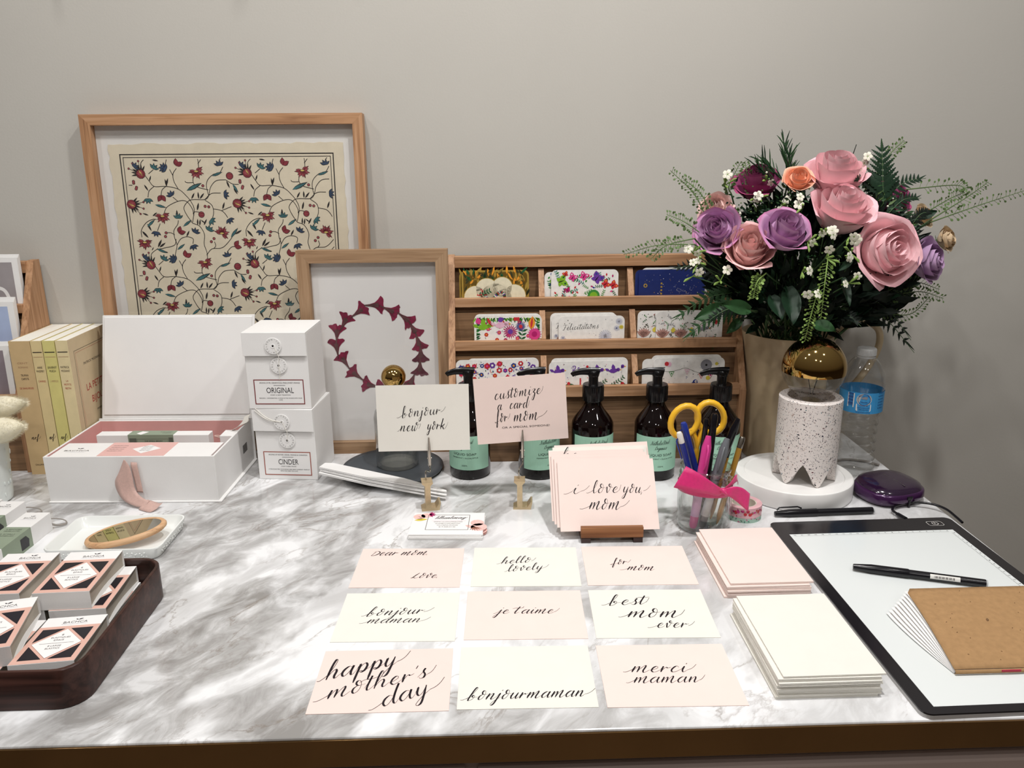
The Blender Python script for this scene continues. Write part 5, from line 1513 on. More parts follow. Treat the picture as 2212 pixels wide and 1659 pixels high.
# scissors
scs = thing('scissors', 'scissors with yellow looped handles standing in the pen jar', 'scissors', (.3010, 1.0850, .008), 0)
for sgn, nm in ((-1, 0), (1, 1)):
    cx_, cz_ = (-.0205, .147) if sgn < 0 else (.0175, .151)
    pts = []
    for q in range(20):
        a = 2 * PI * q / 20 + (rad(60) if sgn < 0 else rad(110))
        ex = .0190 * math.cos(a); ez = .0240 * math.sin(a)
        tl_ = rad(-22 * -sgn)
        pts.append((cx_ + ex * math.cos(tl_) - ez * math.sin(tl_), .001 * sgn, cz_ + ex * math.sin(tl_) + ez * math.cos(tl_)))
    pts.append(pts[0]); pts.append(pts[1])
    mb = MB(); mb.tube(pts, .0050, 'plastic_yellow', 10, flat=.9)
    mb.tube(cat_rom([(cx_ * .45, 0, cz_ - .012), (-.004 * -sgn * .6, 0, .118), (-.001 * sgn, 0, .098), (.001 * -sgn, 0, .080)], 5), [.0050 - .00012 * i for i in range(16)], 'plastic_yellow', 10, flat=.8)
    mb.build('handle', scs, loc=(0, 0, 0), smooth=60)
    MB().prism([(-.004, .085), (.004, .085), (.0005 * sgn, 0)], -.0006 + .0007 * sgn, .0006 + .0007 * sgn, 'Y', 'steel').build('blade', scs, loc=(0, 0, 0), smooth=0)

# ================================================================= two rolls of washi tape
mat('washi_pink', '#e9b9c0', .5, var=.0)
mat('washi_green', '#a9c9b9', .5, var=.0)
mat('kraft_core', '#d8cfc2', .7, var=.05)
def tape_roll(label, z, h, k, seed):
    rn = random.Random(seed)
    t = thing('tape_roll', label, 'tape', (.3795, 1.0950, z))
    R, ri = .0262, .0170
    mb = MB(); mb.lathe([(ri + .0015, 0), (R, 0), (R, h), (ri + .0015, h), (ri + .0015, 0)], k, 40, cap0=False, cap1=False)
    s = Surf(mb, fn=lambda a, b, l: V((R + l) * math.cos(a / R), (R + l) * math.sin(a / R), b))
    for q in range(46):
        a = -R * PI + 2 * R * PI * q / 46
        if k == 'washi_pink':
            s.disc(a, rn.uniform(.004, h - .004), rn.uniform(.0016, .0030), rn.choice(('cmag', 'cred', 'cpink', 'cpale', 'cred')), 7)
            s.leaf(a + .001, rn.uniform(.002, h - .002), .004, .0014, rn.uniform(0, 6), rn.choice(('ctaupe', 'cmag', 'cgrey')), 2)
        else:
            s.leaf(a, rn.uniform(.001, h - .001), .0035, .0014, rn.uniform(0, 6), rn.choice(('cdgreen', 'cteal', 'cpink')), 1)
    mb.build('tape_band', t, loc=(0, 0, 0), smooth=40)
    MB().lathe([(ri, .0002), (ri + .0015, .0002), (ri + .0015, h - .0002), (ri, h - .0002), (ri, .0002)], 'kraft_core', 36, cap0=False, cap1=False).build('cardboard_core', t, loc=(0, 0, 0), smooth=40)
tape_roll('roll of green patterned washi tape under the pink roll', 0, .0072, 'washi_green', 1)
tape_roll('roll of pink floral washi tape stacked on the green roll', .0074, .0155, 'washi_pink', 2)

# ================================================================= white marble disc, terrazzo lamp
mat('disc_white', '#f1f0ee', .35, var=.02, scale=14)
dc = thing('marble_disc', 'round white marble disc with a chipped rim under the terrazzo lamp', 'serving board', (.4885, 1.1880, 0))
MB().lathe([(.0001, 0), (.087, 0), (.0895, .0012), (.0905, .0035), (.0905, .0270), (.0898, .0290), (.0882, .0300), (.0770, .0300), (.0760, .0290), (.0001, .0290)], 'disc_white', 72, cap0=False, cap1=False).build('disc_body', dc, loc=(0, 0, 0), smooth=32)
def terrazzo(key):
    m = bpy.data.materials.new(key)
    m.use_nodes = True
    n = m.node_tree
    L = n.links.new
    b = n.nodes['Principled BSDF']
    t = n.nodes.new('ShaderNodeTexCoord')
    prev = None
    for sc, thr, den, loc in ((400, .32, .42, 0), (215, .26, .68, 5)):
        nz = n.nodes.new('ShaderNodeTexNoise'); nz.inputs['Scale'].default_value = sc * .9
        mp = n.nodes.new('ShaderNodeMapping'); mp.inputs['Location'].default_value = (loc, loc, loc)
        L(t.outputs['Object'], mp.inputs[0]); L(mp.outputs[0], nz.inputs['Vector'])
        ad = n.nodes.new('ShaderNodeMixRGB'); ad.blend_type = 'LINEAR_LIGHT'; ad.inputs[0].default_value = .0035
        L(mp.outputs[0], ad.inputs[1]); L(nz.outputs['Color'], ad.inputs[2])
        vo = n.nodes.new('ShaderNodeTexVoronoi'); vo.inputs['Scale'].default_value = sc
        L(ad.outputs[0], vo.inputs['Vector'])
        lt = n.nodes.new('ShaderNodeMath'); lt.operation = 'LESS_THAN'; lt.inputs[1].default_value = thr
        L(vo.outputs['Distance'], lt.inputs[0])
        sp = n.nodes.new('ShaderNodeSeparateColor'); L(vo.outputs['Color'], sp.inputs[0])
        gt = n.nodes.new('ShaderNodeMath'); gt.operation = 'GREATER_THAN'; gt.inputs[1].default_value = den
        L(sp.outputs[0], gt.inputs[0])
        mu = n.nodes.new('ShaderNodeMath'); mu.operation = 'MULTIPLY'
        L(lt.outputs[0], mu.inputs[0]); L(gt.outputs[0], mu.inputs[1])
        cr = n.nodes.new('ShaderNodeValToRGB'); cr.color_ramp.interpolation = 'CONSTANT'
        el = cr.color_ramp.elements
        el[0].position, el[0].color = 0, lin('#27242a')
        el[1].position, el[1].color = .93, lin('#5c2a30')
        for p_, c_ in ((.32, '#6b6468'), (.55, '#a08c86'), (.70, '#3c3a4a'), (.80, '#c0a79b'), (.90, '#2a6470')):
            z = el.new(p_); z.color = lin(c_)
        L(sp.outputs[1], cr.inputs[0])
        mx = n.nodes.new('ShaderNodeMixRGB')
        L(mu.outputs[0], mx.inputs[0]); L(cr.outputs[0], mx.inputs[2])
        if prev is None: mx.inputs[1].default_value = lin('#e9e1dd')
        else: L(prev, mx.inputs[1])
        prev = mx.outputs[0]
    L(prev, b.inputs['Base Color'])
    b.inputs['Roughness'].default_value = .45
    M[key] = m
terrazzo('terrazzo')
LX, LY = .4980, 1.1720
lp = thing('table_lamp', 'speckled terrazzo table lamp with zigzag foot and gold-topped globe bulb', 'lamp', (LX, LY, .0291))
NA = 72
def zz(a):
    t = ((a / (2 * PI) * 6) + .42) % 1
    d = abs(t - .5) * 2           # 1 at the tips
    return max(0, .036 * (1 - max(0, d - .04) / .86) - .0)
mb = MB()
Ro, Ri, Ht = .0472, .0350, .134
vs, fs = [], []
for i in range(NA):
    a = 2 * PI * i / NA
    z0 = max(.0, min(.036, zz(a)))
    c, s_ = math.cos(a), math.sin(a)
    vs += [(Ro * c, Ro * s_, z0), (Ro * c, Ro * s_, Ht - .0015), ((Ro - .0015) * c, (Ro - .0015) * s_, Ht), (Ri * c, Ri * s_, Ht), (Ri * c, Ri * s_, Ht - .012), (Ri * c, Ri * s_, z0 * 1.0)]
for i in range(NA):
    j = (i + 1) % NA
    for q in range(5):
        fs.append((i * 6 + q, j * 6 + q, j * 6 + q + 1, i * 6 + q + 1))
    fs.append((i * 6 + 5, j * 6 + 5, j * 6, i * 6))
mb.add(vs, fs, 'terrazzo')
mb.lathe([(.0001, Ht - .012), (Ri, Ht - .012)], 'terrazzo', NA, cap0=False, cap1=False)
mb.build('terrazzo_base', lp, loc=(0, 0, 0), smooth=40)
BR, BZ = .0475, .1790
def sph(a0, a1, n):
    return [(max(.0001, BR * math.cos(rad(a0 + (a1 - a0) * i / n))), BZ + BR * math.sin(rad(a0 + (a1 - a0) * i / n))) for i in range(n + 1)]
bu = MB(); bu.lathe(sph(-62, -8, 14), 'thin_clear', 48, cap0=False, cap1=False)
bu.lathe([(.0150, .1235), (.0165, .130), (sph(-62, -62, 1)[0][0], sph(-62, -62, 1)[0][1])], 'thin_clear', 40, cap0=False, cap1=False)
bulb = bu.build('globe_bulb', lp, loc=(0, 0, 0), smooth=60)
bu = MB(); bu.lathe(sph(-8, 90, 22), 'gold_mirror', 48, cap0=False, cap1=False)
bu.build('gold_cap', bulb, loc=(0, 0, 0), smooth=80)
bu = MB(); bu.lathe([(.0001, .1222), (.0140, .1225), (.0145, .128), (.0001, .128)], 'steel', 24, cap0=False, cap1=False); bu.tube([(0, 0, .128), (0, 0, .150)], .0028, 'thin_clear', 8)
for q in range(4):
    a = q * PI / 2 + .4
    bu.tube([(.002 * math.cos(a), .002 * math.sin(a), .138), (.011 * math.cos(a), .011 * math.sin(a), .168), (.006 * math.cos(a + .7), .006 * math.sin(a + .7), .172)], .0004, 'plastic_black', 5)
bu.build('filament_mount', bulb, loc=(0, 0, 0), smooth=50)
mat('cord_grey', '#8f8983', .5, var=.03)
mb = MB(); mb.tube(cat_rom([(.0, .036, .004), (.018, .060, .0040), (.048, .078, .0045), (.078, .100, -.0080), (.098, .124, -.0265), (.125, .134, -.0265), (.156, .126, -.0265), (.176, .106, -.0265)], 6), .0022, 'cord_grey', 8)
mb.build('cord', lp, loc=(0, 0, 0), smooth=60)

# ================================================================= water bottle
mat('water_label', '#3f95cf', .45, var=.05)
mat('label_navy', '#24347c', .5, var=0)
mat('cap_white', '#d5d6d6', .45, var=.03, trans=.15)
thin_glass('pet', (.965, .97, .97), 1.7, .03)
wb = thing('water_bottle', 'clear plastic water bottle with white cap and blue label', 'bottle', (.6200, 1.2600, 0))
prof = [(.0001, .004), (.018, .003), (.026, 0), (.0315, .003), (.0325, .010)]
for i in range(33):
    z = .014 + .092 * i / 32
    prof.append((.0306 + .0022 * math.cos(2 * PI * (z - .014) / .0155) * (1 - .3 * i / 32) - .0018 * math.sin(PI * i / 32), z))
prof += [(.0335, .109), (.0340, .112), (.0340, .152), (.0345, .154), (.0346, .159), (.0335, .163), (.0325, .166), (.0322, .170)]
for i in range(1, 9):
    u = i / 8
    prof.append((.0322 - (.0322 - .0128) * u ** 1.15, .170 + .030 * math.sin(u * PI / 2)))
prof += [(.0126, .203), (.0126, .214)]
MB().lathe(prof, 'pet', 44, cap0=False, cap1=False).build('bottle_body', wb, loc=(0, 0, 0), smooth=50)
mb = MB(); mb.lathe([(.0150, .2045), (.0152, .2145), (.0140, .2160), (.0001, .2160)], 'cap_white', 36, cap0=False, cap1=False)
mb.lathe([(.0145, .2005), (.0150, .2035)], 'cap_white', 36, cap0=False, cap1=False)
for i in range(48):
    a = 2 * PI * i / 48
    mb.box((.0150 * math.cos(a) - .0003, .0150 * math.sin(a) - .0003, .205), (.0150 * math.cos(a) + .0003, .0150 * math.sin(a) + .0003, .2140), 'cap_white')
mb.build('screw_cap', wb, loc=(0, 0, 0), smooth=40)
mb = MB()
rl_ = .0344
bl = lambda a, b, l: V((rl_ + l) * math.cos(rad(-108) + a / rl_), (rl_ + l) * math.sin(rad(-108) + a / rl_), b)
mb.grid(lambda u, v: bl(rl_ * 2 * PI * u, 1.0 * .1130 + .0350 * v, 0), 48, 1, 'water_label')
s = Surf(mb, fn=bl)
for q in range(4): s.disc(.0, .1370, .0118, 'plastic_white', 24, 1, ry=.0105)
s.ring(0, .1370, .0092, .0006, 'label_navy', 20, 2)
s.text('Good Food, Good Life', 0, .1420, .0020, 'label_navy', l=2, width=.016)
s.leaf(-.005, .1385, .010, .004, .3, 'cgrey', 2); s.leaf(.002, .137, .006, .004, 1.2, 'cgrey', 2)
s.text('Nestle', 0, .1316, .0030, 'label_navy', l=2)
s.poly(rrect(-.0115, .1175, .0115, .1300, .002), 'plastic_white', 1.2)
s.text('Good to talk', 0, .1262, .0022, 'label_navy', l=2, width=.013); s.text('nestlewaters.com', 0, .1225, .0020, 'label_navy', l=2, width=.019); s.text('1-800-555-0100', 0, .1192, .0018, 'label_navy', l=2, width=.015)
s.text('NUTRITIONAL COMPASS', 0, .1145, .0018, 'label_navy', width=.022)
s.rect(-.026, .1225, -.015, .1465, 'plastic_white', 1)
for q in range(12): s.rect(-.0252, .1255 + q * .0018, -.0165, .1255 + q * .0018 + (.0011 if q % 3 else .0006), 'label_navy', 2)
for q in range(6): s.text('NUTRITION', .030, .146 - q * .005, .0026, 'label_navy', width=.012)
mb.build('label', wb, loc=(0, 0, 0), smooth=0)

# ================================================================= purple gadget, cables
mat('purple_gloss', '#26122c', .14, var=.08, spec=.6, coat=.5)
mat('purple_side', '#3f1c48', .22, .3, var=.06, coat=.4)
mo = thing('computer_mouse', 'rounded glossy purple mouse lying beside the water bottle', 'mouse', (.6270, 1.1520, 0), rad(18))
def sq(a, rx, ry, p=2.6):
    c, s_ = math.cos(a), math.sin(a)
    return (rx * abs(c) ** (2 / p) * (1 if c >= 0 else -1), ry * abs(s_) ** (2 / p) * (1 if s_ >= 0 else -1))
def shell(prof, k, n=40):
    mb = MB(); vs, fs = [], []
    for rx, ry, z, ti in prof:
        for i in range(n):
            x, y = sq(2 * PI * i / n, rx, ry)
            vs.append((x, y, z + ti * y))
    for j in range(len(prof) - 1):
        for i in range(n):
            fs.append((j * n + i, j * n + (i + 1) % n, (j + 1) * n + (i + 1) % n, (j + 1) * n + i))
    fs.append(tuple(range(n))[::-1]); fs.append(tuple((len(prof) - 1) * n + i for i in range(n)))
    mb.add(vs, fs, k)
    return mb
shell([(.040, .034, 0, 0), (.047, .040, .003, 0), (.051, .044, .010, 0), (.0505, .0435, .019, 0), (.0480, .041, .0225, .04)], 'purple_side').build('lower_shell', mo, loc=(0, 0, 0), smooth=60)
shell([(.0475, .0405, .0226, .04), (.0455, .0385, .0265, .06), (.038, .032, .0300, .06), (.024, .020, .0318, .05), (.008, .007, .0323, .05)], 'purple_gloss').build('top_shell', mo, loc=(0, 0, 0), smooth=60)
mb = MB()
for ya, yb in ((-.030, -.024), (-.022, -.018), (-.015, -.005), (.004, .016)):
    zz_ = lambda y: .0320 + .055 * y - (.9 * max(0, abs(y) - .008)) ** 2 * 2.2
    mb.tube([(.002, ya, zz_(ya)), (.002, yb, zz_(yb))], .0006, 'eyelet', 6)
mb.build('centre_seam', mo, loc=(0, 0, 0), smooth=0)
mb = MB(); mb.box((-.006, -.0455, .0135), (.004, -.0425, .0185), 'plastic_black'); mb.box((-.0025, -.0452, .001), (.0012, -.0425, .0135), 'plastic_black')
mb.build('front_catch', mo, loc=(0, 0, 0), smooth=0, bevel=.0008)

# ================================================================= light pad, pens, notebook
mat('pad_black', '#1c1a1e', .16, var=.05, scale=30, spec=.5)
mat('pad_screen', '#e3e8e8', .12, var=.006, scale=8, spec=.5)
mat('pad_side', '#b9b7b6', .5, var=.02)
pd = thing('light_pad', 'large black framed light pad with white drawing surface at desk right', 'light pad', (.5435, .8520, 0), rad(1.0))
mb = MB(); mb.prism(rrect(-.1345, -.2090, .1345, .2090, .010), .0, .0042, 'Z', 'pad_side')
mb.build('pad_body', pd, loc=(0, 0, 0), smooth=0, bevel=.001)
mb = MB()
mb.prism(rrect(-.1345, -.2090, .1345, .2090, .010), .0043, .0060, 'Z', 'pad_black')
s = Surf(mb, (0, 0, .006), (1, 0, 0), (0, 1, 0))
s.line(rrect(.0925, .1830, .1145, .1960, .003) + [rrect(.0925, .1830, .1145, .1960, .003)[0]], .0006, 'plastic_white', 2)
s.line([(.1035 + .0042 * math.cos(rad(60 - q * 12)), .1895 + .0042 * math.sin(rad(60 - q * 12))) for q in range(26)], .0008, 'plastic_white', 2)
s.rect(.1030, .1890, .1040, .1945, 'plastic_white', 2)
mb.build('pad_bezel', pd, loc=(0, 0, 0), smooth=0)
mb = MB()
sx0, sx1, sy0, sy1 = -.1190, .1175, -.1985, .1690
mb.box((sx0, sy0, .0058), (sx1, sy1, .00625), 'pad_screen')
s = Surf(mb, (0, 0, .00625), (1, 0, 0), (0, 1, 0))
for q in range(0, 221):
    x = sx1 - .010 - q * .001
    s.rect(x, sy1 - (.0075 if q % 10 == 0 else .0068), x + .00022, sy1 - .0055, 'greytext')
for q in range(23):
    s.text(str(q), sx1 - .010 - q * .010, sy1 - .0045, .0026, 'ink')
for q in range(0, 331):
    y = sy1 - .010 - q * .001
    s.rect(sx1 - (.0075 if q % 10 == 0 else .0068), y, sx1 - .0055, y + .00022, 'greytext')
for q in range(34):
    s.text(str(q), sx1 - .0032, sy1 - .011 - q * .010, .0026, 'ink')
mb.build('pad_screen', pd, loc=(0, 0, 0), smooth=0)
mb = MB()
mb.tube([(.0705, .2095, .0050), (.0670, .2260, .0052)], [.0040, .0036], 'plastic_black', 10, flat=.7)
mb.tube(cat_rom([(.0670, .2260, .0052), (.0660, .2390, .0056), (.0780, .2520, .006), (.1050, .2590, .0075), (.1300, .2500, .0090), (.1440, .2330, .0080), (.1490, .2120, .0040), (.1500, .1980, .0020)], 6), .0019, 'plastic_black', 8)
mb.build('power_cable', pd, loc=(0, 0, 0), smooth=60)

def brush_pen(label, p0, p1, clip, sticker=False):
    a, b = Vector(p0), Vector(p1)
    o = thing('brush_pen', label, 'pen', p0)
    o.rotation_euler = (0, 0, math.atan2(b.y - a.y, b.x - a.x))
    L_ = (b - a).length
    r = .0056
    def X(prof, k, name, n=20):
        mb = MB(); mb.xf = Matrix.Rotation(rad(90), 4, 'Y'); mb.lathe(prof, k, n); mb.xf = None
        return mb
    c = L_ * .42
    X([(.0001, 0), (r * .62, .0005), (r * .70, .004), (r * 1.02, .022), (r * 1.06, c), (r * .98, c + .001)], 'plastic_black', 'cap').build('cap', o, loc=(0, 0, 0), smooth=40)
    mb = X([(r * .92, c + .0005), (r * .92, c + .004), (r * .88, L_ - .004), (r * .86, L_ - .002)], 'plastic_black', 'barrel')
    mb.build('barrel', o, loc=(0, 0, 0), smooth=40)
    X([(r * .80, L_ - .0021), (r * .78, L_), (.0001, L_)], 'plastic_lgrey', 'end').build('end_plug', o, loc=(0, 0, 0), smooth=40)
    if clip:
        mb = MB(); mb.tube([(.004, .002, r * .8), (.008, .003, r * 1.45), (.036, .0035, r * 1.5), (.042, .003, r * 1.05)], .0012, 'plastic_black', 8)
        mb.build('clip', o, loc=(0, 0, 0), smooth=50)
    if sticker:
        mb = MB(); rr = r * .925
        f = lambda u, v, l: V(u, -(rr + l) * math.sin(v / rr), (rr + l) * math.cos(v / rr))
        mb.grid(lambda u, v: f(L_ * .58 + L_ * .22 * u, .0025 + .006 * v, 0), 2, 6, 'plastic_white')
        s = Surf(mb, fn=f)
        for q in range(18): s.rect(L_ * .61 + q * .0013, .0045, L_ * .61 + q * .0013 + (.0008 if q % 3 else .0004), .0072, 'ink')
        mb.build('barcode_sticker', o, loc=(0, 0, 0), smooth=0)
brush_pen('capped black brush pen lying on the marble above the light pad', (.4245, 1.0880, .0057), (.5770, 1.0930, .0057), True)
brush_pen('black brush pen with a barcode sticker lying on the light pad', (.4650, .9150, .0120), (.6110, .8655, .0120), False, True)

def kraft(key):
    mat(key, '#a9865f', .9, var=.08, scale=160, bump=.1, bscale=900, spec=.15)
kraft('kraft')
mat('kraft_spot', '#7d5f42', .9, var=0)
mat('thread_red', '#b5344a', .7, var=0)
nb_ = thing('notebook', 'kraft covered notebook with loose fanned pages lying on the light pad', 'notebook', (.4755, .7000, .0066))
mb = MB()
Wn, Hn = .200, .133
def cov(u, v, z=0):
    lift = .0055 + .0150 * math.sin(min(1, v * 1.15) * PI / 2)
    return ((.0 + .014 * v if u == 0 else 0) + Wn * u, Hn * v, lift + z)
def cg(u, v):
    x = .0135 * v * (1 - u) + Wn * u
    y = Hn * v
    rr = .010
    if v > .93 and u < .05: x += (v - .93) / .07 * .006
    return (x, y, .0052 + .0150 * math.sin(v * PI / 2))
mb.grid(cg, 24, 16, 'kraft')
s = Surf(mb, fn=lambda a, b, l: Vector(cg(a / Wn, b / Hn)) + V(0, 0, .0004 + l))
rn = random.Random(9)
for q in range(26): s.leaf(rn.uniform(.02, .19), rn.uniform(.01, .125), rn.uniform(.0008, .0022), .0007, rn.uniform(0, 6), 'kraft_spot')
s.leaf(.070, .068, .005, .003, 1.2, 'kraft_spot')
mb.build('front_cover', nb_, loc=(0, 0, 0), smooth=60, solid=.0007)
MB().grid(lambda u, v: (Wn * u, -.001 - .0018 * math.sin(PI * v), .0005 + .0047 * v), 4, 6, 'kraft').build('spine', nb_, loc=(0, 0, 0), smooth=60, solid=.0006)
MB().box((.048, -.0034, .0030), (.068, -.0024, .0052), 'thread_red').build('binding_thread', nb_, loc=(0, 0, 0), smooth=0)
for q in range(9):
    f = q / 8
    skew = -.016 * (1 - f) ** 1.2 + .010 * f
    mb = MB(); mb.grid(lambda u, v, f=f, skew=skew: (skew * math.sin(v * PI / 2) + .0015 * f + (Wn - .004) * u, (Hn - .004 - .016 * (1 - f)) * v, .0008 + .0036 * f + (.0008 + .0142 * f) * math.sin(v * PI / 2)), 3, 10, 'paper_white')
    mb.build('page', nb_, loc=(0, 0, 0), smooth=60)
MB().grid(lambda u, v: (.002 + (Wn - .002) * u, Hn * .95 * v, .0003), 2, 2, 'kraft').build('back_cover', nb_, loc=(0, 0, 0), smooth=0, solid=.0005)
# ================================================================= embossed vase with bunny tail grass
mat('porcelain', '#dfe4e2', .25, var=.02, scale=20, bump=.5, bscale=60, spec=.5)
mat('porcelain_plain', '#e9ecea', .18, var=.012, scale=20, spec=.5)
mat('bunny', '#efe9d3', .95, var=.05, scale=200, sheen=.5)
mat('stem_rose', '#b58a6e', .5, var=.1)
vs_ = thing('vase', 'pale embossed porcelain vase at the left edge holding bunny tail grass', 'vase', (-.7960, 1.2080, 0))
mb = MB()
pr = [(.026, 0), (.034, .002), (.0355, .010), (.0375, .050), (.0415, .098), (.0405, .101), (.0385, .098), (.034, .012), (.0001, .010)]
mb.lathe(pr, 'porcelain', 44, cap1=False)
rn = random.Random(2)
for q in range(60):
    a, z = rn.uniform(0, 2 * PI), rn.uniform(.012, .09)
    r = .0357 + (z - .01) * .058
    mb.sphere((r * math.cos(a), r * math.sin(a), z), rn.uniform(.0010, .0018), 'porcelain', 7, 5, 2.4)
mb.build('vase_body', vs_, loc=(0, 0, 0), smooth=50)
def bunny(label, base, mid, tip, r, seed):
    rn = random.Random(seed)
    t = thing('bunny_tail', label, 'dried grass', base, 0, None)
    B = Vector(base)
    m, e_ = Vector(mid) - B, Vector(tip) - B
    mb = MB(); mb.tube(cat_rom([(0, 0, 0), m * .5 + V(.002, 0, 0), m], 5), .0009, 'stem_rose', 6)
    mb.build('stem', t, loc=(0, 0, 0))
    mb = MB()
    ax = (e_ - m); L_ = ax.length; ax.normalize()
    qd = ax.to_track_quat('Z', 'Y').to_matrix()
    prof = [(0, .35), (.12, .8), (.3, 1), (.5, .92), (.75, .6), (.93, .25), (1, .02)]
    mb.xf = Matrix.Translation(m) @ qd.to_4x4()
    mb.lathe([(max(.0002, r * .78 * w_), L_ * .95 * h_) for h_, w_ in prof], 'bunny', 20, cap0=False, cap1=False)
    for q in range(2600):
        a, h_ = rn.uniform(0, 2 * PI), rn.uniform(0.02, .98)
        w_ = 0
        for (h0, w0), (h1, w1) in zip(prof, prof[1:]):
            if h0 <= h_ <= h1: w_ = w0 + (w1 - w0) * (h_ - h0) / (h1 - h0)
        p0 = V(r * .74 * w_ * math.cos(a), r * .74 * w_ * math.sin(a), L_ * .95 * h_)
        ln = rn.uniform(.004, .0085)
        d = V(math.cos(a + rn.uniform(-.3, .3)) * .55, math.sin(a) * .55, .85).normalized() * ln
        sd_ = V(-math.sin(a), math.cos(a), 0) * .00022
        mb.add([p0 - sd_, p0 + sd_, p0 + d], [(0, 1, 2)], 'bunny')
    mb.build('fluffy_head', t, loc=(0, 0, 0), smooth=60)
bunny('cream bunny tail grass head pointing right over the pale vase', (-.785, 1.208, .020), (-.7690, 1.198, .1170), (-.7065, 1.190, .1315), .0255, 5)
bunny('cream bunny tail grass head behind, higher at the left edge', (-.790, 1.214, .020), (-.7760, 1.222, .1480), (-.7185, 1.228, .1570), .0215, 6)

# ================================================================= white cartons with sage bands, left edge
def slim_carton(label, x, y, rz, text=True):
    t = thing('carton', label, 'carton', (x, y, 0), rz)
    wd, ln, h = .0355, .150, .0275
    mb = MB().box((-wd, -ln, 0), (0, 0, h), 'white_board')
    s = Surf(mb, (0, 0, h), (1, 0, 0), (0, 1, 0))
    s.text('BACHCA', -wd * .5, -.0215, .0045, 'greytext', width=.0175); s.line([(-wd * .82, -.0245), (-wd * .2, -.0245)], .0004, 'clg')
    s.leaf(-wd * .5, -.0145, .005, .0020, .5, 'ink'); s.leaf(-wd * .5, -.0145, .0032, .0014, 2.5, 'ink')
    mb.build('carton_body', t, loc=(0, 0, 0), smooth=0, bevel=.0005)
    mb = MB().box((-wd - .0004, -.113, -.0001), (.0004, -.0490, h + .0004), 'band_green')
    s = Surf(mb, (0, 0, h + .0004), (1, 0, 0), (0, 1, 0))
    for q, tx in enumerate(('2 BROSSES', 'DEMELANTES', '2 SMALL', 'HAIRBRUSH')):
        s.text(tx, -wd * .5, -.0580 - q * .0052 - (.004 if q > 1 else 0), .0028, 'band_dark', width=.022)
    s = Surf(mb, (.0004, 0, 0), (0, 1, 0), (0, 0, 1))
    s.poly([(-.0750, .004), (-.0580, .004), (-.0560, .014), (-.0620, .021), (-.0750, .021)], 'black', 1)
    mb.build('wrap_band', t, loc=(0, 0, 0), smooth=0)
    mb = MB(); mb.tube(cat_rom([(-.012, .0, .015), (-.004, .012, .012), (.006, .020, .006), (.012, .014, .0035), (.004, .006, .004), (-.008, .002, .010)], 5), .0016, 'cord_grey', 6, flat=.5)
    mb.build('string_loop', t, loc=(0, 0, 0), smooth=50)
slim_carton('white carton with sage band, nearest the porcelain tray', -.6400, 1.0980, rad(-3))
slim_carton('white carton with sage band, second from the porcelain tray', -.6985, 1.1400, rad(-3))
slim_carton('white carton mostly cut off at the left edge, third from the porcelain tray', -.7370, 1.1500, rad(-3))

# ================================================================= porcelain tray with hand mirror
pt = thing('tray', 'rectangular white embossed porcelain tray holding a wooden hand mirror', 'tray', (-.5240, 1.0490, 0), rad(-.5))
def rr_loft(levels, k, n=6, cap0=True, cap1=True):
    mb = MB(); vs, fs = [], []
    N = 4 * (n + 1)
    for hx_, hy_, r_, z in levels:
        vs += [(x, y, z) for x, y in rrect(-hx_, -hy_, hx_, hy_, r_, n)]
    for j in range(len(levels) - 1):
        for i in range(N):
            fs.append((j * N + i, j * N + (i + 1) % N, (j + 1) * N + (i + 1) % N, (j + 1) * N + i))
    if cap0: fs.append(tuple(range(N))[::-1])
    if cap1: fs.append(tuple((len(levels) - 1) * N + i for i in range(N)))
    mb.add(vs, fs, k)
    return mb
mb = rr_loft([(.070, .046, .012, 0), (.074, .050, .013, .001), (.0790, .0545, .014, .0165), (.0785, .0540, .014, .0180), (.0765, .0520, .013, .0180), (.0750, .0505, .012, .0160), (.0700, .0455, .010, .0045), (.066, .042, .009, .0030)], 'porcelain_plain')
rn = random.Random(8)
for sd_ in range(4):
    n_ = 60 if sd_ < 2 else 40
    for q in range(n_):
        f = (q + .5) / n_ * 2 - 1
        z = .0085 + .0035 * math.sin(q * 2.3)
        hx_, hy_ = .0740 + z * .28, .0500 + z * .28
        p = ((f * .062, -hy_, z), (f * .062, hy_, z), (hx_, f * .040, z), (-hx_, f * .040, z))[sd_]
        mb.sphere(p, .0015, 'porcelain_plain', 6, 4, .8)
mb.build('tray_body', pt, loc=(0, 0, 0), smooth=45)
wood('beech', 'X', '#dcb690', '#d3a980', '#c3946c')
mat('mirror_glass', '#dfe0de', .015, 1.0, var=0)
hm = thing('hand_mirror', 'oval wooden rimmed hand mirror leaning in the porcelain tray', 'mirror', (-.5110, 1.0475, .0175), 0, rot=(rad(4), rad(-7.5), rad(16)))
def oval(ax, ay, prof, k, n=56):
    mb = MB(); vs, fs = [], []
    for d, z in prof:
        for i in range(n):
            a = 2 * PI * i / n
            vs.append(((ax + d) * math.cos(a), (ay + d) * math.sin(a), z))
    for j in range(len(prof) - 1):
        for i in range(n):
            fs.append((j * n + i, j * n + (i + 1) % n, (j + 1) * n + (i + 1) % n, (j + 1) * n + i))
    mb.add(vs, fs, k); return mb, n, len(prof)
mb, n_, m_ = oval(.0540, .0290, [(-.012, -.0062), (-.004, -.0058), (0, -.0025), (.0005, .0005), (-.0012, .0032), (-.0042, .0042), (-.0062, .0034)], 'beech')
mb.f.append(tuple(range(n_))[::-1]); mb.m.append(0)
mb.build('wooden_rim', hm, loc=(0, 0, 0), smooth=60)
mb, n_, m_ = oval(.0540, .0290, [(-.0061, .0030), (-.0064, .0033)], 'mirror_glass')
mb.f.append(tuple(n_ + i for i in range(n_))); mb.m.append(0)
mb.build('mirror_glass', hm, loc=(0, 0, 0), smooth=0)

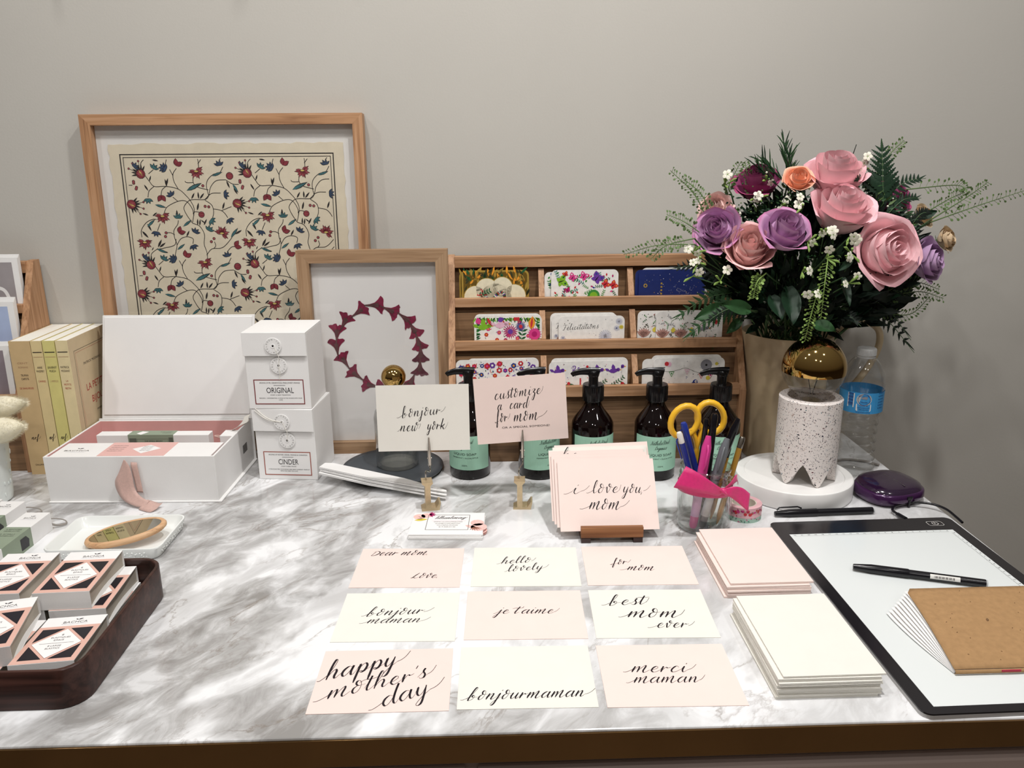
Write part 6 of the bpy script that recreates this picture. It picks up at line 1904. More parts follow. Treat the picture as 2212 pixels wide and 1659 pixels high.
# ================================================================= dark wooden tray with hair elastics boxes
wood('dark_tray', 'X', '#4a2f28', '#3a231e', '#281814', .35)
mat('pink_print', '#dbb0a2', .6, var=.02)
mat('print_dark', '#17141f', .35, var=.1, scale=200)
mat('box_inner', '#b5ada0', .75, var=.03)
wt = thing('tray', 'dark brown wooden tray with rounded corners full of pink hair elastic boxes', 'tray', (-.5350, .8060, 0), 0)
rr_loft([(.128, .1130, .026, 0), (.1300, .1150, .027, .001), (.1300, .1150, .027, .0430), (.1292, .1142, .0265, .0440), (.1262, .1112, .0235, .0440), (.1252, .1102, .0225, .0430), (.1250, .1100, .022, .0040)], 'dark_tray').build('tray_body', wt, loc=(0, 0, 0), smooth=40)
BXW, BXL, BXH = .0620, .0970, .0215
def elastic_box(label, x, y, z, rz, tx=0, ty=0, BXH=.0215):
    t = thing('elastics_box', label, 'box', (x, y, z), rot=(rad(tx), rad(ty), rad(rz)), group=None)
    w2, l2 = BXW / 2, BXL / 2
    mb = MB()
    k = 'white_board'
    th = .0006
    mb.box((-w2, -l2, 0), (w2, l2, th), k)                       # bottom
    mb.box((-w2, -l2, BXH - th), (w2, l2, BXH), k)               # top
    mb.box((-w2, -l2, th), (w2, -l2 + th, BXH - th), k)          # front end
    mb.box((-w2, l2 - th, th), (w2, l2, BXH - th), k)
    mb.box((-w2, -l2 + th, th), (-w2 + th, l2 - th, BXH - th), k)
    # open right side with a bowed inner sheet
    mb.grid(lambda u, v: (w2 - .002 - .004 * math.sin(PI * u), -l2 + th + (BXL - 2 * th) * u, th + (BXH - 2 * th) * v), 8, 1, 'box_inner')
    s = Surf(mb, (0, 0, BXH), (1, 0, 0), (0, 1, 0))
    s.text('BACHCA', .002, l2 - .0150, .0048, 'greytext', width=.0250); s.line([(-.011, l2 - .0172), (.016, l2 - .0172)], .0004, 'clg')
    s.leaf(.003, l2 - .0078, .0055, .0022, .5, 'ink'); s.leaf(.003, l2 - .0078, .0036, .0016, 2.5, 'ink')
    y0, y1 = -l2 + .0005, l2 - .0215
    s.rect(-w2, y0, w2, y1, 'pink_print', 1)
    a0, a1, b0, b1 = -w2 + .0055, w2 - .0055, y0 + .0065, y1 - .0060
    my = (b0 + b1) / 2
    g = .0030
    for pts in ([(a0, b1), (-g, b1), (a0, my + g * 1.2)], [(a1, b1), (g, b1), (a1, my + g * 1.2)], [(a0, b0), (-g, b0), (a0, my - g * 1.2)], [(a1, b0), (g, b0), (a1, my - g * 1.2)]):
        s.poly(pts if (pts[0][0] < 0) == (pts[0][1] < my) else pts[::-1], 'print_dark', 2)
    dm = [(0, b0 + .001), (a1 - .001, my), (0, b1 - .001), (a0 + .001, my)]
    s.poly(dm, 'paper_white', 2)
    s.line(dm + [dm[0]], .0004, 'ctaupe', 2.6)
    s.line([(-.017, my), (.017, my)], .0004, 'greytext', 3)
    for q, (tx_, yy, ww) in enumerate((('8', .0160, .002), ('ELASTIQUES', .0105, .019), ('EPAIS', .0050, .010), ('8 LARGE', -.0068, .013), ('ELASTICS', -.0120, .014))):
        s.text(tx_, 0, my + yy, .0030, 'greytext', width=ww, l=3)
    mb.build('sleeve', t, loc=(0, 0, 0), smooth=0)
    mb = MB(); mb.box((-w2 + .002, -l2 + .004, th + .0004), (w2 - .008, l2 - .004, BXH - .0035), 'print_dark')
    mb.build('elastics_card', t, loc=(0, 0, 0), smooth=0, bevel=.001)
    return t
EB = [
 ('flattened elastics box lying on the tray floor at right', -.4680, .8650, .0046, 0, 0, 0, .0095),
 ('flattened elastics box lying on the tray floor at the middle', -.5335, .8640, .0046, 0, 0, 0, .0095),
 ('flattened elastics box lying on the tray floor at left', -.6000, .8640, .0046, 0, 0, 0, .0095),
 ('pink elastics box in the lower layer at right, peeking out beneath the topmost box', -.4680, .8645, .0145, 3.0, 0, 0),
 ('pink elastics box in the lower layer at the tray middle', -.5335, .8640, .0145, .8, 0, 0),
 ('pink elastics box in the lower layer at the far left of the dark tray', -.6000, .8640, .0145, 0, 0, 0),
 ('topmost pink elastics box nearest the porcelain tray', -.4826, .8650, .0364, 2.5, 0, 0),
 ('pink elastics box on top at the left, beside the topmost one', -.5587, .8640, .0364, 1.6, 0, 0),
 ('flattened elastics box on the tray floor at the front right', -.4480, .7520, .0046, 0, 0, 0, .0095),
 ('flattened elastics box on the tray floor at the front left', -.5204, .7480, .0046, 0, 0, 0, .0095),
 ('white ended elastics box under the askew one at the tray front left', -.5204, .7480, .0145, 0, 0, 0),
 ('pink elastics box lying at the front right corner of the dark tray', -.4515, .7515, .0190, 6.0, -4.4, 0),
 ('pink elastics box at the front left of the tray, turned askew', -.5204, .7547, .0364, 13.0, 0, 0),
]
for a in EB: elastic_box(*a)
# ================================================================= cream jug
mat('jug_glaze', '#c8b493', .35, var=.05, scale=25, spec=.45)
JGX, JGY = .5240, 1.3520
jg = thing('jug', 'tall cream ceramic jug with a loop handle holding the bouquet', 'jug', (JGX, JGY, 0))
MB().lathe([(.0001, .001), (.058, .001), (.0635, 0), (.0650, .004), (.0640, .012), (.0665, .080), (.0700, .150), (.0750, .205), (.0785, .222), (.0780, .2255), (.0760, .2235), (.0725, .205), (.0670, .15), (.0635, .08), (.061, .01), (.0001, .008)], 'jug_glaze', 56, cap0=False, cap1=False).build('jug_body', jg, loc=(0, 0, 0), smooth=50)
mb = MB(); mb.tube(cat_rom([(.070, .010, .200), (.100, .014, .226), (.140, .016, .236), (.165, .016, .222), (.170, .016, .196), (.158, .016, .160), (.130, .014, .120), (.095, .010, .090), (.066, .006, .076)], 6), .0075, 'jug_glaze', 12, flat=.75)
mb.build('handle', jg, loc=(0, 0, 0), smooth=60)
MOUTH = V(JGX, JGY, .205)
_slot = [0]
def slot():
    i = _slot[0]; _slot[0] += 1
    r = .058 * math.sqrt((i * 37 % 97 + .5) / 97)
    a = i * 2.39996
    return V(JGX + r * math.cos(a), JGY + r * math.sin(a), .20)

# ================================================================= bouquet
def petal_mat(key, c, edge, rough=.6):
    m = mat(key, c, rough, var=.04, scale=60, sub=.12, spec=.25)
    n = m.node_tree
    b = n.nodes['Principled BSDF']
    src = b.inputs['Base Color'].links[0].from_socket
    a = n.nodes.new('ShaderNodeAttribute'); a.attribute_name = 'tip'
    mx = n.nodes.new('ShaderNodeMixRGB'); mx.inputs[2].default_value = lin(edge)
    n.links.new(a.outputs['Fac'], mx.inputs[0]); n.links.new(src, mx.inputs[1]); n.links.new(mx.outputs[0], b.inputs['Base Color'])
petal_mat('rose_pink', '#f7cdd2', '#e79bb0')
petal_mat('rose_soft', '#f6cfcb', '#e294a5')
petal_mat('rose_lav', '#c9a0c4', '#bb2f76')
petal_mat('rose_lavpale', '#b898bb', '#a67fae')
petal_mat('rose_mag', '#a3527f', '#b01c4c')
petal_mat('rose_peach', '#f6b99c', '#f5cdb6')
petal_mat('rose_pale', '#e3c3bd', '#d9aaa8')
petal_mat('rose_cream', '#d5bfa0', '#c4a274')
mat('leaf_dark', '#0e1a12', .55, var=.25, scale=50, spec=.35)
mat('leaf_mid', '#1b3322', .5, var=.25, scale=50, spec=.35)
mat('leaf_green', '#2a4b2a', .5, var=.2, scale=50, spec=.35)
mat('sprig_green', '#57703f', .6, var=.2, scale=80)
mat('sprig_bright', '#7d9a4c', .6, var=.2, scale=80)
mat('stem_green', '#3d5a34', .6, var=.15)
mat('white_petal', '#ece9d8', .6, var=.04, sub=.1)

def rose(label, c, face, R, k, seed, tipk=1.0, op=1.0, group=None):
    rn = random.Random(seed)
    C0 = Vector(c)
    f = Vector(face).normalized()
    t = thing('rose', label, 'rose', c)
    q = f.to_track_quat('Z', 'Y').to_matrix().to_4x4() @ Matrix.Rotation(rn.uniform(0, 6), 4, 'Z')
    LY = [(2, .10, .66, 0), (3, .21, .71, 0), (3, .35, .71, .0), (4, .51, .66, .02), (4, .69, .56, .09), (5, .90, .42, .20)]
    def petal(mb, at, n, rho, zt, curl, th, nu=8, nv=7):
        wob, dz = rn.uniform(-.05, .05), rn.uniform(-.05, .05)
        ph = 2 * PI / n * (.86 if n > 3 else .66)
        base = len(mb.v)
        def pt(u, v):
            s_ = u * 2 - 1
            v_ = v
            wdt = max(.05, math.sin(PI * (.12 + .58 * v_))) ** .8
            a = th + s_ * ph * wdt
            tip = max(0, v_ - .62) / .38
            r = rho * R * (math.sin(min(1, v_ * 1.12) * PI / 2) ** .62) * (1 + .07 * s_) * (1 - .10 * max(0, v_ - .45) * (rho < .7) + curl * tip ** 1.6 * .75 + wob * v_)
            z = -.70 * R + (zt + dz + .70) * R * v_ ** 1.05 * op
            z -= curl * R * tip ** 2.4 * .9
            z -= R * (.13 * abs(s_) ** 2.4 + .012 * math.cos(s_ * 5 + seed)) * v_ ** 2 * (.5 + .6 * rho)
            r += R * .06 * rho * (abs(s_) ** 3) * tip
            r += R * .035 * math.sin(3 * s_ + seed) * v_
            if rho > .6: r += R * .07 * tip * max(0, 1 - abs(s_) * 2.2)
            return (r * math.cos(a), r * math.sin(a), z)
        mb.grid(pt, nu, nv, k)
        for j in range(nv + 1):
            for i in range(nu + 1):
                e_ = max((j / nv) ** 9, .7 * (abs(2 * i / nu - 1) ** 8) * (j / nv) ** 3)
                at.append(min(1, e_ * tipk) * (.85 if rho > .9 else .5 if rho > .7 else .12))
    mb, at = MB(), []
    mb.xf = q
    for li, (n, rho, zt, cu) in enumerate(LY[:4]):
        for i in range(n):
            petal(mb, at, n, rho, zt, cu, 2 * PI * i / n + li * 1.1 + rn.uniform(-.15, .15))
    mb.lathe([(.02 * R, -.72 * R), (.34 * R, -.62 * R), (.58 * R, -.30 * R), (.64 * R, .05 * R), (.50 * R, .26 * R), (.02 * R, .36 * R)], k, 20, cap0=False, cap1=False)
    at += [0] * (len(mb.v) - len(at))
    mb.build('bloom_center', t, loc=(0, 0, 0), smooth=70, attr=at)
    for li, (n, rho, zt, cu) in enumerate(LY[4:]):
        for i in range(n):
            mb, at = MB(), []
            mb.xf = q
            petal(mb, at, n, rho, zt, cu * rn.uniform(.6, 1.3), 2 * PI * i / n + li * .7 + rn.uniform(-.2, .2), 10, 8)
            mb.build('petal', t, loc=(0, 0, 0), smooth=70, attr=at)
    mb = MB(); mb.xf = q
    mb.lathe([(.0001, -.98 * R), (.10 * R, -.94 * R), (.20 * R, -.78 * R), (.16 * R, -.66 * R)], 'stem_green', 12, cap0=False, cap1=False)
    for i in range(5):
        a = 2 * PI * i / 5
        mb.grid(lambda u, v, a=a: (R * (.16 + .42 * v) * math.cos(a + (u - .5) * .7 * (1 - v)), R * (.16 + .42 * v) * math.sin(a + (u - .5) * .7 * (1 - v)), -.80 * R - .02 * R * v), 2, 4, 'stem_green')
    mb.build('calyx', t, loc=(0, 0, 0), smooth=50)
    b = C0 - f * R * .92
    m = slot() - V(0, 0, .015)
    mid = b.lerp(m, .5) - f * R * .25 + V(0, 0, -.01)
    mb = MB(); mb.tube([p - C0 for p in cat_rom([b, mid, m], 6)], .0024, 'stem_green', 8)
    mb.build('stem', t, loc=(0, 0, 0), smooth=60)
    return t
ROSES = [
 ('large pink rose at the very top of the bouquet', (.5419, 1.270, .4830), (-.05, -.45, .90), .0450, 'rose_pink', 1, .7, 1.15),
 ('large pink rose just below the top one', (.5366, 1.225, .4340), (.05, -.55, .83), .0465, 'rose_pink', 2, .7, 1.1),
 ('biggest pink rose at lower right, fully open towards the viewer', (.6040, 1.205, .3800), (.22, -.93, .24), .0525, 'rose_pink', 3, .7, .95),
 ('soft pink rose at lower left beside the lavender one', (.3985, 1.215, .3830), (-.15, -.80, .58), .0385, 'rose_soft', 4, .7, 1.1),
 ('lavender rose with magenta edges at the bouquet centre', (.4430, 1.200, .4080), (.05, -.70, .70), .0375, 'rose_lav', 5, 1.0, 1.1),
 ('lavender rose with crimson tips at far left', (.3550, 1.235, .4100), (-.45, -.78, .42), .0345, 'rose_lav', 6, 1.0, 1.0),
 ('pale lavender rose at the right edge behind the biggest pink rose', (.6800, 1.228, .3610), (.62, -.75, .20), .0330, 'rose_lavpale', 7, .6, 1.0),
 ('dark magenta rose at top left', (.4281, 1.290, .4730), (-.25, -.45, .85), .0350, 'rose_mag', 8, 1.0, 1.1),
 ('small peach rose between the magenta and top pink roses', (.4795, 1.255, .4830), (-.1, -.75, .60), .0225, 'rose_peach', 9, .8, 1.0),
 ('pale blush rose peeking behind the far left lavender rose', (.3640, 1.285, .4380), (-.5, -.6, .5), .0270, 'rose_pale', 10, .8, 1.0),
 ('small faded cream rose at the far right', (.7330, 1.270, .3890), (.6, -.7, .3), .0200, 'rose_cream', 11, .8, .9),
 ('magenta rose half hidden behind the upright fern', (.6550, 1.310, .4480), (.35, -.6, .7), .0300, 'rose_mag', 12, 1.0, 1.1),
 ('small tan rose behind the pepper sprigs at right', (.7070, 1.300, .4230), (.5, -.7, .5), .0190, 'rose_cream', 13, .8, .9),
]
for a in ROSES: rose(*a)

SPRIGS = [
  ((0.3463, 1.2600, 0.4202), (0.3273, 1.2800, 0.4614), (0.2900, 1.2900, 0.4978), 0),
  ((0.3503, 1.2500, 0.4280), (0.3329, 1.2600, 0.4624), (0.3054, 1.2700, 0.4864), 0),
  ((0.3311, 1.2400, 0.4046), (0.3076, 1.2500, 0.4214), (0.2806, 1.2600, 0.4328), 0),
  ((0.3161, 1.2200, 0.3907), (0.2618, 1.2300, 0.3888), (0.2139, 1.2500, 0.3729), 0),
  ((0.3104, 1.2000, 0.4018), (0.2693, 1.2000, 0.3920), (0.2459, 1.2000, 0.3717), 0),
  ((0.4273, 1.2700, 0.4470), (0.4119, 1.2800, 0.4818), (0.4063, 1.2900, 0.5109), 0),
  ((0.6197, 1.3000, 0.4865), (0.6463, 1.3100, 0.5216), (0.6699, 1.3200, 0.5406), 0),
  ((0.6724, 1.3100, 0.4642), (0.7548, 1.3100, 0.4707), (0.7727, 1.3000, 0.4638), 0),
  ((0.7079, 1.2800, 0.4186), (0.7684, 1.2900, 0.4535), (0.8048, 1.3000, 0.4757), 0),
  ((0.7029, 1.2700, 0.4159), (0.7735, 1.2700, 0.4402), (0.8520, 1.2800, 0.4625), 0),
  ((0.7027, 1.3000, 0.4244), (0.7504, 1.3100, 0.4489), (0.7813, 1.3200, 0.4591), 0),
  ((0.4932, 1.1500, 0.3852), (0.4837, 1.1300, 0.3449), (0.4873, 1.1400, 0.2891), 1),
  ((0.4847, 1.1500, 0.3351), (0.4723, 1.1400, 0.2961), (0.4706, 1.1500, 0.2538), 1),
  ((0.4188, 1.1900, 0.3503), (0.4025, 1.1800, 0.3382), (0.3988, 1.1800, 0.3139), 1),
  ((0.6113, 1.2500, 0.2951), (0.6844, 1.2500, 0.3090), (0.7295, 1.2500, 0.2973), 0),
  ((0.6130, 1.2400, 0.3042), (0.6641, 1.2300, 0.3272), (0.7098, 1.2300, 0.3157), 0),
  ((0.6003, 1.2400, 0.2859), (0.6689, 1.2400, 0.2738), (0.7023, 1.2400, 0.3031), 0),
  ((0.3857, 1.2800, 0.4609), (0.3811, 1.2800, 0.4750), (0.3968, 1.2800, 0.5097), 0),
]
FRONDS = [
  ((0.6138, 1.2500, 0.4465), (0.6096, 1.2700, 0.5424), 0.0448),
  ((0.6129, 1.2600, 0.4459), (0.6862, 1.2700, 0.4833), 0.0239),
  ((0.6129, 1.2400, 0.4262), (0.6668, 1.2400, 0.4549), 0.0194),
  ((0.6120, 1.2600, 0.4529), (0.5665, 1.2600, 0.4825), 0.0224),
  ((0.3998, 1.2400, 0.2960), (0.3062, 1.2200, 0.2400), 0.0329),
  ((0.3943, 1.2500, 0.3127), (0.2959, 1.2600, 0.2637), 0.0269),
  ((0.3781, 1.2500, 0.3349), (0.2882, 1.2600, 0.3476), 0.0239),
  ((0.5889, 1.2500, 0.2954), (0.6829, 1.2300, 0.2139), 0.0299),
  ((0.6030, 1.2500, 0.3026), (0.6694, 1.2200, 0.2369), 0.0224),
  ((0.5780, 1.2400, 0.2862), (0.6601, 1.2500, 0.2644), 0.0254),
  ((0.4086, 1.2200, 0.2886), (0.3319, 1.2000, 0.2719), 0.0224),
  ((0.6623, 1.2600, 0.4028), (0.6968, 1.2600, 0.4310), 0.0194),
  ((0.5457, 1.2300, 0.2700), (0.5770, 1.2000, 0.2648), 0.0194),
]
BLOSSOMS = [
  ((0.4953, 1.1700, 0.4129), 5),
  ((0.4724, 1.1700, 0.4031), 2),
  ((0.5287, 1.1600, 0.4102), 5),
  ((0.5300, 1.1500, 0.3881), 3),
  ((0.4893, 1.1400, 0.3831), 2),
  ((0.5315, 1.1500, 0.3446), 3),
  ((0.4644, 1.1600, 0.3608), 2),
  ((0.3741, 1.2700, 0.4810), 2),
  ((0.5849, 1.2700, 0.5070), 4),
  ((0.4353, 1.2600, 0.4857), 2),
  ((0.4565, 1.2500, 0.4479), 3),
  ((0.4707, 1.1400, 0.3335), 3),
  ((0.3205, 1.2000, 0.3709), 3),
  ((0.3139, 1.2100, 0.3835), 3),
  ((0.4195, 1.2500, 0.4621), 3),
  ((0.4806, 1.2200, 0.4495), 3),
  ((0.3133, 1.2000, 0.3501), 2),
  ((0.3559, 1.2000, 0.3426), 2),
]
BIGLEAVES = [
  ((0.4560, 1.2000, 0.3273), (0.4561, 1.1600, 0.2785), 0.0359),
  ((0.4019, 1.2000, 0.2925), (0.3525, 1.1800, 0.3075), 0.0244),
  ((0.5310, 1.1800, 0.3435), (0.5343, 1.1500, 0.3071), 0.0158),
  ((0.4959, 1.1800, 0.2737), (0.5155, 1.1500, 0.2692), 0.0244),
  ((0.4323, 1.2000, 0.3135), (0.4419, 1.1700, 0.2836), 0.0287),
  ((0.3646, 1.2200, 0.2965), (0.3172, 1.2000, 0.2793), 0.0216),
  ((0.5327, 1.1600, 0.3735), (0.5065, 1.1400, 0.3598), 0.0115),
  ((0.4016, 1.2400, 0.2700), (0.3748, 1.2200, 0.2524), 0.0172),
  ((0.6870, 1.2700, 0.4232), (0.7115, 1.2700, 0.4337), 0.0144),
]
NEEDLES = [
  ((0.4741, 1.2700, 0.4536), (0.4603, 1.2800, 0.5456)),
  ((0.4686, 1.2700, 0.4747), (0.4291, 1.2800, 0.5129)),
  ((0.4722, 1.2700, 0.4746), (0.4679, 1.2700, 0.5229)),
  ((0.4583, 1.2600, 0.4682), (0.4193, 1.2700, 0.5027)),
  ((0.5653, 1.2800, 0.4945), (0.5755, 1.2800, 0.5345)),
]


def base_stem(mb, p, r=.0012, k='stem_green', org=V(0, 0, 0)):
    p = Vector(p)
    m = slot()
    mb.tube([x - org for x in cat_rom([m, m.lerp(p, .5) + V(0, .01, .02), p], 5)], r, k, 6)
def sprig(i, a, m, b, hang):
    rn = random.Random(100 + i)
    where = SPL[i]
    t = thing('seed_sprig', where, 'foliage sprig', a)
    A_ = Vector(a)
    P = cat_rom([Vector(a), Vector(m), Vector(b)], 14)
    k = 'sprig_bright' if hang else 'sprig_green'
    mb = MB(); mb.tube([p - A_ for p in P], [.0011 - .0007 * j / len(P) for j in range(len(P))], k, 6)
    base_stem(mb, a, .0012, 'stem_green', A_)
    mb.build('stem', t, loc=(0, 0, 0), smooth=60)
    mb = MB()
    n = 34
    for q in range(n):
        f = min(1, .16 + .84 * (q + rn.uniform(-.4, .4)) / n)
        x = f * (len(P) - 1); j = min(len(P) - 2, int(x)); p = P[j].lerp(P[j + 1], x - j)
        d = (P[j + 1] - P[j]).normalized()
        side = d.cross(V(0, -1, .2)).normalized() * (1 if q % 2 else -1)
        dirv = (side * rn.uniform(.7, 1) + V(0, rn.uniform(-.6, .3), 0) + d * .45).normalized()
        ln = rn.uniform(.0045, .0100) * (1.2 - .6 * f)
        e_ = p + dirv * ln
        mb.tube([p - A_, e_ - A_], .0003, k, 4, caps=False)
        r = rn.uniform(.0012, .0021) * (1.15 - .3 * f)
        u_ = dirv; v_ = dirv.cross(V(rn.uniform(-.4, .4), -1, rn.uniform(-.4, .4))).normalized()
        w_ = u_.cross(v_) * r * .22
        c = e_ + u_ * r - A_
        ring = [c + u_ * r * 1.25 * math.cos(2 * PI * z / 7) + v_ * r * math.sin(2 * PI * z / 7) for z in range(7)]
        mb.add(ring + [c + w_, c - w_], [(z, (z + 1) % 7, 7) for z in range(7)] + [((z + 1) % 7, z, 8) for z in range(7)], k)
    mb.build('seed_pods', t, loc=(0, 0, 0), smooth=50)
SPL = ['seed sprig reaching highest at the bouquet left', 'seed sprig beside the highest left one', 'short seed sprig at left above the far left lavender rose', 'long seed sprig drooping far left over the card rack',
 'seed sprig curving down over the rack top rail', 'upright seed sprig in front of the dark magenta rose', 'thin seed sprig right of the upright fern tip', 'arching seed sprig at right with pods along its back', 'seed sprig at right with a bushy tip',
 'longest seed sprig running off the right edge of view', 'thin bare seed sprig between the right hand sprays', 'bright green seed sprig hanging down the bouquet centre', 'bright green sprig hanging lowest over the gold bulb', 'small bright sprig hanging below the soft pink rose',
 'low seed sprig at right under the pale lavender rose', 'upper of the low seed sprigs at right', 'lower seed sprig at right bending up at its tip', 'upright seed sprig at the bouquet top left']
for i, a in enumerate(SPRIGS): sprig(i, *a)

def frond(i, a, b, wd):
    rn = random.Random(300 + i)
    A_ = Vector(a); B_ = Vector(b)
    t = thing('fern_frond', FRL[i], 'fern', a)
    sag = V(0, 0, -.012 if i else 0)
    P = cat_rom([A_, A_.lerp(B_, .5) - sag, B_], 12)
    k = ('leaf_green' if i in (4, 5) else 'leaf_mid' if i < 4 else 'leaf_dark')
    mb = MB(); mb.tube([p - A_ for p in P], [.0010 - .0006 * j / len(P) for j in range(len(P))], 'stem_green', 6)
    base_stem(mb, a, .0012, 'stem_green', A_)
    mb.build('rachis', t, loc=(0, 0, 0), smooth=60)
    mb = MB()
    L_ = (B_ - A_).length
    n = 9
    ax = (B_ - A_).normalized()
    nrm = (V(.1, -1, .35) - ax * ax.dot(V(.1, -1, .35))).normalized()
    sd_ = ax.cross(nrm).normalized()
    def pinna(p, d, ln, w_):
        nn = nrm
        s2 = d.cross(nn).normalized()
        m = 7
        top, bot = [], []
        for q in range(m * 2 + 1):
            f = q / (2 * m)
            wv = w_ * (1 - f) ** .7 * (1.0 if q % 2 else .58) * min(1, .5 + 3 * f)
            droop = nn * (-.10 * ln * f * f)
            c = p + d * ln * f + droop
            top.append(c + s2 * wv + d * (.12 * w_ if q % 2 else 0)); bot.append(c - s2 * wv + d * (.12 * w_ if q % 2 else 0))
        mid = [p + d * ln * q / (2 * m) + nn * (.06 * w_ - .10 * ln * (q / (2 * m)) ** 2) for q in range(2 * m + 1)]
        N = 2 * m + 1
        vs = [x - A_ for x in mid + top + bot]
        fs = []
        for q in range(N - 1):
            fs += [(q, q + 1, N + q + 1, N + q), (q + 1, q, 2 * N + q, 2 * N + q + 1)]
        mb.add(vs, fs, k)
    for q in range(n):
        f = .10 + .80 * q / n
        x = f * (len(P) - 1); j = int(x); p = P[j].lerp(P[j + 1], x - j)
        ln = wd * (1.05 - .85 * f) * rn.uniform(.9, 1.05)
        for sg in (-1, 1):
            d = (sd_ * sg * .80 + ax * .62 + nrm * rn.uniform(-.1, .15)).normalized()
            pinna(p, d, max(.008, ln), max(.0034, ln * .23))
    pinna(P[int(.86 * (len(P) - 1))], ax, L_ * .18, wd * .09)
    mb.build('leaflets', t, loc=(0, 0, 0), smooth=30)
FRL = ['upright dark fern frond standing out at the bouquet top right', 'fern frond angled right beside the upright one', 'fern frond below it, pointing right over the dark rose', 'fern frond leaning left beside the top pink rose', 'bright green fern frond hanging left over the middle rack tier', 'pale tipped fern frond across the rack lip at left',
 'dark fern frond over the navy cards', 'dark fern frond hanging lowest at the right by the jug handle', 'dark fern frond curving down inside the lowest right one', 'dark fern frond spreading right above the jug handle', 'dark fern frond at lower left over the rack', 'small fern frond under the right hand sprigs', 'dark fern frond above the gold bulb']
for i, a in enumerate(FRONDS): frond(i, *a)

def blossom(i, c, n):
    rn = random.Random(500 + i)
    C0 = Vector(c)
    t = thing('white_blossom', BLL[i], 'blossom sprig', c)
    mb = MB(); base_stem(mb, C0 + V(0, .008, -.006), .0010, 'stem_green', C0)
    heads = []
    for q in range(max(1, n - 1)):
        p = V(rn.uniform(-.012, .012), rn.uniform(-.010, .002), rn.uniform(-.012, .012))
        heads.append(p)
        mb.tube([V(0, .008, -.006), p * .6 + V(0, .003, 0), p + V(0, .003, 0)], .0008, 'sprig_bright', 5)
    for q in range(3):
        p = V(rn.uniform(-.014, .014), rn.uniform(-.008, .004), rn.uniform(-.016, .006))
        mb.tube([V(0, .008, -.006), p, p * 1.25], [.0006, .0020, .0005], 'sprig_bright', 6)
    mb.build('stem', t, loc=(0, 0, 0), smooth=60)
    for p in heads:
        mb = MB()
        f = V(rn.uniform(-.6, .6), -1, rn.uniform(-.5, .5)).normalized()
        qd = f.to_track_quat('Z', 'Y').to_matrix().to_4x4()
        mb.xf = Matrix.Translation(p) @ qd
        rr = rn.uniform(.0058, .0080)
        for z in range(5):
            a = 2 * PI * z / 5
            mb.grid(lambda u, v, a=a: (rr * (.12 + .88 * v) * math.cos(a + (u - .5) * 1.25 * math.sin(PI * (.12 + .74 * v))), rr * (.12 + .88 * v) * math.sin(a + (u - .5) * 1.25 * math.sin(PI * (.12 + .74 * v))), rr * (.28 * v - .30 * v * v)), 4, 4, 'white_petal')
        mb.lathe([(.0009, -.008), (.0013, 0)], 'sprig_bright', 6)
        mb.build('flower_head', t, loc=(0, 0, 0), smooth=60)
BLL = ['white blossom spray left of the hanging flowers under the middle pink rose', 'white blossom pair beside the central lavender rose edge', 'white blossom spray beside the biggest pink rose top', 'white blossoms at the upper left of the biggest pink rose', 'white blossom pair low at the bouquet centre',
 'white blossoms hanging below the biggest pink rose', 'small white blossom pair left of the hanging sprig', 'white bud pair standing at the top left', 'white frilly blossoms right of the top pink rose', 'white blossom pair before the dark magenta rose', 'tiny white blossoms above the central lavender rose', 'white blossoms along the hanging central sprig',
 'pale blossoms at far left under the lavender rose', 'pale blossoms at far left near the long sprig', 'tiny white blossoms under the dark magenta rose', 'tiny white blossoms left of the middle pink rose', 'pale bud pair over the navy cards', 'pale bud pair below the soft pink rose']
for i, a in enumerate(BLOSSOMS): blossom(i, *a)

for i, (a, b, wd) in enumerate(BIGLEAVES):
    A_ = Vector(a); ax = Vector(b) - A_; L_ = ax.length; ax.normalize()
    t = thing('broad_leaf', BGL_[i] if False else ['large dark green leaf hanging over the jug mouth centre', 'broad leaf at lower left above the jug rim', 'narrow leaf hanging below the white blossoms', 'green leaf right above the gold bulb', 'broad dark leaf left of the central hanging leaf', 'broad leaf at far lower left over the rack', 'small narrow leaf beside the biggest pink rose', 'small leaf drooping at the jug rim left', 'green leaf tucked by the tan rose at right'][i], 'leaf', a)
    nr = (V(.2, -1, .4) - ax * ax.dot(V(.2, -1, .4))).normalized()
    sd_ = ax.cross(nr)
    mb = MB()
    mb.grid(lambda u, v: ax * L_ * v + sd_ * (u * 2 - 1) * wd * .5 * max(.02, math.sin(PI * min(1, .06 + .94 * v)) ** .75 * (1.12 - .45 * v)) + nr * (abs(u * 2 - 1) * wd * .16 - .10 * L_ * v * v), 8, 12, 'leaf_mid' if i % 2 == 0 else 'leaf_green')
    mb.build('leaf_blade', t, loc=(0, 0, 0), smooth=50)
    mb = MB(); base_stem(mb, A_, .0012, 'stem_green', A_); mb.build('stem', t, loc=(0, 0, 0), smooth=60)
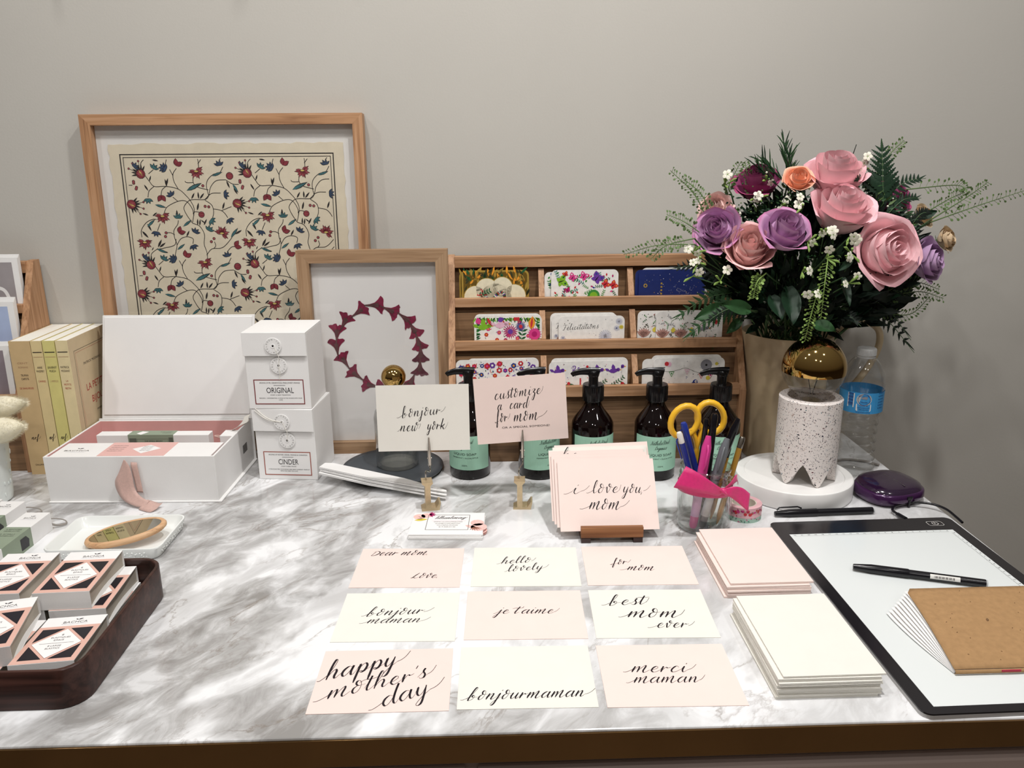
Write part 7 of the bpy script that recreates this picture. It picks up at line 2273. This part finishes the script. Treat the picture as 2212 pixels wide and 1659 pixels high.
for i, (a, b) in enumerate(NEEDLES):
    A_ = Vector(a); B_ = Vector(b); rn = random.Random(700 + i)
    t = thing('needle_sprig', ['tallest needle leaved sprig at the bouquet top', 'needle leaved sprig leaning left at the top', 'short upright needle sprig beside the peach rose', 'needle sprig over the dark magenta rose', 'bare dark twig right of the top pink rose'][i], 'foliage sprig', a)
    mb = MB(); mb.tube([V(0, 0, 0), (B_ - A_)], [.0011, .0005], 'leaf_mid' if i < 4 else 'kraft_core' if False else 'leaf_dark', 6); base_stem(mb, a, .0012, 'stem_green', A_)
    mb.build('stem', t, loc=(0, 0, 0), smooth=60)
    if i < 4:
        mb = MB()
        for q in range(22):
            p = (B_ - A_) * (.15 + .85 * q / 22)
            d = ((B_ - A_).normalized() + V(rn.uniform(-.7, .7), rn.uniform(-.5, .3), rn.uniform(-.2, .4))).normalized() * rn.uniform(.016, .030)
            mb.tube([p, p + d * .6 + V(0, 0, .001), p + d], [.0009, .0010, .0003], 'leaf_green' if q % 3 else 'leaf_mid', 5)
        mb.build('needles', t, loc=(0, 0, 0), smooth=50)

# dense dark filler leaves between the blooms and the jug mouth: nobody could count them
rn = random.Random(77)
mb = MB()
def lf(p, d, ln, wd, k):
    d = d.normalized()
    nr = V(rn.uniform(-.5, .5), -1, rn.uniform(0, .8)).normalized()
    s2 = d.cross(nr).normalized()
    nr = s2.cross(d)
    pts = [p, p + d * ln * .35 + s2 * wd * .5, p + d * ln * .7 + s2 * wd * .34, p + d * ln - nr * ln * .1, p + d * ln * .7 - s2 * wd * .34, p + d * ln * .35 - s2 * wd * .5, p + d * ln * .4 - nr * wd * .15, p + d * ln * .72 - nr * wd * .15]
    mb.add(pts, [(0, 1, 6), (1, 2, 7, 6), (2, 3, 7), (3, 4, 7), (4, 5, 6, 7), (5, 0, 6)], k)
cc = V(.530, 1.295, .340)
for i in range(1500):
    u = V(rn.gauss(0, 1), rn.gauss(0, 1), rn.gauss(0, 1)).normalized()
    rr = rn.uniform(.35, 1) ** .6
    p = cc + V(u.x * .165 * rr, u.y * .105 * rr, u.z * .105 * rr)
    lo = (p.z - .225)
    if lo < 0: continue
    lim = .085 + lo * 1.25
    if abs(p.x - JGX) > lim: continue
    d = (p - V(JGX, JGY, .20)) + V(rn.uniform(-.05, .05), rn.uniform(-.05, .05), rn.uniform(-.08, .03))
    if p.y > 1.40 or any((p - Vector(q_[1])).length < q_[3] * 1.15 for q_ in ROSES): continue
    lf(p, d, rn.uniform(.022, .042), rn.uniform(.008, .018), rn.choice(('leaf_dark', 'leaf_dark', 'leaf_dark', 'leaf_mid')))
for i in range(700):     # small sprays over the upper dome
    u = V(rn.gauss(0, 1), rn.gauss(0, 1) - .6, rn.gauss(0, 1) + .5).normalized()
    p = V(.530, 1.285, .395) + V(u.x * .150, u.y * .080, u.z * .080)
    if any((p - Vector(q_[1])).length < q_[3] * 1.22 for q_ in ROSES): continue
    lf(p, u + V(rn.uniform(-.5, .5), rn.uniform(-.3, .3), rn.uniform(-.5, .5)), rn.uniform(.006, .016), rn.uniform(.002, .005), rn.choice(('leaf_green', 'sprig_green', 'leaf_mid')))
for i in range(900):     # green buds and leaflets in the gaps between the blooms
    u = V(rn.gauss(0, .5), rn.gauss(0, .4), rn.gauss(0, .5))
    c = rn.choice((V(.462, 1.252, .455), V(.492, 1.232, .432), V(.400, 1.262, .440), V(.605, 1.262, .440), V(.482, 1.215, .395), V(.560, 1.225, .375)))
    p = c + V(u.x * .040, u.y * .026, u.z * .032)
    if any((p - Vector(q_[1])).length < q_[3] * 1.22 for q_ in ROSES): continue
    if i % 3:
        lf(p, V(rn.uniform(-1, 1), -.6, rn.uniform(-.3, 1)), rn.uniform(.006, .014), rn.uniform(.002, .004), rn.choice(('leaf_green', 'leaf_mid', 'leaf_dark')))
    else:
        mb.sphere(p, rn.uniform(.0010, .0020), rn.choice(('sprig_green', 'leaf_green', 'white_petal', 'sprig_green')), 6, 4)
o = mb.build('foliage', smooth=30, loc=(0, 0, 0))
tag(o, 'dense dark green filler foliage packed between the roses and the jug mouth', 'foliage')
o['kind'] = 'stuff'
# ================================================================= unseen dried garland, added above the view to cast wall shadows
mat('dry_leaf', '#8b7866', .8, var=.15, scale=60)
gl = thing('shadow_garland', 'unseen dried leaf garland added above the view to cast shadows on the wall', 'garland', (-.45, 1.4595, 1.16))
P = cat_rom([(-.42, 0, 0), (-.30, -.10, -.04), (-.15, -.155, -.06), (.05, -.16, -.07), (.22, -.16, -.07), (.36, -.11, -.04), (.46, 0, .01)], 8)
mb = MB(); mb.tube(P, .0025, 'dry_leaf', 7); mb.build('stem', gl, loc=(0, 0, 0), smooth=60)
for x, y, z0, z1, wd in ((-.194, -.155, -.062, -.232, .016), (-.052, -.157, -.066, -.190, .014), (.207, -.160, -.07, -.196, .030), (.32, -.130, -.05, -.165, .026)):
    mb = MB()
    mb.grid(lambda u, v: (x + (u * 2 - 1) * wd * .5 * (math.sin(PI * min(1, .08 + 1.25 * v)) if v < .70 else max(.10, .42 * (1 - v) / .3 + .08)), y + .006 * math.sin(v * 3), z0 + (z1 - z0) * v), 4, 12, 'dry_leaf')
    mb.build('leaf', gl, loc=(0, 0, 0), smooth=60)
